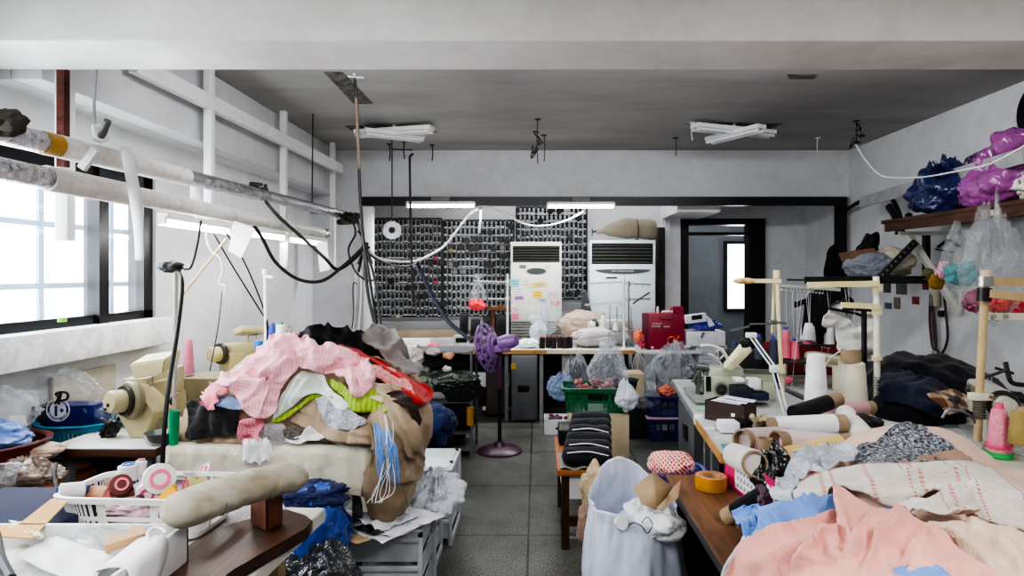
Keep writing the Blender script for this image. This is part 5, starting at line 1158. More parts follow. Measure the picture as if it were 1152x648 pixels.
# ================================================================ long back worktable
TB = V((0, 0, H - 85.5 * 6.6 / F)); ztb = TB.z
xa, xb = at(430, 395, 6.6).x, at(716, 395, 6.6).x
th = thing('work_table', ((xa + xb) / 2, 6.9, 0), 'long pale back worktable with plywood edge under the cooling units', 'table')
MB().bx(xa, xb, 6.6, 7.25, ztb - .004, ztb).build('tabletop', TW, th)
MB().bx(xa, at(615, 0, 6.6).x, 6.595, 7.25, ztb - .045, ztb - .004).bx(at(690, 0, 6.6).x, xb, 6.595, 7.25, ztb - .045, ztb - .004).build('edge_board', PLY, th)
MB().bx(at(615, 0, 6.6).x, at(690, 0, 6.6).x, 6.597, 7.25, ztb - .043, ztb - .004).build('pale_edge', mat('pale_edge', (226, 214, 186), .5), th)
for x in (432, 570, 609, 700): 
    c = at(x, 0, 6.68).x; MB().bx(c - .02, c + .02, 6.65, 6.69, 0, ztb - .045).build('leg', GRY if x != 609 else ALU, th)
MB().bx(at(632, 0, 6.7).x, at(640, 0, 6.7).x, 6.68, 6.74, .38, ztb - .06).build('switch_box', mat('sw_grey', (140, 142, 140), .5), th)
MB().bx(xa, xb, 7.19, 7.22, .02, ztb - .05).build('shade_sheet', mat('shade_panel', (30, 30, 32), .8), th)  # near-black sheet stands in for the shade under the table
TBR = thing('work_table', (2.0, 6.9, 0), 'white-edged back worktable section under the crimson box', 'table')
MB().bx(xb + .01, at(790, 0, 6.6).x, 6.6, 7.2, ztb - .045, ztb - .01, .003).build('tabletop', TW, TBR); legs(TBR, xb + .01, at(790, 0, 6.6).x, 6.6, 7.2, ztb - .045)
def p6(x): return at(x, 0, 6.6).x
gc = thing('grey_cabinet', (p6(590), 6.8, 0), 'narrow grey steel cabinet with a recessed black handle under the worktable', 'cabinet')
MB().bx(p6(575.5), p6(604.5), 6.58, 7.0, .015, ztb - .055, .006).build('body', mat('cab_grey', (98, 100, 103), .45, .1, .1, bump=.03), gc)
MB().bx(p6(577), p6(603), 6.568, 6.58, .03, ztb - .07, .003).build('door', _M['cab_grey'], gc)
c = at(589, 437, 6.56); MB().box(c, (.12, .012, .07), bev=.004).box(c + V((0, -.008, .018)), (.10, .012, .015), bev=.003).build('handle', BLK, gc)
MB().box(at(577.5, 412, 6.56), (.05, .003, .06)).build('warning_sticker', mat('sticker_yel', (200, 160, 50)), gc)
th = thing('grey_cabinet', (p6(560), 6.85, 0), 'dark open cavity cabinet between the fan and the grey steel one', 'cabinet')
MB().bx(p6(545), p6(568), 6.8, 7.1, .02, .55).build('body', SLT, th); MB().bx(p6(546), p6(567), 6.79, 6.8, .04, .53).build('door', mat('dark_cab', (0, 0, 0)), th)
th = thing('foot_panel', at(548, 440, 6.9), 'white panel and pipework under the back worktable', 'panel'); MB().bx(p6(528), p6(572), 6.95, 6.97, .30, .46).build('panel', WPT, th); MB().bx(p6(540), p6(572), 6.9, 6.93, .05, .09).build('pipe', WPT, th)
# wall ledge under grids + boards
one(MB().bx(at(448, 0, 7.2).x, at(575, 0, 7.2).x, 7.21, 7.24, ztb + .001, .90), 'board', mat('hardboard', (140, 126, 104), .8), 'brown hardboard strip leaning behind the back worktable', 'board')
one(MB().bx(at(430, 0, 7.3).x, at(520, 0, 7.3).x, 7.05, 7.18, ztb + .001, .82, .01), 'white_tray', WPT, 'long white tray along the back of the worktable', 'tray')
ZT = lambda x, y=6.8: V((at(x, 0, y).x, y, ztb))
th = thing('clear_lunchbox', ZT(498, 6.8), 'pale clear lidded tub on the end of the back worktable', 'tub'); MB().lathe([(.15, 0), (.16, .085), (.165, .09), (.0, .095)], ZT(505 - 5, 6.85), n=28).build('body', film('tub_clear', (210, 212, 210), .6), th)
th = thing('radio', ZT(518, 6.8), 'small grey box device with dark face on the back worktable', 'radio'); MB().box(ZT(519, 6.8) + V((0, 0, .07)), (.16, .12, .13), bev=.01).build('body', mat('dev_grey', (170, 172, 168), .4), th); MB().box(ZT(519, 6.735) + V((0, 0, .085)), (.12, .01, .05)).build('face', BLK, th)
for k, (x, w_, h_) in enumerate(((522, .09, .26), (535, .1, .18), (548, .09, .22))): one(MB().box(ZT(x, 7.1) + V((0, 0, h_ / 2 + .1)), (w_, .09, h_), bev=.006), 'black_box', BLK, ('small black speaker box beside the clear tub', 'squat black box on the back worktable near the fan', 'black box behind the fan head')[k], 'box')
# purple/pink pieces
one(MB().blob(ZT(487, 6.66) + V((0, 0, .03)), (.06, .04, .03), .3, 5, 4, 3), 'pink_scrap', mat('scrap_pink', (220, 80, 110), .8), 'pink-red scrap on the near edge of the back worktable', 'scrap')
# wooden stand with red bag
th = thing('wooden_stand', ZT(556, 7.2), 'small brown wooden T-shaped stand on the back worktable', 'stand')
c = at(558, 347, 7.1); MB().box((c.x, 7.1, c.z), (.24, .14, .04), bev=.004).box((c.x + .06, 7.1, c.z + .03), (.10, .08, .02)).build('top', WALN, th)
c2 = at(554.5, 0, 7.1).x; MB().bx(c2 - .022, c2 + .022, 7.07, 7.13, ztb, c.z - .02).build('post', DW2, th)
one(MB().box(ZT(565, 7.15) + V((0, 0, .17)), (.2, .1, .335), bev=.01), 'black_box', BLK, 'tall black box behind the wooden stand', 'box')
th = bag('red_bag', at(537, 343, 7.0), (.10, .07, .06), mat('red_tape', (226, 50, 66), .4, 0, .15), 'bright red packets in a clear bag hung before the spool grid', 61, crease=.35)
MB().lathe([(.10, 0), (.07, .12), (.02, .22), (.05, .27)], at(538, 337, 7.0), n=20, cap=False).build('clear_sleeve', FLM1, th)
# thread stands at the back
def stand(name, px, Y, ybase, ytop, arms, label, m_=WPT, w_=.012, rings=True, parent=None, coneplate=True):
    th = thing(name, at(px, ybase, Y), label, 'thread stand'); MB().cyl(at(px, ybase, Y), at(px, ytop, Y), w_).lathe([(.03, 0), (.03, .01), (.012, .02)], at(px, ybase, Y), n=18).build('mast', m_, th)
    for k, (x0, x1, y, yy) in enumerate(arms):
        MB().bar(at(x0, y, Y), at(x1, yy, Y), w_ * 1.3, w_ * 1.3).lathe([(w_ * 1.6, -.02), (w_ * 1.6, .02), (0, .02)], at(px, y + (yy - y) * (px - x0) / max(1e-3, (x1 - x0)), Y), n=14).build('arm', m_, th)
        if rings:
            m = MB()
            for q in (.08, .35, .65, .92):
                p = at(x0 + (x1 - x0) * q, y + (yy - y) * q, Y); m.tube([p + V((0, 0, .005)), p + V((.01, 0, -.015)), p + V((0, 0, -.03)), p + V((-.01, 0, -.015)), p + V((0, 0, .0))], .0022, n=5)
            m.build('thread_eye', STEEL, th)
    return th
stand('thread_stand', 571, 6.75, 394, 308, ((532, 571, 316, 317), (550, 572, 336, 336)), 'white thread stand with one long arm in front of the older cooling unit')
th = stand('thread_stand', 702, 6.7, 392, 310, ((662, 702, 319, 317), (658, 702, 343, 340)), 'white thread stand with two arms before the wider cooling unit')
th = stand('thread_stand', 707, 6.9, 392, 316, ((707, 732, 319, 320), (704, 732, 337, 336)), 'grey double-mast thread stand behind the white one', STEEL)
one(MB().tube([at(712, 342, 6.8), at(720, 336, 6.8), at(731, 329, 6.8)], .008), 'feeler_rod', RUB, 'short slanted black rod on the grey thread stand', 'rod')
machine('sewing_machine', ZT(690, 7.05), math.radians(200), 'pale sewing machine half hidden behind the white thread stand on the back worktable', ACW, False, .95)
for k, (x, y, l) in enumerate(((679, 363, 'white thread cone next to the beige cloth on the back worktable'), (693, 364, 'short white thread cone below the two-armed stand'), (704, 370, 'small white cone at the foot of the white stand'))): cone(at(x, y, 6.85) + V((0, 0, -.1)), l, (228, 226, 224), (.19, .12, .12)[k], .04, .022)
th = thing('cone_rack', ZT(692, 6.9), 'steel cone rack with pegs in front of the wider cooling unit', 'rack')
MB().bx(at(684, 0, 6.9).x, at(712, 0, 6.9).x, 6.8, 7.0, .92, .935).build('plate', STEEL, th)
for x in (686, 694, 702, 710): MB().cyl(at(x, 372, 6.9), at(x, 345, 6.9), .006).build('peg', STEEL, th)
for x in (685, 711): MB().bar((at(x, 0, 6.98).x, 6.98, ztb), (at(x, 0, 6.98).x, 6.98, .93), .015, .015, (0, 1, 0)).build('support', STEEL, th)
# objects standing on the back table
bag('cloth_cover', ZT(668, 6.85) + V((0, 0, .1)), (.25, .15, .105), fabric('grey_dustcover', (190, 186, 186)), 'pale grey cloth cover lumped over a machine on the back worktable', 63, crease=.2, amp=.2, cat='cover', sub=5)
bag('cloth_cover', at(655, 366, 7.1), (.28, .12, .16), fabric('beige_dustcover', (186, 164, 146)), 'beige cloth draped over a machine behind the grey cover', 64, crease=.22, amp=.2, cat='cover')
bag('plastic_bag', at(606, 372, 6.95), (.10, .08, .15), FLM2, 'upright milky plastic bag beside the dark thread cones', 65, crease=.35, ears=(((.1, 0, .26), (.03, .02, .12)), ((-.08, 0, .18), (.05, .03, .05))))
bag('plastic_bag', at(619, 355, 7.2), (.09, .06, .22), FLM3, 'clear tall plastic bag leaning on the older cooling unit', 66, crease=.35)
bag('tissue_bundle', ZT(594, 6.75) + V((0, 0, .05)), (.12, .09, .055), mat('tissue', (232, 234, 234), .7), 'white tissue bundle at the plywood end of the worktable', 67, crease=.3, cat='tissue')
pal = ((34, 20, 24), (46, 28, 34), (40, 24, 30), (60, 40, 46), (48, 28, 34), (38, 22, 30))
for k, x in enumerate((610, 617, 623, 630, 636, 641)):
    th = cone(ZT(x, 6.72 + (.04 if k % 2 else 0)), ('near-black thread cone first in the dark row on the back worktable', 'maroon-black thread cone second in the dark row', 'dark thread cone third in the dark row', 'plum-tinged thread cone fourth in the dark row', 'dark thread cone fifth in the dark row', 'dark thread cone last in the row beside the grey cover')[k], pal[k], .125, .032, .027, tip=mat('tip_pink', (200, 120, 140), .5), group='dark thread cones in a row')
for k, (x, y) in enumerate(((718, 378), (722, 385))): one(MB().blob(at(x, y, 6.7), (.05, .05, .07), .3, 5, 70 + k, 3, None, .3), 'knotted_cloth', mat('orange_cloth', (226, 120, 90), .8) if k == 0 else mat('mix_cloth', (170, 60, 80), .8, 0, .5, 30), ('orange twisted cloth hanging on the thread stand foot', 'red and white bundle beside the crimson box')[k], 'cloth')
m = MB()
for k in range(8): m.tube([at(717, 394, 6.55), at(712 + k * 2.2, 410, 6.54), at(710 + k * 2.8, 428 - 3 * (k % 3), 6.53)], .004, n=5)
one(m, 'cord_tassel', mat('tassel', (190, 186, 180), .8), 'splayed pale cords hanging from the worktable edge', 'cords')
one(MB().prism([at(x, y, 6.5) for x, y in ((715, 388), (721, 391), (719, 397), (714, 395))], (0, .02, 0)), 'cord_clip', PW, 'white clip gathering the splayed cords', 'clip')
# crimson box, white boxes
CR = mat('crimson', (140, 22, 52), .45, 0, .06); CRD = mat('crimson_dark', (84, 14, 34), .5)
rb = thing('crimson_box', ZT(750, 6.8), 'big crimson gift box with white lettering and an orange wreath', 'box')
a, b = at(729.5, 396, 6.62), at(769.5, 396, 6.62); zt_ = at(0, 353, 6.62).z; zb_ = ztb + .001
MB().bx(a.x, b.x, 6.62, 6.86, zb_, zt_, .004).build('body', CR, rb); MB().prism([(a.x, 6.62, zb_), (a.x, 6.62, zt_), (at(724, 0, 6.7).x, 6.80, zt_), (at(724, 0, 6.7).x, 6.80, zb_)], (0, .01, 0)).build('side_panel', CRD, rb)
for bd, px, py, sz in (('프리미엄', 737.8, 367.3, .026), ('선물세트', 750, 367.6, .021)): text(bd, sz, WPL, rb, at(px, py, 6.612), (PI / 2, 0, 0))
MB().box(at(739, 364, 6.612), (.10, .002, .004)).box(at(740, 393.5, 6.612), (.16, .002, .005)).build('printed_line', WPL, rb)
MB().lathe([(.012, 0), (.012, .003), (0, .003)], at(734, 391, 6.612), (0, -1, 0), 14).build('emblem', WPL, rb)
m = MB()
for k in range(6): m.tube([at(755.5, 383.5, 6.6) + V((math.cos(q) * (.045 + .008 * RND.uniform(-1, 1)), -.004 * k, math.sin(q) * (.045 + .006 * RND.uniform(-1, 1)))) for q in [2 * PI * i / 10 + k for i in range(10)]], .0035, n=5)
m.tube([at(760, 383, 6.6), at(764, 378, 6.6), at(762, 385, 6.6), at(765, 386, 6.6)], .005); m.build('wreath_motif', mat('wreath_orange', (226, 80, 40), .5), rb)
m = MB().tube([at(742, 357, 6.61), at(745, 359, 6.60), at(755, 359, 6.60), at(758, 357, 6.61)], .004); m.build('box_slot', CRD, rb)
one(MB().bx(at(756, 0, 6.7).x, at(768, 0, 6.7).x, 6.66, 6.8, zt_ + .002, at(0, 345, 6.7).z), 'crimson_packet', CR, 'small crimson packet on top of the big crimson box', 'box')
m = MB()
for k in range(6): m.blob(at(746 + 3.4 * k, 351, 6.72), (.02, .03, .018), .3, 5, k, 2)
one(m, 'candy_strip', mat('candy', (220, 170, 180), .6, 0, .6, 40), 'pink and white wrapped bits along the top of the crimson box', 'packets', kind='stuff')
cone(at(740, 352, 6.74), 'tiny white spool on top of the crimson box', (210, 206, 200), .07, .015, .012)
wb = thing('carton', at(792, 425, 6.6), 'white carton with grey line drawings standing under the flat white box', 'box')
a, b = at(783, 0, 6.65), at(818, 0, 6.65); z0, z1 = at(0, 425, 6.65).z, at(0, 389, 6.65).z
CW = mat('carton_white', (196, 198, 206), .6, 0, .05)
MB().bx(a.x, b.x, 6.65, 6.95, z0, z1).build('body', CW, wb)
m = MB().lathe([(.05, 0), (.056, 0), (.056, .003), (.05, .003)], at(811, 400, 6.645), (0, -1, 0), 24, cap=False)
for k in range(4): m.bar(at(790, 400 + 4 * k, 6.645), at(801, 400 + 4 * k, 6.645), .003, .005)
m.build('line_drawing', mat('ink_grey', (110, 112, 120), .8), wb)
sb = thing('support_crate', (at(800, 0, 6.8).x, 6.8, 0), 'dark crate carrying the white carton', 'crate'); MB().bx(a.x, b.x, 6.66, 6.98, 0, z0 - .002).build('body', SLT, sb)
wb = thing('flat_carton', at(795, 388, 6.6), 'flat open white box topped with blue wrapping', 'box')
a, b = at(772.5, 0, 6.6), at(816, 0, 6.6); z0, z1 = z1 + .002, at(0, 373, 6.6).z
MB().bx(a.x, b.x, 6.6, 6.9, z0, z1, .004).build('body', mat('carton_bright', (222, 222, 226), .5), wb)
bag('blue_wrapping', (at(793, 0, 6.7).x, 6.72, z1 + .06), (.19, .1, .06), film('violet_blue', (60, 60, 170), .9, .25), 'shiny blue wrapping stuffed in the flat white box', 71, crease=.35, cat='wrapping')
dv = thing('boxed_device', at(782, 360, 6.65), 'tilted white packet with a dark screen picture on the blue wrapping', 'box')
mb = MB().box(at(782, 358, 6.62), (.22, .08, .09), bev=.006, ry=-.12); mb.build('body', PW, dv); MB().box(at(784, 357, 6.575), (.11, .006, .045), ry=-.12).build('picture', SLT, dv)
one(MB().prism([at(x, y, 6.6) for x, y in ((794, 354), (800, 359), (804, 366), (798, 368))], (0, .05, 0)), 'paper_flap', PW, 'white paper flap beside the tilted packet', 'paper')
one(MB().tube([at(792, 374, 6.58), at(790, 377, 6.58), at(789, 380, 6.58)], .012), 'grey_ribbon', mat('rib_grey', (110, 112, 125), .7), 'small grey ribbon over the front of the flat white box', 'ribbon')
# ================================================================ under-table crates and bags
GRN_ = mat('crate_green', (26, 92, 56), .4, 0, .08); NVY = mat('crate_navy', (30, 38, 84), .4)
KB = mat('cardboard', (172, 156, 130), .85, 0, .1)
cb = thing('cardboard_box', (.46, 4.9, 0), 'cardboard box carrying the green crate', 'box')
a, b = at(641, 0, 4.62), at(708, 0, 4.62); zc_ = at(0, 467, 4.62).z; MB().bx(a.x, b.x, 4.62, 5.0, 0, zc_, .004).build('body', KB, cb); MB().bx((a.x + b.x) / 2 - .002, (a.x + b.x) / 2 + .002, 4.618, 5.0, zc_ - .001, zc_ + .001).build('seam', mat('seam_brown', (110, 96, 74), .9), cb)
lattice_basket('green_crate', ((a.x + b.x) / 2 - .01, 4.82, zc_ + .002), .50, .34, .185, GRN_, 'green slatted plastic crate of thread bits on a cardboard box', taper=.9, cat='crate')
gx = (a.x + b.x) / 2
mb = MB()
for k in range(36): p = V((gx + RND.uniform(-.17, .17), 4.82 + RND.uniform(-.12, .1), zc_ + .17 + RND.uniform(-.02, .05))); mb.lathe([(.012, -.02), (.016, -.015), (.016, .015), (.012, .02)], p, (RND.uniform(-1, 1), RND.uniform(-1, 1), RND.uniform(-.5, 1)), 10)
one(mb, 'bobbin_heap', mat('bobbins_mix', (150, 90, 90), .5, 0, .7, 30), 'heap of little brown and red bobbins in the green crate', 'bobbins', kind='stuff')
bag('plastic_bag', at(684, 418, 4.8), (.17, .12, .18), FLM3, 'big cloudy plastic bag standing out of the green crate', 72, crease=.3, amp=.25)
bag('plastic_bag', at(705, 447, 4.62), (.085, .06, .10), FLM2, 'milky bag drooping over the end of the green crate', 73, crease=.35)
bag('navy_bundle', at(700, 432, 4.95), (.12, .1, .06), fabric('navy_dark', (0, 0, 0)), 'navy bundle at the back of the green crate', 74, crease=.3, cat='bundle')
bag('plastic_bag', at(648, 421, 5.4), (.12, .1, .16), FLM1, 'clear bag behind the green crate, towards the grey cabinet', 75, crease=.35)
bag('plastic_bag', at(632, 436, 5.2), (.13, .1, .10), film('blue_clear', (150, 170, 205), .4), 'bluish clear bag drooping beside the green crate', 76, crease=.35)
bag('blue_bundle', at(636, 434, 5.3), (.08, .06, .05), mat('blue_bits', (60, 90, 170), .6, 0, .4, 20), 'blue bits inside the drooping clear bag', 77, crease=.3, cat='bundle')
bag('plastic_bag', at(736, 426, 6.0), (.11, .1, .17), FLM1, 'tall clear bag between the green crate and the sewing table', 78, crease=.35)
bag('plastic_bag', at(757, 412, 6.2), (.2, .12, .18), FLM3, 'cloudy hanging bag below the crimson box', 79, crease=.35)
bag('plastic_bag', at(727, 447, 5.9), (.13, .12, .13), FLM3, 'cloudy bag on the navy crates', 80, crease=.35)
bag('orange_bundle', at(750, 440, 5.9), (.08, .08, .055), mat('orange_bits', (180, 96, 76), .7, 0, .5, 30), 'orange-brown netted bits over the navy crates', 81, crease=.3, cat='bundle')
one(MB().bx(at(702, 0, 6.0).x, at(722, 0, 6.0).x, 5.85, 6.1, .40, .62, .01), 'carton', KB, 'cardboard carton behind the green crate', 'box')
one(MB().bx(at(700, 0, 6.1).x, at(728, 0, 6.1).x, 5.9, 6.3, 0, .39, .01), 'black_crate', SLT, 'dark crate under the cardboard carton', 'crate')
ncx = at(748, 0, 5.95).x
lattice_basket('navy_crate', (ncx, 5.95, .003), .40, .34, .20, NVY, 'navy slatted crate on the floor, lower of the two', taper=.9, cat='crate')
one(MB().bx(ncx - .2, ncx + .2, 5.78, 6.12, .208, .225, .004), 'pink_tray', mat('lid_pink', (196, 150, 170), .5), 'dusty pink flat tray between the two navy crates', 'lid')
lattice_basket('navy_crate', (ncx, 5.95, .228), .40, .34, .19, NVY, 'navy slatted crate stacked on the pink tray', taper=.9, cat='crate')
wbx = thing('small_white_box', at(627, 486, 6.15), 'little white open box with a round hole on the floor', 'box')
a, b = at(612.5, 0, 6.0), at(641, 0, 6.0); y_ = 6.05
m = MB().bx(a.x, b.x, y_, y_ + .008, 0.0, .145).bx(a.x, b.x, y_ + .25, y_ + .258, 0, .145).bx(a.x, a.x + .008, y_, y_ + .25, 0, .145).bx(b.x - .008, b.x, y_, y_ + .25, 0, .145).bx(a.x, b.x, y_, y_ + .25, 0, .006); m.build('shell', OW, wbx)
MB().lathe([(.013, 0), (.013, .002), (0, .002)], V(((a.x + b.x) / 2 - .0, y_, .06)), (0, -1, 0), 16).build('round_hole', SLT, wbx)
mb = MB()
for k in range(14): p = V((RND.uniform(a.x + .03, b.x - .03), RND.uniform(y_ + .03, y_ + .22), .12 + RND.uniform(0, .03))); mb.blob(p, (.022, .022, .018), .2, 5, k, 2)
one(mb, 'maroon_bits', mat('maroon_bits', (84, 50, 60), .7), 'maroon yarn bits filling the little white box', 'yarn bits', kind='stuff')
# ================================================================ bench with black rolls
bn = thing('wooden_bench', (.28, 3.75, 0), 'small wooden bench carrying the black folded rolls', 'bench')
PO = wood('bench_orange', (190, 120, 66), (140, 80, 42), .45, 0)
bx0, bx1, by0, by1, bz = .115, .46, 3.50, 4.25, .455
MB().bx(bx0, bx1, by0, by1, bz - .035, bz, .004).build('seat_board', PO, bn)
MB().bx(bx0 + .03, bx1 - .03, by0 + .03, by0 + .045, bz - .17, bz - .035).bx(bx0 + .03, bx0 + .045, by0 + .03, by1 - .03, bz - .17, bz - .035).build('white_apron', WPT, bn)
for x in (bx0 + .045, bx1 - .045):
    for y in (by0 + .05, by1 - .05): MB().bx(x - .022, x + .022, y - .022, y + .022, 0, bz - .035).build('leg', DW, bn)
MB().bx(bx0 + .02, bx1 - .02, by0 + .035, by0 + .06, .13, .18).build('stretcher', DW, bn)
BRL = fabric('black_fleece', (20, 21, 26), (44, 46, 54), 'marl', 160)
th = thing('black_cloth_stack', (.29, 3.9, bz), 'stack of black ribbed cloth pieces with pale edges on the wooden bench', 'cloth stack')
zz = bz + .004
for k in range(6):
    y_ = 3.58 + k * .085; hgt = .07
    mb = MB(); n_ = 40
    c = V((.285 + .012 * k, y_, zz + .052 + k * .022)); w_ = .145 - .003 * k
    rs = []
    for i in range(31):
        u = i / 30; x = (u - .5) * 2 * w_; e = (1 - (2 * u - 1) ** 8) ** .5 + .02
        rs.append([c + V((x + .006 * noise.noise(V((k, i * .3, 1))), math.cos(q) * .075 * e, math.sin(q) * .05 * e * (1 + .12 * noise.noise(V((x * 14, k * 3, q)))))) for q in [2 * PI * j / 20 for j in range(20)]])
    mb.rings(rs).build('folded_roll', BRL, th, ang=180)
    if k in (1, 3, 0): MB().tube([c + V((-w_ * .8, -.06, .035)), c + V((0, -.066, .038 + .006)), c + V((w_ * .8, -.062, .02))], .0045, n=5).build('pale_edge', STRIP, th)
MB().grid(lambda u, v: V((.13 + .31 * u, 3.50 + .3 * v, bz + .008 + .008 * math.sin(u * 18) * (1 - v))), 40, 8).build('under_cloth', fabric('grey_under', (150, 148, 145)), th, solid=.004)
one(MB().bx(.14, .45, 4.0, 4.24, bz + .002, bz + .1, .01), 'black_box', BLK, 'flat black box beneath the far end of the black cloth stack', 'box')
# beige roll + purple cloth hanging by the bench
bag('beige_felt_roll', at(670, 552, 3.05), (.075, .06, .125), fabric('felt_beige', (200, 178, 146)), 'rolled beige felt slumped against the white waste bag', 83, crease=.2, amp=.35, cat='cloth')
bag('beige_felt_roll', at(661, 592, 2.95), (.05, .05, .10), fabric('felt_tan', (168, 140, 122)), 'tan cloth hanging below the beige felt roll', 84, crease=.2, cat='cloth')
bag('lavender_bag', at(682, 560, 2.9), (.03, .05, .07), film('lavender', (130, 130, 200), .85), 'lavender plastic showing behind the white waste bag', 85, crease=.2)
# ================================================================ waste bag by the bench
wc = V((.385, 2.50, 0)); wb = thing('waste_bag', wc, 'big milky white waste bag on the floor, open and full of offcuts', 'waste bag')
def wbf(u, v):
    a = 2 * PI * u; top = .60 + .165 * max(0, math.sin(a)) ** 3 + .05 * max(0, -math.cos(a)) + .02 * math.sin(3 * a + 1); h_ = v * top
    r = (.155 + .035 * math.sin(v * PI)) * (1 - .30 * max(0, .12 - v) / .12); q = V((math.cos(a) * 2.2, math.sin(a) * 2.2, h_ * 3))
    r += .018 * noise.noise(q) + .012 * (1 - 2 * abs(noise.noise(q * 1.8 + V((3, 3, 3))))) + .004 * noise.noise(q * 6)
    if v > .93: r += .012 * (v - .93) / .07
    return wc + V((math.cos(a) * r * (1.08 if math.cos(a) > 0 else 1), math.sin(a) * r + .03 * v, h_ + .002))
MB().grid(wbf, 96, 60, True).build('body', film('waste_film', (214, 222, 240), .84, .35, .15, 5, .1), wb, ang=180, solid=.002)
MB().blob(wc + V((0, .02, .32)), (.15, .16, .28), .12, 4, 5, 4).build('filling', fabric('offcuts_blue', (190, 202, 232)), wb, ang=180)
def scrapblob(name, c, r, m_, l, s_, cat='scrap', crease=.35): return bag(name, c, r, m_, l, s_, .3, crease, 3.2, cat=cat)
scrapblob('white_cloth', at(742, 590, 2.42), (.10, .09, .06), mat('felt_white', (232, 234, 238), .85, 0, .05), 'bright white cloth bundle spilling from the waste bag', 91, 'cloth', .12)
scrapblob('white_cloth', at(722, 575, 2.52), (.07, .07, .05), _M['felt_white'], 'white ruffled cloth under the kraft paper in the waste bag', 92, 'cloth', .3)
mb = MB(); A_ = [at(x, y, Y) for x, y, Y in ((713, 548, 2.45), (734, 531, 2.52), (757, 548, 2.48), (748, 565, 2.40), (738, 574, 2.36), (722, 567, 2.38))]
c_ = sum(A_, V()) / 6 + V((0, -.03, .02)); 
vs = [mb.bm.verts.new(p) for p in A_]; vc = mb.bm.verts.new(c_)
for k in range(6): mb.bm.faces.new((vs[k], vs[(k + 1) % 6], vc))
B2 = [at(x, y, Y) for x, y, Y in ((757, 549, 2.47), (766, 540, 2.42), (763, 560, 2.36), (745, 574, 2.34), (738, 572, 2.36), (750, 560, 2.34))]
vs = [mb.bm.verts.new(p) for p in B2]; mb.bm.faces.new(vs)
one(mb, 'kraft_paper', mat('kraft_brown', (170, 144, 112), .8, 0, .06), 'crumpled brown kraft pattern paper with pinholes on top of the waste bag', 'paper', solid=.002, ang=20)
one(MB().lathe([(.022, 0), (.024, .004), (.024, .03), (0, .03)], at(697, 588, 2.38), (.2, -.9, .3), 24), 'white_disc', PW, 'round white disc lying in the mouth of the waste bag', 'disc')
one(MB().tube([at(700, 596, 2.36), at(712, 588, 2.36), at(722, 592, 2.35), at(728, 600, 2.35), at(734, 590, 2.34), (at(728, 582, 2.36)), at(722, 588, 2.37)], .0018, n=5), 'elastic_cord', RUB, 'thin dark elastic curling over the white cloth in the waste bag', 'cord')
bag('dark_clear_bag', (.78, 2.2, .25), (.17, .25, .22), film('smoke_film', (40, 42, 46), .75, .2, .6, 8), 'dark glossy plastic bag on the floor beneath the walnut table', 98, crease=.3)
# ================================================================ walnut front table, support, tape
tz = .70
th = thing('walnut_table', (1.1, 1.9, 0), 'walnut-topped table holding the fabrics and the yellow tape roll', 'table')
pl = [(.545, 1.0), (.545, 2.66), (1.9, 2.66), (1.9, 2.22), (2.35, 2.22), (2.35, 1.0)]
WT2 = wood('walnut_top', (134, 94, 64), (88, 58, 38), .45, 1, 3)
MB().prism([(x, y, tz - .012) for x, y in pl], (0, 0, .012)).build('tabletop', WT2, th); MB().bx(.55, 1.9, 1.0, 2.655, tz - .05, tz - .013).build('edge_board', mat('edge_dark', (40, 38, 38), .5), th)
legs(th, .56, 1.88, 1.05, 2.64, tz - .05, m=BLK)
one(MB().bx(.50, .80, 2.70, 3.0, 0, .60, .01), 'black_box', BLK, 'black storage box beyond the walnut table end, under the red net', 'box')
BNET = mat('net_blue', (80, 90, 190), .4)
c = V((.63, 2.84, .602)); round_basket(c, .12, .075, BNET, 'shallow blue plastic bowl holding the red net bundle', name='plastic_bowl', slots=True)
RN = NT('red_net'); x = RN.sep(); s1 = RN.math('GREATER_THAN', RN.math('SINE', RN.math('MULTIPLY', RN.math('ADD', x[0], x[2]), 330)), .35); s2 = RN.math('GREATER_THAN', RN.math('SINE', RN.math('MULTIPLY', RN.math('SUBTRACT', x[0], RN.math('MULTIPLY', x[1], 1.3)), 330)), .35)
RN.l(RN.mix(RN.math('MAXIMUM', s1, s2), rgb((205, 50, 46)), rgb((240, 205, 200))), RN.b.inputs['Base Color']); RN.b.inputs['Roughness'].default_value = .5
mb = MB().blob(V((.60, 2.82, .70)), (.105, .10, .055), .15, 4, 3, 5, None, .12); mb.blob(at(741, 518, 2.78), (.02, .02, .022), .2, 4, 3, 3); o = one(mb, 'red_net_bundle', RN.m, 'red and white netted bundle knotted in the shallow blue bowl', 'net bundle')
tp = thing('tape_roll', on(800, 548, tz + .0015), 'amber packing tape roll with a red and white core on the walnut table', 'tape')
c = on(800, 549, tz + .0015); MB().lathe([(.038, 0), (.062, 0), (.062, .05), (.038, .05)], c, n=48, cap=False).build('tape', mat('tape_amber2', (196, 136, 24), .25, 0, .04), tp)
MB().lathe([(.036, 0), (.0385, 0), (.0385, .051), (.036, .051), (.036, 0)], c, n=40, cap=False).build('core', mat('core_tan', (196, 160, 120), .8), tp)
MB().lathe([(.042, .0505), (.058, .0505), (.058, .0508), (.042, .0508)], c, n=48, cap=False).build('printed_ring', mat('ring_mix', (206, 120, 96), .5, 0, .8, 60), tp)
pc = thing('pink_carton', (.9, 2.38, tz), 'magenta-ended carton with white printed side, holding fabric rolls', 'box')
MG = mat('magenta', (206, 44, 104), .45, 0, .05); PRN = mat('print_pale', (214, 200, 210), .5, 0, .35, 60)
a, b = V((.762, 2.55, tz + .002)), V((.815, 2.17, tz + .002)); hh = V((0, 0, .135)); sd = V((.30, .04, 0))
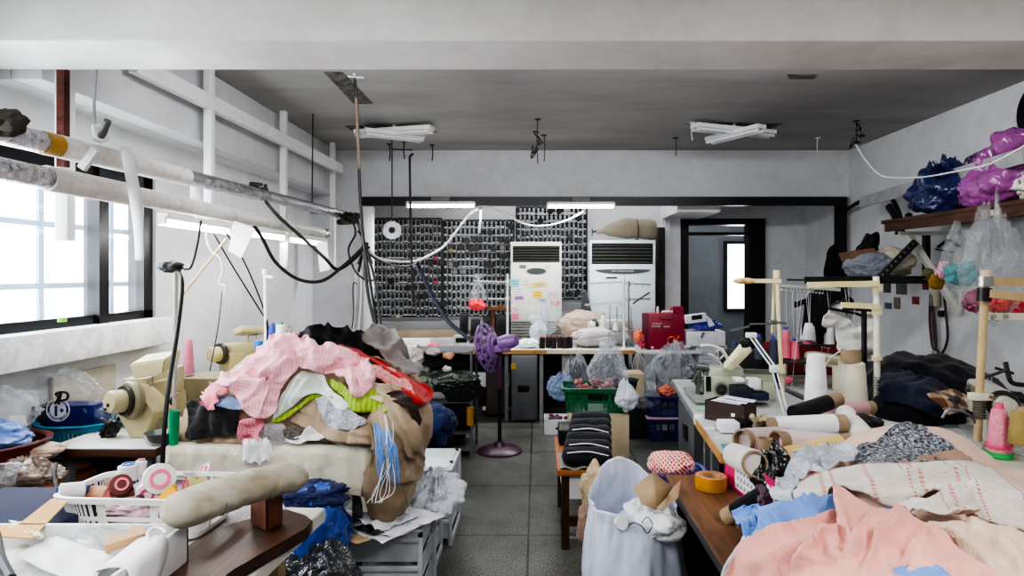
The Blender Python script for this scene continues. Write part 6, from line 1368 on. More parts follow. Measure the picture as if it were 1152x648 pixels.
MB().prism([a, b, b + hh, a + hh], (.006, 0, 0)).prism([a, a + sd, a + sd + hh, a + hh], (0, -.006, 0)).prism([a, b, b + sd, a + sd], (0, 0, .004)).prism([b, b + sd, b + sd + hh, b + hh], (0, .006, 0)).prism([a + sd, b + sd, b + sd + hh, a + sd + hh], (-.006, 0, 0)).build('carton', MG, pc)
q = lambda s_, z: a.lerp(b, s_) + V((-.002, 0, z)); MB().prism([q(.25, .015), q(.95, .015), q(.95, .11), q(.25, .11)], (.001, 0, 0)).build('printed_panel', PW, pc)
m = MB()
for k in range(9):
    for r_ in range(3): m.prism([q(.3 + .07 * k, .025 + .028 * r_), q(.34 + .07 * k, .025 + .028 * r_), q(.34 + .07 * k, .043 + .028 * r_), q(.3 + .07 * k, .03 + .028 * r_)], (-.001, 0, 0))
m.build('printed_marks', mat('mark_grey', (150, 140, 150), .6), pc)
# ================================================================ sewing table row
RZ = .78
th = thing('sewing_table', (1.15, 3.9, 0), 'white sewing table with aluminium edge holding the greenish machine', 'table')
f1 = [(.989, 4.58), (.855, 3.37), (1.62, 3.37), (1.62, 4.58)]
MB().prism([(x, y, RZ - .004) for x, y in f1], (0, 0, .004)).build('tabletop', mat('top_teal', (188, 192, 188), .35, 0, .1), th); MB().prism([(x - .004, y, RZ - .04) for x, y in f1], (0, 0, .036)).build('edge_strip', ALU, th)
for x, y in ((1.02, 4.4), (.95, 3.5), (1.55, 3.5), (1.55, 4.4)): MB().bx(x - .018, x + .018, y - .018, y + .018, 0, RZ - .04).build('leg', GRY, th)
th = thing('sewing_table', (1.2, 3.0, 0), 'plywood-edged sewing table section with the brown box and gadgets', 'table')
f2 = [(.852, 3.36), (.795, 2.70), (1.62, 2.70), (1.62, 3.36)]
MB().prism([(x, y, RZ - .004) for x, y in f2], (0, 0, .004)).build('tabletop', _M['top_teal'], th); MB().prism([(x - .006, y, RZ - .045) for x, y in f2], (0, 0, .041)).build('edge_board', PLY, th)
for x, y in ((.92, 3.25), (.88, 2.8), (1.55, 2.8), (1.55, 3.25)): MB().bx(x - .018, x + .018, y - .018, y + .018, 0, RZ - .045).build('leg', GRY, th)
one(MB().prism([(.838, 3.16, RZ - .05), (.838, 3.16, RZ + .002), (.834, 3.11, RZ + .002), (.834, 3.11, RZ - .05)], (.05, 0, 0)), 'edge_tape', PW, 'white tape wrapped on the plywood table edge', 'tape')
one(MB().box((.87, 3.37, RZ - .015), (.05, .06, .06), bev=.01), 'corner_clamp', PW, 'white clamp block joining the two table edges', 'clamp')
gc = thing('grey_cabinet', (1.2, 4.1, 0), 'grey drawer cabinet with black handle under the sewing table', 'cabinet')
MB().bx(1.0, 1.45, 3.95, 4.42, .01, RZ - .05, .005).build('body', _M['cab_grey'], gc); MB().bx(.99, 1.0, 3.97, 4.40, .05, .68, .003).build('door', _M['cab_grey'], gc); MB().bx(.978, .99, 4.12, 4.22, .45, .55, .004).build('handle', BLK, gc)
bcab = thing('black_cabinet', (1.2, 3.4, 0), 'black control cabinet under the plywood-edged table', 'cabinet'); MB().bx(.98, 1.4, 2.85, 3.9, .01, .70, .004).build('body', mat('cab_black', (40, 42, 44), .5), bcab)
MB().bx(.972, .98, 3.12, 3.26, .52, .58, .003).build('switch', mat('sw_pale', (170, 172, 172), .5), bcab)
MB().tube([(.965, 3.35, .56), (.95, 3.2, .50), (.96, 3.05, .47), (.965, 2.95, .36)], .010).build('cord', RUB, bcab)
table('sewing_table', 1.70, 2.50, 3.2, 4.95, RZ, 'sewing table behind the cone stands, half covered by thread racks', _M['top_teal'], ALU)
table('sewing_table', 1.93, 3.35, 2.25, 3.15, RZ, 'sewing table by the tan post under the wall shelf', _M['top_teal'], ALU)
table('work_table', 2.52, 3.38, 3.2, 4.6, RZ - .06, 'low table against the wall plank, covered with dark jackets', _M['top_teal'], ALU)
# greenish machine
M2 = thing('sewing_machine', at(812, 449, 3.8), 'pale green sewing machine with a round black dial and raised cream flap', 'sewing machine')
def pm(name, poly, Y, dv, m_, bev=.008, par=None):
    mb = MB().prism([at(x, y, Y) for x, y in poly], dv)
    if bev: bmesh.ops.bevel(mb.bm, geom=list(mb.bm.edges), offset=bev, segments=2, affect='EDGES', profile=.5)
    return mb.build(name, m_, par or M2)
pm('body', [(793, 424), (829, 424), (829, 450), (793, 449)], 3.75, (0.02, .16, 0), GRN)
pm('head', [(800, 414), (836, 414), (838, 424), (797, 424)], 3.77, (0.02, .13, 0), GRN)
pm('bed', [(783, 449), (868, 449), (868, 453), (783, 453)], 3.65, (0.02, .4, 0), mat('bed_plate', (0, 0, 0)), 0)
MB().bar(at(829, 421, 3.83), at(866, 422, 3.83), .08, .05).bar(at(862, 421, 3.83), at(863, 448, 3.83), .07, .07, (0, 1, 0)).build('arm', GRN, M2)
MB().bar(at(832, 417, 3.8), at(868, 418, 3.8), .05, .02).build('arm_lid', mat('lid_dark', (92, 96, 88), .5), M2)
c = at(811, 438, 3.745); MB().lathe([(.034, 0), (.034, .006), (.026, .01), (.026, .004), (.016, .004), (.016, .012), (0, .012)], c, (0, -1, 0), 32).build('stitch_dial', mat('dial', (0, 0, 0)), M2)
MB().lathe([(.046, 0), (.046, .003), (.044, .003)], c, (0, -1, 0), 32).build('dial_plate', mat('dial_plate', (140, 144, 130), .4), M2)
MB().box(at(797, 432, 3.745), (.03, .003, .09)).build('side_label', BLK, M2)
fl = pm('top_flap', [(815, 414), (824, 418), (846, 396), (845, 391), (836, 389)], 3.72, (.0, .04, .02), mat('flap_cream', (222, 214, 176), .4), .006)
pm('flap_window', [(822, 409), (828, 411), (838, 398), (835, 396)], 3.715, (0, .004, 0), mat('flap_line', (196, 186, 146), .5), 0, fl)
m = MB()
for k in range(10): m.tube([at(RND.uniform(776, 792), RND.uniform(408, 446), 3.78), at(RND.uniform(778, 796), RND.uniform(412, 446), 3.8), at(RND.uniform(780, 796), RND.uniform(415, 448), 3.82)], .008)
m.cyl(at(783, 412, 3.8), at(797, 414, 3.8), .022).cyl(at(786, 418, 3.8), at(786, 446, 3.8), .018).build('needle_mechanism', mat('mech_grey', (104, 108, 104), .35, .6), M2)
m = MB().tube([at(788, 389, 3.8), at(800, 389, 3.8), at(812, 394, 3.8), at(819, 404, 3.8)], .010).tube([at(806, 396, 3.8), at(812, 392, 3.8), at(815, 398, 3.8), at(810, 404, 3.8)], .006).tube([at(797, 398, 3.8), at(805, 402, 3.8), at(812, 410, 3.8)], .006); m.build('take_up_arm', mat('arm_pale', (196, 196, 188), .4), M2)
for k, (x, y, w_, h_, c, l) in enumerate((((847, 431, 14, 12, (206, 212, 206), 'white plastic box at the far side of the greenish machine')), (831, 427, 10, 5, (216, 216, 210), 'small white block on the greenish machine bed'), (834, 440, 24, 14, (26, 28, 44), 'black fabric block beside the machine dial'), (853, 445, 20, 9, (24, 28, 60), 'navy block under the lamp arm'))):
    one(MB().box(at(x, y, 3.62), (w_ * .0051, .08, h_ * .0051), bev=.008), 'small_block', mat('blk%d' % k, c, .6), l, 'block')
# desk lamp
DL = thing('desk_lamp', at(884, 468, 3.5), 'white spring-arm work lamp over the greenish machine', 'lamp')
for o_ in (-.012, .012):
    MB().cyl(at(845, 378, 3.62) + V((o_, 0, 0)), at(871, 414, 3.55) + V((o_, 0, 0)), .005).cyl(at(871, 416, 3.55) + V((o_, 0, 0)), at(885, 468, 3.5) + V((o_, 0, 0)), .005).build('arm_rod', WPT, DL)
MB().box(at(845, 377, 3.62), (.06, .03, .03), bev=.005).build('joint', WPT, DL); MB().box(at(871, 415, 3.55), (.05, .03, .04), bev=.005).build('joint', WPT, DL)
MB().cyl(at(884, 474, 3.5), at(884, 466, 3.5), .022).build('clamp', BLK, DL); MB().blob(at(839, 384, 3.64), (.035, .03, .035), .25, 5, 3, 3).build('lamp_socket', RUB, DL)
# brown box and gadgets
bb = thing('brown_box', on(818, 474, RZ), 'dark brown open box of papers on the plywood-edged table', 'box'); BBM = mat('box_brown', (58, 36, 34), .5, 0, .1)
a, b = on(793, 471, RZ + .002), on(838, 479, RZ + .002); u = (b - a); pr = V((-u.y, u.x, 0)).normalized() * .13; h_ = V((0, 0, .10))
MB().prism([a, b, b + h_, a + h_], pr.normalized() * .005).prism([a + pr, b + pr, b + pr + h_, a + pr + h_], pr.normalized() * -.005).prism([a, a + pr, a + pr + h_, a + h_], u.normalized() * .005).prism([b, b + pr, b + pr + h_, b + h_], u.normalized() * -.005).prism([a, b, b + pr, a + pr], (0, 0, .004)).build('shell', BBM, bb)
e_ = a.lerp(b, .72) - pr.normalized() * .003; MB().box(e_ + V((0, 0, .045)), (.02, .004, .016), rz=math.atan2(u.y, u.x)).box(e_ + V((.025, 0.004, .042)), (.016, .004, .014), rz=math.atan2(u.y, u.x)).build('white_mark', PW, bb)
for k in range(3): one(MB().box(a.lerp(b, .45 + .1 * k) + pr * (.35 + .2 * k) + h_ + V((0, 0, -.005 + .008 * k)), (.16, .06, .004), rz=math.atan2(u.y, u.x) + .1 * k, ry=.03 * k), 'paper_sheet', (PW, PAT, mat('paper_blue', (200, 210, 228), .6))[k], ('white paper at the front of the brown box', 'printed paper in the middle of the brown box', 'bluish paper at the end of the brown box')[k], 'paper')
one(MB().box(on(819, 486, RZ) + V((0, 0, .03)), (.09, .09, .05), bev=.006), 'white_box', PW, 'small white box beside the brown box', 'box')
m = MB().box(on(838, 480, RZ) + V((0, .0, .02)), (.08, .10, .035), bev=.006); one(m, 'metal_gadget', mat('mech_dark', (0, 0, 0)), 'dark metal gadget at the end of the brown box', 'gadget')
m = MB(); 
for k in range(7): m.cyl(on(RND.uniform(843, 860), RND.uniform(465, 480), RZ + .05), on(RND.uniform(843, 860), RND.uniform(462, 480), RZ + .1), .012)
one(m, 'metal_clamp', mat('mech_brass', (150, 140, 112), .4, .6), 'brassy machine attachment next to the white fabric roll', 'attachment')
one(MB().box(on(822, 503, RZ) + V((0, 0, .004)), (.07, .06, .006)), 'teal_mat', mat('teal_mat', (60, 150, 140), .5), 'small teal mat at the table front corner', 'mat')
one(MB().box(on(790, 460, RZ) + V((0, 0, .004)), (.10, .12, .006)), 'teal_mat', mat('teal_mat2', (150, 180, 170), .5), 'pale green mat beside the machine bed', 'mat')
# ================================================================ fabric rolls
CORE = mat('core_kraft', (150, 130, 104), .85, 0, .06)
def roll(e0, e1, r0, r1, m_, label, c0=.03, c1=.03, name='fabric_roll', rc=None):
    p0, p1 = at(*e0), at(*e1); ax = p1 - p0; L = ax.length; th = thing(name, (p0 + p1) / 2, label, 'fabric roll', 'fabric rolls heaped on the sewing table')
    MB().lathe([(r0 * .7, c0), (r0, c0), (r0 * 1.01, c0 + .01), (r1, L - c1), (r1 * .7, L - c1)], p0, ax, 32).build('cloth', m_, th)
    k = .93; MB().lathe([(r0 * .8, .001), (r0 * k, 0), (r1 * k, L), (r1 * .8, L), (r1 * .8, L * .98), (r0 * .8, .002)], p0, ax, 32, cap=False).build('core', CORE, th); return th
W1, PKR, YLR, BLR, LVR = (fabric(*a) for a in (('roll_white', (232, 232, 236)), ('roll_pink', (226, 204, 212)), ('roll_yellow', (222, 194, 122)), ('roll_black', (24, 24, 28)), ('roll_lavender', (196, 178, 180))))
roll((859, 480, 2.95), (951, 476, 2.95), .044, .044, W1, 'white fabric roll topmost of the heap', .055, .05)
roll((834, 496, 2.72), (882, 492, 2.9), .052, .05, LVR, 'greyish lavender fabric roll at the table front', .035, .02)
roll((872, 497, 2.62), (965, 497, 2.75), .050, .028, PKR, 'pale pink tapered fabric roll with a wide open core', .05, .04)
roll((872, 516, 2.50), (955, 496, 2.62), .036, .036, YLR, 'soft yellow fabric roll lying across the heap', .0, .05)
roll((950, 466, 3.1), (990, 510, 2.7), .048, .044, fabric('roll_cream', (216, 212, 204)), 'cream roll slanting down beyond the white one', .0, .03)
roll((893, 466, 3.05), (943, 449, 3.2), .042, .04, BLR, 'black fabric roll tilted behind the white one', .0, .08)
roll((938, 463, 3.2), (981, 458, 3.3), .044, .036, fabric('roll_rose', (198, 152, 158)), 'dusty pink roll behind the black one', .0, .05)
roll((826, 512, 2.48), (850, 522, 2.25), .046, .05, fabric('roll_offwhite', (218, 214, 206)), 'off-white rolled cloth standing in the magenta carton', .0, .01)
roll((817, 582, 2.15), (862, 556, 2.05), .032, .032, BLR, 'black roll with kraft core at the edge of the fabric pile', .045, .0)
c = at(860.5, 510, 2.5); one(MB().lathe([(.026, 0), (.029, .002), (.030, .06), (.024, .06), (.022, .004)], c, n=28), 'paper_core', CORE, 'short empty kraft core standing before the rolls', 'paper core')
bag('black_bag', at(866, 533, 2.28), (.075, .07, .085), film('black_film', (16, 16, 18), .97, .22, .9, 14), 'crumpled black plastic bag between the carton and the bubble wrap', 95, crease=.35)
bag('purple_strip', at(858, 562, 2.05), (.025, .04, .05), mat('plum_strip', (70, 36, 60), .4), 'plum plastic strip under the black bag', 96, crease=.2, cat='strip')
# cones standing
WC_ = (236, 236, 238)
wcn = thing('thread_cone', at(918, 456, 3.3), 'tall white yarn cone standing without a visible core', 'thread cone')
MB().lathe([(.054, .002), (.059, .008), (.044, .262), (.040, .268), (.018, .268)], at(918, 456, 3.3), n=28).build('thread', CM['thread_236_236_238'] if 'thread_236_236_238' in CM else windmat('wind_snow', (236, 236, 238)), wcn); MB().lathe([(.016, 0), (.017, .272), (.012, .272)], at(918, 456, 3.3), n=16).build('core', PW, wcn)
cone(at(960, 456, 3.35), 'tall cream yarn cone on a kraft core with thread arched over it', (230, 226, 206), .245, .072, .056, tip=CORE)
one(MB().lathe([(.052, 0), (.046, .065), (.040, .066), (0, .06)], at(956.5, 407, 3.35), n=28), 'paper_core', CORE, 'kraft core end crowning the tall cream cone', 'paper core')
one(MB().tube([at(925, 432, 3.6), at(928, 412, 3.5), at(942, 397, 3.4), at(957, 393, 3.35), at(967, 393, 3.35)], .004), 'thread_loop', WCB, 'white thread arching onto the tall cream cone', 'thread')
# thread racks with cones
PINKC = (226, 112, 136); DBL = (60, 66, 84)
rk = thing('cone_rack', at(905, 404, 4.2), 'steel cone rack plate with pegs carrying the pink cones', 'rack')
pz = at(0, 405, 4.2).z; MB().bx(at(880, 0, 4.2).x, at(944, 0, 4.2).x, 4.1, 4.35, pz - .012, pz).build('plate', mat('rack_dark', (70, 72, 70), .4, .6), rk)
for x in (884, 940): MB().cyl((at(x, 0, 4.3).x, 4.3, RZ), (at(x, 0, 4.3).x, 4.3, pz), .012).build('post', STEEL, rk)
pz2 = at(0, 389, 4.3).z; MB().bx(at(900, 0, 4.3).x, at(945, 0, 4.3).x, 4.36, 4.5, pz2 - .012, pz2).build('upper_plate', mat('rack_dark', (0, 0, 0)), rk)
TB_ = mat('tip_violet', (70, 60, 150), .5)
for x, y, h_, r, c, l in ((886, 404, .20, .030, PINKC, 'tall pink thread cone first on the cone rack'), (896, 405, .13, .033, PINKC, 'short pink thread cone second on the cone rack'), (911, 389, .125, .032, PINKC, 'pink thread cone in front of the big white cone'), (911, 383, .13, .054, WC_, 'wide white thread cone at the back of the rack'), (935, 388, .13, .034, WC_, 'slim white thread cone at the rack end'), (872, 418, .22, .032, DBL, 'dark slate thread cone beside the tan post'), (856, 405, .16, .032, DBL, 'dark slate thread cone under the lamp arm'), (828, 402, .10, .030, DBL, 'dark slate thread cone beyond the cream flap'), (878, 400, .10, .02, PINKC, 'thin pink cone peeking past the dark slate one')):
    Y = 4.2 if y > 395 else 4.4; cone(at(x, y, Y) + V((0, .03, .001)), l, c, h_, r, r * .72 if h_ < .18 else r * .8, tip=TB_, group='thread cones of the sewing row')
one(MB().bx(at(818, 0, 4.5).x, at(880, 0, 4.5).x, 4.42, 4.7, RZ, .99, .005), 'black_cabinet', SLT, 'dark box behind the greenish machine carrying slate cones', 'cabinet')
RED = mat('dark_red_board', (120, 22, 28), .5, 0, .1)
one(MB().box(V((at(905, 0, 4.75).x, 4.75, RZ + .13)), (.62, .03, .25), rx=-.15), 'red_board', RED, 'dark red board leaning behind the cone rack', 'board')
one(MB().box(at(895, 445, 4.6), (.20, .06, .07), bev=.01), 'blue_box', mat('box_teal', (30, 100, 150), .5), 'small blue box beneath the dark red board', 'box')
bag('pink_tassel', at(887, 428, 4.1), (.022, .02, .028), mat('pink_tassel', (200, 90, 110), .7), 'small pink hanging tag under the cone rack', 97, crease=.2, cat='tag')
machine('sewing_machine', (1.93, 4.15, RZ), math.radians(-70), 'sewing machine half hidden between the white and cream cones', mat('machine_wire', (190, 186, 160), .5, .1, .2), False, .8)
# tan-post thread stand of the sewing row
CRM = mat('stand_cream', (214, 202, 160), .45, 0, .08); TANP = mat('tape_post', (196, 172, 128), .6, 0, .12)
th = thing('thread_stand', at(877, 450, 3.9), 'cream thread stand mast with a tan-wrapped arm pointing to the window', 'thread stand')
MB().tube([at(881, 450, 3.9), at(877, 380, 3.9), at(874, 312, 3.9)], .0125, n=12).build('mast', CRM, th); MB().cyl(at(869, 375, 3.95), at(871, 318, 3.95), .01).build('second_mast', CRM, th)
MB().bar(at(848, 316, 3.9), at(878, 316, 3.9), .03, .025).cyl(at(873.5, 313, 3.9), at(873.5, 304, 3.9), .02).build('arm', CRM, th); MB().blob(at(838, 316, 3.9), (.075, .02, .018), .2, 5, 3, 3).build('wrapped_tip', mat('wrap_tan', (196, 164, 112), .8, 0, .3, 30), th)
MB().bar(at(843, 364.5, 3.9), at(880, 364, 3.9), .012, .010).bar(at(866, 361, 3.9), at(884, 364, 3.9), .03, .015).bar(at(822, 372, 3.9), at(843, 367, 3.9), .012, .012).build('lower_arm', mat('arm_steel', (120, 122, 120), .4, .6), th)
MB().cyl(at(879, 410, 3.9), at(879.5, 420, 3.9), .026).build('collar', CRM, th)
m = MB()
for k in range(14): x_ = 878 + k * 3.6; p = at(x_, 323 + k * .3, 4.1); m.tube([p + V((0, 0, .01)), p + V((.008, 0, -.01)), p + V((0, 0, -.022)), p + V((-.008, 0, -.01))], .002, n=5)
m.build('thread_eye', STEEL, th); MB().bar(at(877, 321, 4.1), at(945, 326, 4.1), .02, .02).build('rail', mat('rail_grey', (150, 150, 140), .5), th)
m = MB()
for x0, x1, y1 in ((884, 885, 372), (891, 893, 378), (897, 897, 385), (906, 911, 372), (912, 911, 368), (930, 935, 368), (955, 955, 395), (903, 890, 440), (870, 872, 380)): m.tube([at(x0, 324, 4.1), at(x1, y1, 4.15)], .0011, n=4, smooth=False)
m.build('running_thread', STRIP, th)
# cream frame stand
th = thing('thread_stand', at(988, 480, 3.5), 'cream post with two long horizontal rails by the hanging ivory blouse', 'thread stand')
MB().tube([at(987, 482, 3.5), at(986.5, 400, 3.5), at(985.5, 311, 3.5)], .017, n=14).build('mast', mat('mast_white', (220, 216, 200), .4, 0, .05), th)
for (x0, y0, x1, y1, n_, w_) in ((909, 320.5, 988, 319, 'upper_rail', .032), (947, 343, 988, 345, 'lower_rail', .03)): MB().bar(at(x0, y0, 3.48), at(x1, y1, 3.48), w_, w_).build(n_, mat('rail_cream', (212, 200, 150), .5, 0, .1), th)
for y0, y1 in ((320, 328), (344, 354), (400, 405)): MB().cyl(at(986.5, y0, 3.5), at(986.8, y1, 3.5), .028, n=14).build('collar', CRM, th)
m = MB()
for k in range(10): m.lathe([(.024, -.003), (.029, 0), (.024, .003)], at(988, 424 + 3 * k, 3.5), n=16, cap=False)
m.build('spring', STEEL, th); MB().bar(at(975, 468, 3.45), at(996, 468, 3.45), .08, .05).build('base_block', TANP, th)
m = MB()
for x0, x1, y0, y1 in ((950, 953, 322, 343), (962, 957, 346, 390), (909, 911, 322, 372)): m.tube([at(x0, y0, 3.5), at(x1, y1, 3.5)], .0011, n=4, smooth=False)
m.build('running_thread', STRIP, th)
# black clothes rail with hangers, ivory blouse
th = thing('clothes_rail', at(950, 420, 4.0), 'black garment rail with an upright beside the ivory blouse', 'rail'); MB().bar(at(905, 313, 4.4), at(1040, 312, 4.4), .02, .02).build('crossbar', BLK, th); MB().bar(at(972, 343, 3.9), at(972.5, 470, 3.9), .02, .03, (0, 1, 0)).bar(at(948, 347, 3.9), at(992, 350, 3.9), .015, .02).build('upright', BLK, th)
def planebvh(Y, tilt=0):
    bm = bmesh.new(); vs = [bm.verts.new((x, Y + tilt * (z - 1.5), z)) for x, z in ((-3, 0), (4, 0), (4, 3), (-3, 3))]; bm.faces.new(vs); bm.normal_update(); bm.faces.ensure_lookup_table()
    if bm.faces[0].normal.y > 0: bmesh.ops.reverse_faces(bm, faces=bm.faces)
    t_ = BVHTree.FromBMesh(bm); bm.free(); return t_
G8 = crop(860, 330, 5.89)
BK = fabric('black_knit', (0, 0, 0))
garment('black_coat', G8((250, 60), (300, -20), (420, -40), (500, -10), (560, 40), (540, 120), (440, 180), (380, 260), (360, 370), (300, 260), (240, 300), (235, 200)), planebvh(4.45), 0, BK, 'black coats hanging behind the pink thread cones', 'coat', 31, amp=.03, dirn=(0, 0, 1), stretch=6, thick=.01)
garment('black_coat', [(952, 262), (957, 248), (962, 262), (966, 290), (962, 312), (950, 318), (951, 300)], planebvh(6.4), 0, BK, 'small black garment hanging on the portal post', 'coat', 32, amp=.02, dirn=(0, 0, 1)) if 0 else None
garment('black_sleeve', G8((200, 62), (245, 45), (300, 30), (310, 45), (255, 75), (210, 85)), planebvh(4.4), 0, BK, 'black sleeve end sticking out of the hanging coats', 'coat', 33, amp=.01, thick=.03)
bl = garment('ivory_blouse', G8((430, 75), (470, 50), (500, 60), (510, 110), (590, 215), (640, 150), (690, 110), (720, 180), (735, 300), (720, 520), (690, 620), (660, 560), (650, 480), (560, 370), (470, 370), (465, 235), (400, 230), (362, 190)), planebvh(4.05), 0, fabric('ivory_cotton', (208, 206, 198)), 'ivory blouse on a black hanger beside the cream post', 'blouse', 34, amp=.022, freq=7, fine=.5)
one(MB().tube([at(933, 347, 4.0), at(938, 342, 4.0), at(948, 338, 4.0), at(953, 332, 4.0), at(950, 326, 4.0)], .007).tube([at(933, 347, 4.0), at(960, 352, 4.0), at(972, 356, 4.0)], .009), 'clothes_hanger', BLK, 'black hanger holding the ivory blouse', 'hanger')
garment('black_bag', [(932, 278), (940, 275), (946, 290), (952, 303), (948, 314), (928, 314), (926, 296)], planebvh(5.9), 0, BK, 'small black cloth hanging in front of the grey far wall', 'cloth', 35, amp=.02)
garment('black_bag', [(952, 298), (962, 280), (972, 268), (985, 262), (984, 290), (978, 306), (955, 312)], planebvh(5.3), 0, BK, 'black cloth slumped at the end of the slotted shelf', 'cloth', 36, amp=.03)
# ================================================================ wall shelf, slotted shelf, contents
SHB = wood('shelf_brown', (96, 62, 48), (58, 36, 28), .5, 1, 3)
th = thing('wall_shelf', (3.1, 4.0, 1.93), 'long dark brown wall shelf loaded with coloured bags', 'shelf')
MB().bx(2.82, 3.405, 2.7, 5.15, 1.955, 1.985, .003).build('board', SHB, th); MB().bx(2.82, 2.85, 2.7, 5.10, 1.89, 1.954, .003).build('front_batten', SHB, th)
BRK = mat('bracket_white', (214, 212, 204), .5)
for Y in (5.05, 3.3):
    p = MB().bar((2.90, Y, 1.875), (3.40, Y, 1.875), .05, .03).bar((3.385, Y, 1.9), (3.385, Y, 1.22), .05, .035, (1, 0, 0)).build('bracket', BRK, th)
    MB().bar((2.97, Y - .03, 1.87), (3.36, Y - .03, 1.25), .05, .04).build('brace', BRK, p)
MB().prism([(2.815, 3.9, 1.91), (2.815, 3.82, 1.91), (2.815, 3.82, 1.945), (2.815, 3.9, 1.945)], (.003, 0, 0)).build('paper_tag', mat('tag_grey', (170, 166, 160), .6), th)
sx = lambda px, py, X, dz=0: onx(px, py, X) + V((0, 0, dz))
sz_ = 1.987
bag('navy_bag', (3.04, 4.72, sz_ + .17), (.19, .27, .19), film('navy_film', (36, 44, 92), .93, .25, .8, 9), 'navy plastic bag at the far end of the wall shelf', 101, amp=.3, crease=.18, cut=sz_)
bag('magenta_bag', (3.10, 4.2, sz_ + .17), (.22, .25, .19), film('magenta_film', (158, 84, 150), .92, .22, .8, 9), 'shiny pink-violet plastic bag in the middle of the wall shelf', 102, amp=.3, crease=.18, ears=(((.02, -.1, .36), (.12, .10, .10)),), cut=sz_)
bag('navy_bag', (3.2, 4.5, sz_ + .30), (.14, .16, .12), film('dark_plum', (80, 50, 90), .93, .25, .8, 9), 'plum bag tucked behind the pink-violet one', 103, crease=.3)
bag('white_scraps', (3.05, 3.78, sz_ + .10), (.14, .12, .11), mat('scrap_mix', (200, 196, 186), .8, 0, .5, 20), 'white and grey crumpled scraps beside the beige bowl', 104, crease=.5, cat='scrap')
rbs = thing('beige_bowl', (3.10, 3.45, sz_), 'beige plastic basin tilted on the wall shelf', 'basin')
ax = V((-.55, .25, .55)); MB().lathe([(.10, -.02), (.20, .10), (.215, .12), (.205, .125), (.19, .10), (.09, .0)], V((3.12, 3.4, sz_ + .09)), ax, 36).build('shell', mat('beige_pink', (176, 150, 138), .5, 0, .08), rbs)
one(MB().box((3.15, 3.75, sz_ + .22), (.02, .16, .16), rx=.3, bev=.004), 'striped_card', fabric('striped_card', (220, 218, 212), (90, 90, 90), 'stripe', 160), 'white striped card between the pink bag and the beige basin', 'card')
one(MB().lathe([(.30, 0), (.30, .05), (.27, .07), (0, .07)], (3.33, 3.95 - .15, 2.52), (-1, 0, 0), 40), 'wall_fan', BLK, 'edge of a black round wall fan high above the shelf', 'fan') if 0 else None
wf = thing('wall_fan', (3.40, 4.16, 2.65), 'black round wall fan at the edge of view above the shelf', 'fan'); MB().lathe([(.20, 0), (.24, .03), (.24, .06), (.20, .12), (.05, .14), (0, .14)], (3.40, 4.10, 2.62), (-1, 0, 0), 44).build('guard', BLK, wf); MB().cyl((3.41, 4.10, 2.62), (3.30, 4.10, 2.62), .05).build('mount', BLK, wf)
one(MB().blob(at(1022, 247, 4.9), (.03, .03, .05), .3, 5, 6, 3), 'black_clip', BLK, 'black clamp at the end of the wall shelf under the hose', 'clamp')
m = MB().tube([at(1000, 232, 5.3), at(1008, 245, 5.2), at(1014, 262, 5.1)], .03); one(m, 'black_strap', RUB, 'black strap hanging over the far end of the wall shelf', 'strap')
one(MB().prism([at(x, y, 5.05) for x, y in ((1011, 247), (1017, 246), (1017, 264), (1008, 264))], (0, .02, 0)), 'black_clip', BLK, 'black tongue hanging below the wall shelf tip', 'clip')
# slotted black shelf
SLB = mat('slotted_black', (34, 34, 36), .45, .2); sl = thing('slotted_shelf', at(985, 312, 5.0), 'black slotted-angle shelf under the wall shelf with cloth bundles', 'shelf')
a, b = at(905, 312, 4.95), at(1045, 312, 4.95); MB().bx(a.x, b.x, 4.95, 5.3, a.z - .03, a.z - .015).bx(a.x, b.x, 4.945, 4.95, a.z - .05, a.z).build('board', SLB, sl)
MB().bar(at(990, 313, 4.93), at(1030, 272, 4.93), .03, .05).build('brace', SLB, sl); MB().bar(at(1042, 312, 5.2), at(1042, 262, 5.2), .04, .05, (0, 1, 0)).build('upright', SLB, sl); MB().bar(at(958, 306, 5.2), at(980, 265, 5.2), .03, .08).build('upright', SLB, sl)
m = MB()
for k in range(8): p = at(993 + 4.9 * k, 309 - 5 * k, 4.91); m.box(p, (.018, .004, .012), ry=.8)
m.build('slot_hole', mat('slot_grey', (110, 110, 110), .6), sl)
b_ = a.z
bag('grey_cloth_bundle', (at(978, 0, 5.1).x, 5.12, b_ + .10), (.19, .14, .12), fabric('grey_blue_cloth', (128, 132, 142)), 'grey-blue cloth bundle on the black slotted shelf', 105, crease=.22, cut=b_ - .01, cat='bundle')
bag('cream_cloth_bundle', (at(1008, 0, 5.1).x, 5.15, b_ + .12), (.17, .14, .13), fabric('cream_bundle', (186, 180, 160)), 'cream cloth bundle on the black slotted shelf', 106, crease=.22, cut=b_ - .01, cat='bundle')
one(MB().prism([at(x, y, 5.05) for x, y in ((955, 284), (984, 279), (985, 289), (962, 300))], (0, .18, 0)), 'carton', mat('carton_brown', (120, 88, 66), .8), 'brown carton behind the grey-blue bundle', 'box')
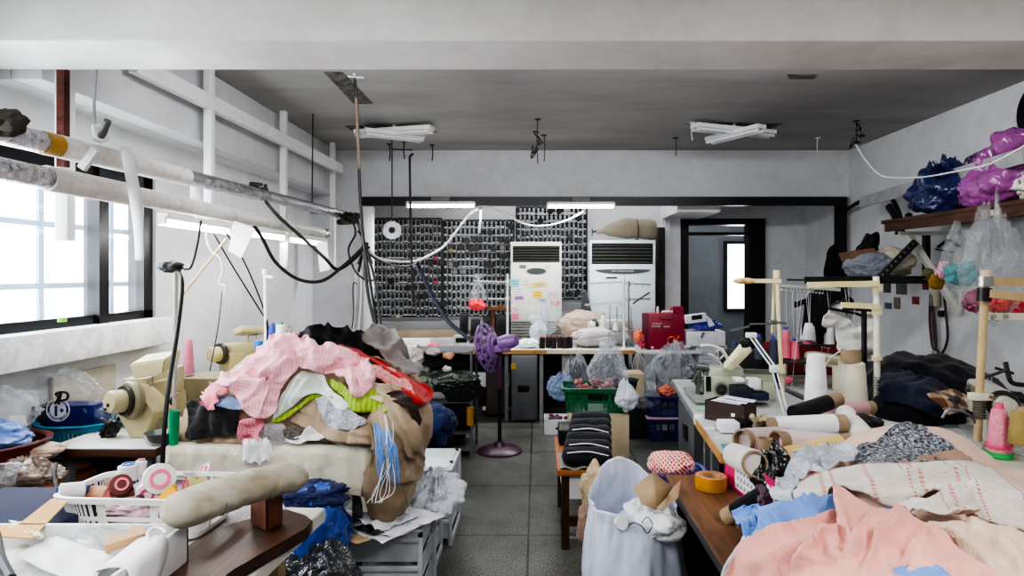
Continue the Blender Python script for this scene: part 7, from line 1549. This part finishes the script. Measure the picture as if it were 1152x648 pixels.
# hanger, bags hooked on the shelf
m = MB().tube([at(1055, 278, 4.6), at(1068, 270, 4.6), at(1075, 275, 4.6), at(1080, 277, 4.6)], .012).tube([at(1052, 280, 4.6), at(1072, 284, 4.6)], .006); one(m, 'clothes_hanger', BLK, 'empty black hanger under the wall shelf', 'hanger')
for k, (x, y, ax_) in enumerate(((1073, 303, (1, .2, .2)), (1086, 302, (1, .1, .5)), (1075, 314, (1, .2, -.3)), (1091, 312, (.8, .2, .8)))): one(MB().lathe([(.028, -.055), (.036, -.05), (.036, .05), (.028, .055)], at(x, y, 4.15), ax_, 20), 'thread_spool', mat('teal_spool', (50, 146, 152), .5, 0, .1), ('upper teal spool beside the mustard pouch', 'upper teal spool towards the tan post', 'lower teal spool beside the mustard pouch', 'lower teal spool towards the tan post')[k] + ' in the hanging clear bag', 'spool')
bag('clear_bag', at(1081, 296, 4.12), (.14, .10, .20), film('clear_thin', (190, 196, 200), .08), 'clear hanging bag around the four teal spools', 107, crease=.3)
bag('patterned_scrap', at(1062, 304, 4.3), (.05, .04, .06), mat('pat_scrap', (190, 130, 150), .6, 0, .9, 40), 'red and white patterned scrap beside the teal spools', 108, crease=.3, cat='scrap')
bag('mustard_pouch', at(1054, 317, 4.4), (.055, .04, .055), fabric('mustard', (140, 108, 46)), 'mustard pouch hanging on the white bracket brace', 109, crease=.2, cat='pouch')
bag('green_pouch', at(1044, 309, 4.5), (.04, .04, .045), fabric('olive', (92, 92, 56)), 'olive pouch next to the mustard one', 110, crease=.2, cat='pouch')
bag('clear_bag', at(1118, 305, 3.7), (.19, .12, .30), film('clear_thin', (0, 0, 0)), 'large clear bag hanging before the wall behind the tan post', 111, crease=.3)
for k, (x, y, w_, c, l) in enumerate(((1096, 339, .055, (140, 60, 90), 'plum bundle at the bottom of the large clear bag'), (1108, 336, .07, (216, 60, 70), 'red bundle in the large clear bag'), (1124, 340, .07, (232, 60, 44), 'bright orange-red bundle in the large clear bag'), (1140, 343, .07, (190, 60, 70), 'dull red bundle at the far side of the large clear bag'))): bag('red_bundle', at(x, y, 3.72), (w_, .06, .065), mat('redb%d' % k, c, .5, 0, .2), l, 112 + k, crease=.25, cat='bundle')
# wall items
one(MB().box(onx(1052, 330, 3.38), (.03, .09, .22), bev=.005), 'scissor_board', mat('board_cream', (196, 186, 160), .7), 'small cream board on the wall below the mustard pouch', 'board')
for k, (pts, l) in enumerate((([(1047, 330), (1046, 360), (1049, 390), (1053, 388), (1050, 350), (1049, 332)], 'dark red cable loop hanging on the wall'), ([(1062, 330), (1064, 352), (1066, 380), (1060, 397), (1053, 392), (1050, 370), (1049, 340)], 'second dark cable loop hanging on the wall'))): one(MB().tube([onx(x, y, 3.37) for x, y in pts], .010), 'cable_loop', mat('cable_maroon', (66, 42, 44), .5), l, 'cable')
one(MB().tube([onx(1049, 395, 3.39), onx(1050, 410, 3.39), onx(1049, 424, 3.39)], .006), 'cable', mat('cable_grey', (130, 130, 132), .5), 'thin grey wire down the wall to the plank', 'cable')
one(MB().lathe([(.028, 0), (.028, .03), (0, .03)], onx(1061, 353, 3.39), (-1, 0, 0), 16), 'plug', BLK, 'black plug on the wall at the cable loop', 'plug')
for k, (x, y, w_, h_, c, l) in enumerate(((998, 324, .07, .09, (70, 68, 66), 'dark photo card on the wall below the slotted shelf, first'), (1014, 324, .10, .12, (96, 92, 88), 'dark photo card on the wall below the slotted shelf, second'), (999, 344, .07, .06, (90, 96, 110), 'blue-grey card on the wall under the photo cards'), (1009, 341, .06, .11, (120, 112, 104), 'narrow tan card on the wall under the photo cards'), (1030, 338, .06, .07, (150, 60, 60), 'little red sign on the wall by the bracket'), (1041, 322, .05, .06, (120, 40, 44), 'dark red sign on the wall above the little one'))):
    X_ = 3.405; p = onx(x, y, X_); one(MB().box((X_, p.y, p.z), (.008, w_ * 1.6, h_)), 'wall_card', mat('card%d' % k, c, .6, 0, .4, 40), l, 'card')
one(MB().bx(3.375, 3.408, 3.6, 5.35, .565, .69, .004), 'wall_plank', wood('plank_brown', (124, 82, 52), (90, 56, 34), .5, 1, 3), 'long brown wooden plank fixed along the wall behind the dark jackets', 'plank')
# ================================================================ dark jackets heap
sh = [('e', (2.3, 3.75, .80), (.42, .38, .25)), ('e', (2.05, 3.45, .80), (.22, .28, .16)), ('e', (2.62, 3.8, .78), (.30, .30, .07))]
jb = mound(sh, .025, 6, .03, 8, 7, floor=RZ + .003); JB = BVHTree.FromBMesh(jb); mb = MB(); mb.bm.free(); mb.bm = jb
one(mb, 'black_jackets', fabric('jacket_black', (20, 21, 26)), 'heap of black padded jackets on the tables by the wall', 'jackets', ang=180)
garment('navy_jacket', [(992, 425), (1008, 418), (1030, 424), (1055, 435), (1075, 450), (1060, 470), (1020, 455), (995, 450)], JB, .02, fabric('jacket_navy', (26, 30, 50)), 'navy-black quilted jacket on top of the dark heap', 'jacket', 41, amp=.02)
garment('plaid_cloth', [(1043, 447), (1062, 440), (1080, 443), (1095, 452), (1085, 462), (1065, 466), (1060, 462)], JB, .035, fabric('plaid', (104, 70, 50), (200, 176, 150), 'plaid', 60), 'brown tartan cloth folded over the black jackets', 'cloth', 42, amp=.012)
bag('pink_bag', at(1035, 430, 4.3), (.20, .14, .10), film('rose_film', (214, 140, 156), .6), 'rosy clear bag behind the dark jackets', 117, crease=.25)
bag('dark_cloth', at(968, 478, 3.0) , (.10, .10, .05), fabric('charcoal', (0, 0, 0)), 'charcoal cloth between the rolls and the cream post', 118, crease=.25, cat='cloth')
# ================================================================ near wall-side machine, post, pink cone
machine('sewing_machine', (2.10, 2.92, RZ), math.radians(-112), 'grey-white overlock machine beside the tan post', mat('machine_grey', (186, 184, 172), .45, 0, .1), False, .85)
one(MB().tube([at(1060, 470, 2.75), at(1066, 462, 2.75), at(1080, 462, 2.75), at(1094, 470, 2.75), at(1100, 482, 2.75)], .006), 'thread_guard', STEEL, 'curved wire guard over the grey-white machine', 'guard')
th = thing('thread_stand', at(1101, 495, 2.75), 'tall tan-taped post with horizontal arms at the edge of the room', 'thread stand')
MB().tube([at(1100, 496, 2.75), at(1103, 420, 2.75), at(1108.5, 316, 2.75)], .0165, n=14).build('mast', TANP, th)
MB().cyl(at(1108.5, 318, 2.75), at(1109, 304, 2.75), .022).build('cap', mat('cap_tan', (206, 190, 160), .5), th)
MB().bar(at(1102, 317, 2.73), at(1175, 317, 2.73), .025, .035).bar(at(1112, 330, 2.71), at(1175, 337, 2.71), .025, .035).build('upper_arm', TANP, th)
MB().bar(at(1104, 356, 2.78), at(1175, 356, 2.78), .02, .03).build('lower_arm', mat('rail_white', (216, 208, 192), .5), th)
MB().cyl(at(1107.5, 324, 2.73), at(1107, 339, 2.73), .028).build('clamp_block', BLK, th); MB().cyl(at(1108, 311, 2.73), at(1108, 322, 2.73), .032).build('clamp_ring', STEEL, th)
for x in (1118, 1132): MB().lathe([(.010, 0), (.010, .004), (0, .004)], at(x, 356, 2.76), (0, -1, 0), 14).build('screw', STEEL, th)
MB().box(at(1103, 446, 2.74), (.085, .05, .03), bev=.004).build('clamp_plate', mat('clamp_cream', (220, 214, 196), .5), th)
m = MB()
for k in range(7): m.lathe([(.022, -.004), (.028, 0), (.022, .004)], at(1102, 452 + 3 * k, 2.74), n=16, cap=False)
m.build('spring', STEEL, th)
MB().bar(at(1112, 446, 2.72), at(1175, 462, 2.70), .014, .014).build('rod', mat('rod_brown', (130, 112, 96), .5), th)
MB().tube([at(1110, 424, 2.72), at(1122, 420, 2.70), at(1133, 416, 2.69)], .006).tube([at(1120, 414, 2.7), at(1140, 420, 2.7)], .006).tube([at(1131, 407, 2.7), at(1134, 420, 2.69), at(1138, 430, 2.68), at(1150, 433, 2.67), at(1170, 433, 2.66)], .010).build('crank_wire', mat('mech_dark', (0, 0, 0)), th)
th_ = thing('cone_plate', on(1128, 512, .80), 'round steel plate under the pink yarn cone', 'plate'); MB().lathe([(.10, -.004), (.10, 0), (0, 0)], on(1124, 512, .795), n=36).build('disc', mat('plate_grey', (150, 150, 140), .4, .3), th_); MB().cyl(on(1124, 512, .79), on(1124, 512, .79) - V((0, 0, .01)), .03).build('foot', BLK, th_)
PKY = fabric('pink_yarn', (226, 120, 150), (240, 160, 180), 'marl', 200)
pc_ = cone(on(1124, 513, .80), 'fat pink yarn cone on a green base next to the tan post', (226, 120, 150), .205, .047, .028, tip=mat('tip_hot', (240, 90, 130), .5), base=mat('ring_green', (50, 180, 90), .45), fab=PKY)
MB().lathe([(.0485, .038), (.050, .04), (.0495, .05), (.047, .052)], on(1124, 513, .80), n=28, cap=False).build('collar_ring', _M['tip_hot'], pc_)
cone(at(1149, 500, 2.5), 'yellowish cone partly cut off at the frame edge', (170, 150, 90), .14, .045, .035)
one(MB().lathe([(.12, 0), (.12, .006), (0, .006)], on(1142, 522, .79), n=36), 'round_plate', mat('plate_cream', (200, 196, 180), .4), 'round cream plate in front of the pink yarn cone', 'plate')
one(MB().prism([at(x, y, 2.7) for x, y in ((1137, 494), (1140, 474), (1142, 474), (1147, 494))], (0, .03, 0)), 'white_wedge', PW, 'small white wedge behind the pink yarn cone', 'wedge')
bag('black_rag', at(1095, 525, 2.32), (.09, .08, .045), film('black_film', (0, 0, 0)), 'black crumpled plastic in front of the near machine', 119, crease=.4)
# ================================================================ fabric pile on the walnut table
sh = [('e', (1.32, 1.98, .74), (.60, .36, .185)), ('e', (1.0, 1.62, .72), (.46, .36, .15)), ('e', (1.75, 1.65, .72), (.50, .50, .20)), ('e', (.84, 1.70, .70), (.24, .28, .09)), ('e', (1.2, 1.35, .74), (.6, .28, .15)), ('e', (1.22, 2.22, .78), (.24, .18, .13)), ('e', (1.42, 2.36, .80), (.30, .20, .165))]
fb = mound(sh, .02, 8, .014, 5, 7, floor=tz + .003); FB = BVHTree.FromBMesh(fb); mb = MB(); mb.bm.free(); mb.bm = fb
PEACH = fabric('beige_peach', (222, 192, 176))
one(mb, 'peach_fabric', PEACH, 'pale peach fabric forming the core of the pile on the walnut table', 'fabric', ang=180)
G9 = crop(792, 468, 3.2); fg = 'fabrics piled on the walnut table'
def fm(name, pts, off, m_, label, seed, cat='fabric', **k):
    k.setdefault('step', 3.4); return garment(name, G9(*pts), FB, off, m_, label, cat, seed, group=fg, Yd=1.8, **k)
t = NT('foil_painted_glints'); f = t.noise(75, 4, .8); t.l(t.ramp(f, [(.40, rgb((62, 66, 76))), (.50, rgb((150, 155, 168))), (.58, rgb((244, 245, 250)))]), t.b.inputs['Base Color']); t.b.inputs['Roughness'].default_value = .25; t.b.inputs['Metallic'].default_value = .4; t.bump(f, 1.0, .02); FOILB = t.m  # pale and dark flecks in the ramp paint the foil's glints
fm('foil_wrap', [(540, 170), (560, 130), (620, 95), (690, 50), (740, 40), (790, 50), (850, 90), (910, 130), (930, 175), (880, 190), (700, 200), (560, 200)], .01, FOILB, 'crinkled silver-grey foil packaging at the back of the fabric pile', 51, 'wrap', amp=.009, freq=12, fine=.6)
fm('bubble_wrap', [(258, 300), (262, 250), (300, 190), (350, 140), (420, 122), (500, 128), (560, 150), (560, 185), (480, 210), (380, 240), (340, 300), (320, 330), (265, 325)], .015, film('bubble_film', (222, 228, 238), .72, .2, .9, 26), 'milky bubble wrap mound beside the black bag', 52, 'wrap', amp=.015, freq=12, fine=.8)
fm('tan_fabric', [(715, 175), (760, 168), (880, 142), (930, 150), (970, 190), (900, 200), (780, 195)], .02, fabric('tan_fab', (176, 134, 110)), 'smooth tan fabric peeking above the striped boucle', 53)
BOU = fabric('boucle', (252, 244, 236), (232, 128, 120), 'boucle', rot=.35)
fm('boucle_fabric', [(330, 320), (345, 270), (400, 232), (480, 205), (600, 192), (760, 190), (900, 182), (1000, 195), (1090, 240), (1152, 300), (1200, 360), (1200, 420), (1100, 400), (980, 370), (940, 310), (860, 300), (760, 320), (680, 330), (620, 320), (560, 300), (470, 290), (400, 330)], .02, BOU, 'cream boucle fabric with broken pink stripes across the pile top', 54, amp=.010, freq=8, thick=.008, dirn=(1, .2, 0), stretch=4, folds=fl_(G9, (590, 285, 960, 235, 8, .05), (330, 300, 590, 280, 9, .03), (950, 290, 1152, 330, 8, .04), (560, 310, 1000, 300, 7, .03)))
fm('boucle_fold', [(690, 330), (740, 310), (820, 320), (900, 300), (965, 330), (960, 390), (920, 412), (870, 400), (790, 390), (720, 360)], .04, BOU, 'rolled fold of the striped boucle fabric', 55, amp=.03, freq=8)
fm('white_fabric', [(60, 590), (80, 540), (120, 480), (160, 420), (180, 425), (190, 470), (170, 540), (150, 620), (60, 640)], .012, fabric('white_thin', (222, 226, 236)), 'thin white fabric edge hanging at the table edge', 56, amp=.01)
BLU = fabric('sky_blue', (116, 156, 222))
fm('blue_fabric', [(97, 368), (140, 350), (240, 342), (330, 325), (470, 312), (480, 345), (470, 375), (380, 400), (300, 440), (230, 470), (178, 492), (150, 470), (125, 420)], .03, BLU, 'sky blue fabric at the front corner of the pile', 57, amp=.010, freq=12, dirn=(1, -.5, 0), stretch=5, fine=.6, folds=fl_(G9, (180, 475, 470, 330, 7, .04), (130, 425, 300, 345, 6, .035), (225, 440, 420, 355, 5, .03)))
fm('blue_fabric', [(600, 330), (680, 340), (760, 360), (740, 385), (690, 375)], .035, BLU, 'small sky blue patch between the peach cloth and the boucle', 58, amp=.01)
fm('blue_fabric', [(610, 610), (650, 572), (730, 560), (775, 520), (795, 497), (810, 535), (860, 570), (900, 600), (910, 640), (600, 640)], .045, BLU, 'sky blue fabric surfacing at the bottom of the pile', 59, amp=.008, freq=12)
PCH = fabric('peach_pink', (240, 178, 166)); PCH2 = fabric('peach_sheer', (232, 166, 158))
fm('sheer_peach_fabric', [(90, 560), (130, 520), (200, 480), (280, 450), (360, 410), (440, 375), (520, 350), (600, 400), (560, 560), (420, 640), (90, 640)], .022, PCH2, 'sheer salmon fabric spread over the table front', 60, amp=.008, freq=11, dirn=(1, -.7, 0), stretch=6, fine=.5, folds=fl_(G9, (100, 565, 480, 385, 8, .04), (190, 570, 470, 460, 8, .04), (130, 530, 300, 440, 6, .02)))
fm('beige_satin_fabric', [(790, 420), (850, 400), (960, 410), (1060, 440), (1150, 450), (1200, 500), (1200, 640), (1000, 640), (900, 560), (840, 480)], .025, fabric('cream_satin', (232, 206, 186)), 'pale beige satin fabric at the near end of the pile', 61, amp=.008, freq=9, dirn=(1, -.4, 0), stretch=4, fine=.4, folds=fl_(G9, (800, 425, 960, 475, 8, .04), (960, 420, 1150, 560, 8, .04), (900, 470, 1040, 570, 8, .03), (1050, 445, 1152, 480, 7, .03)))
fm('peach_fabric', [(470, 285), (500, 282), (560, 315), (640, 345), (720, 368), (790, 405), (850, 440), (905, 470), (890, 500), (980, 540), (1050, 590), (1000, 640), (560, 640), (300, 640), (340, 540), (430, 480), (480, 440), (478, 360)], .04, PCH, 'large peach pink fabric draped over the whole front of the pile', 62, amp=.010, freq=9, dirn=(.5, 1, 0), stretch=5, fine=.4, smoothit=12, folds=fl_(G9, (472, 295, 535, 525, 8, .05), (725, 372, 545, 525, 9, .06), (480, 440, 330, 565, 8, .045), (700, 425, 590, 570, 7, .04), (850, 445, 740, 520, 8, .04), (630, 355, 560, 460, 6, .025), (330, 560, 560, 540, 7, .03), (905, 480, 760, 560, 8, .04), (430, 480, 500, 560, 5, .02)))
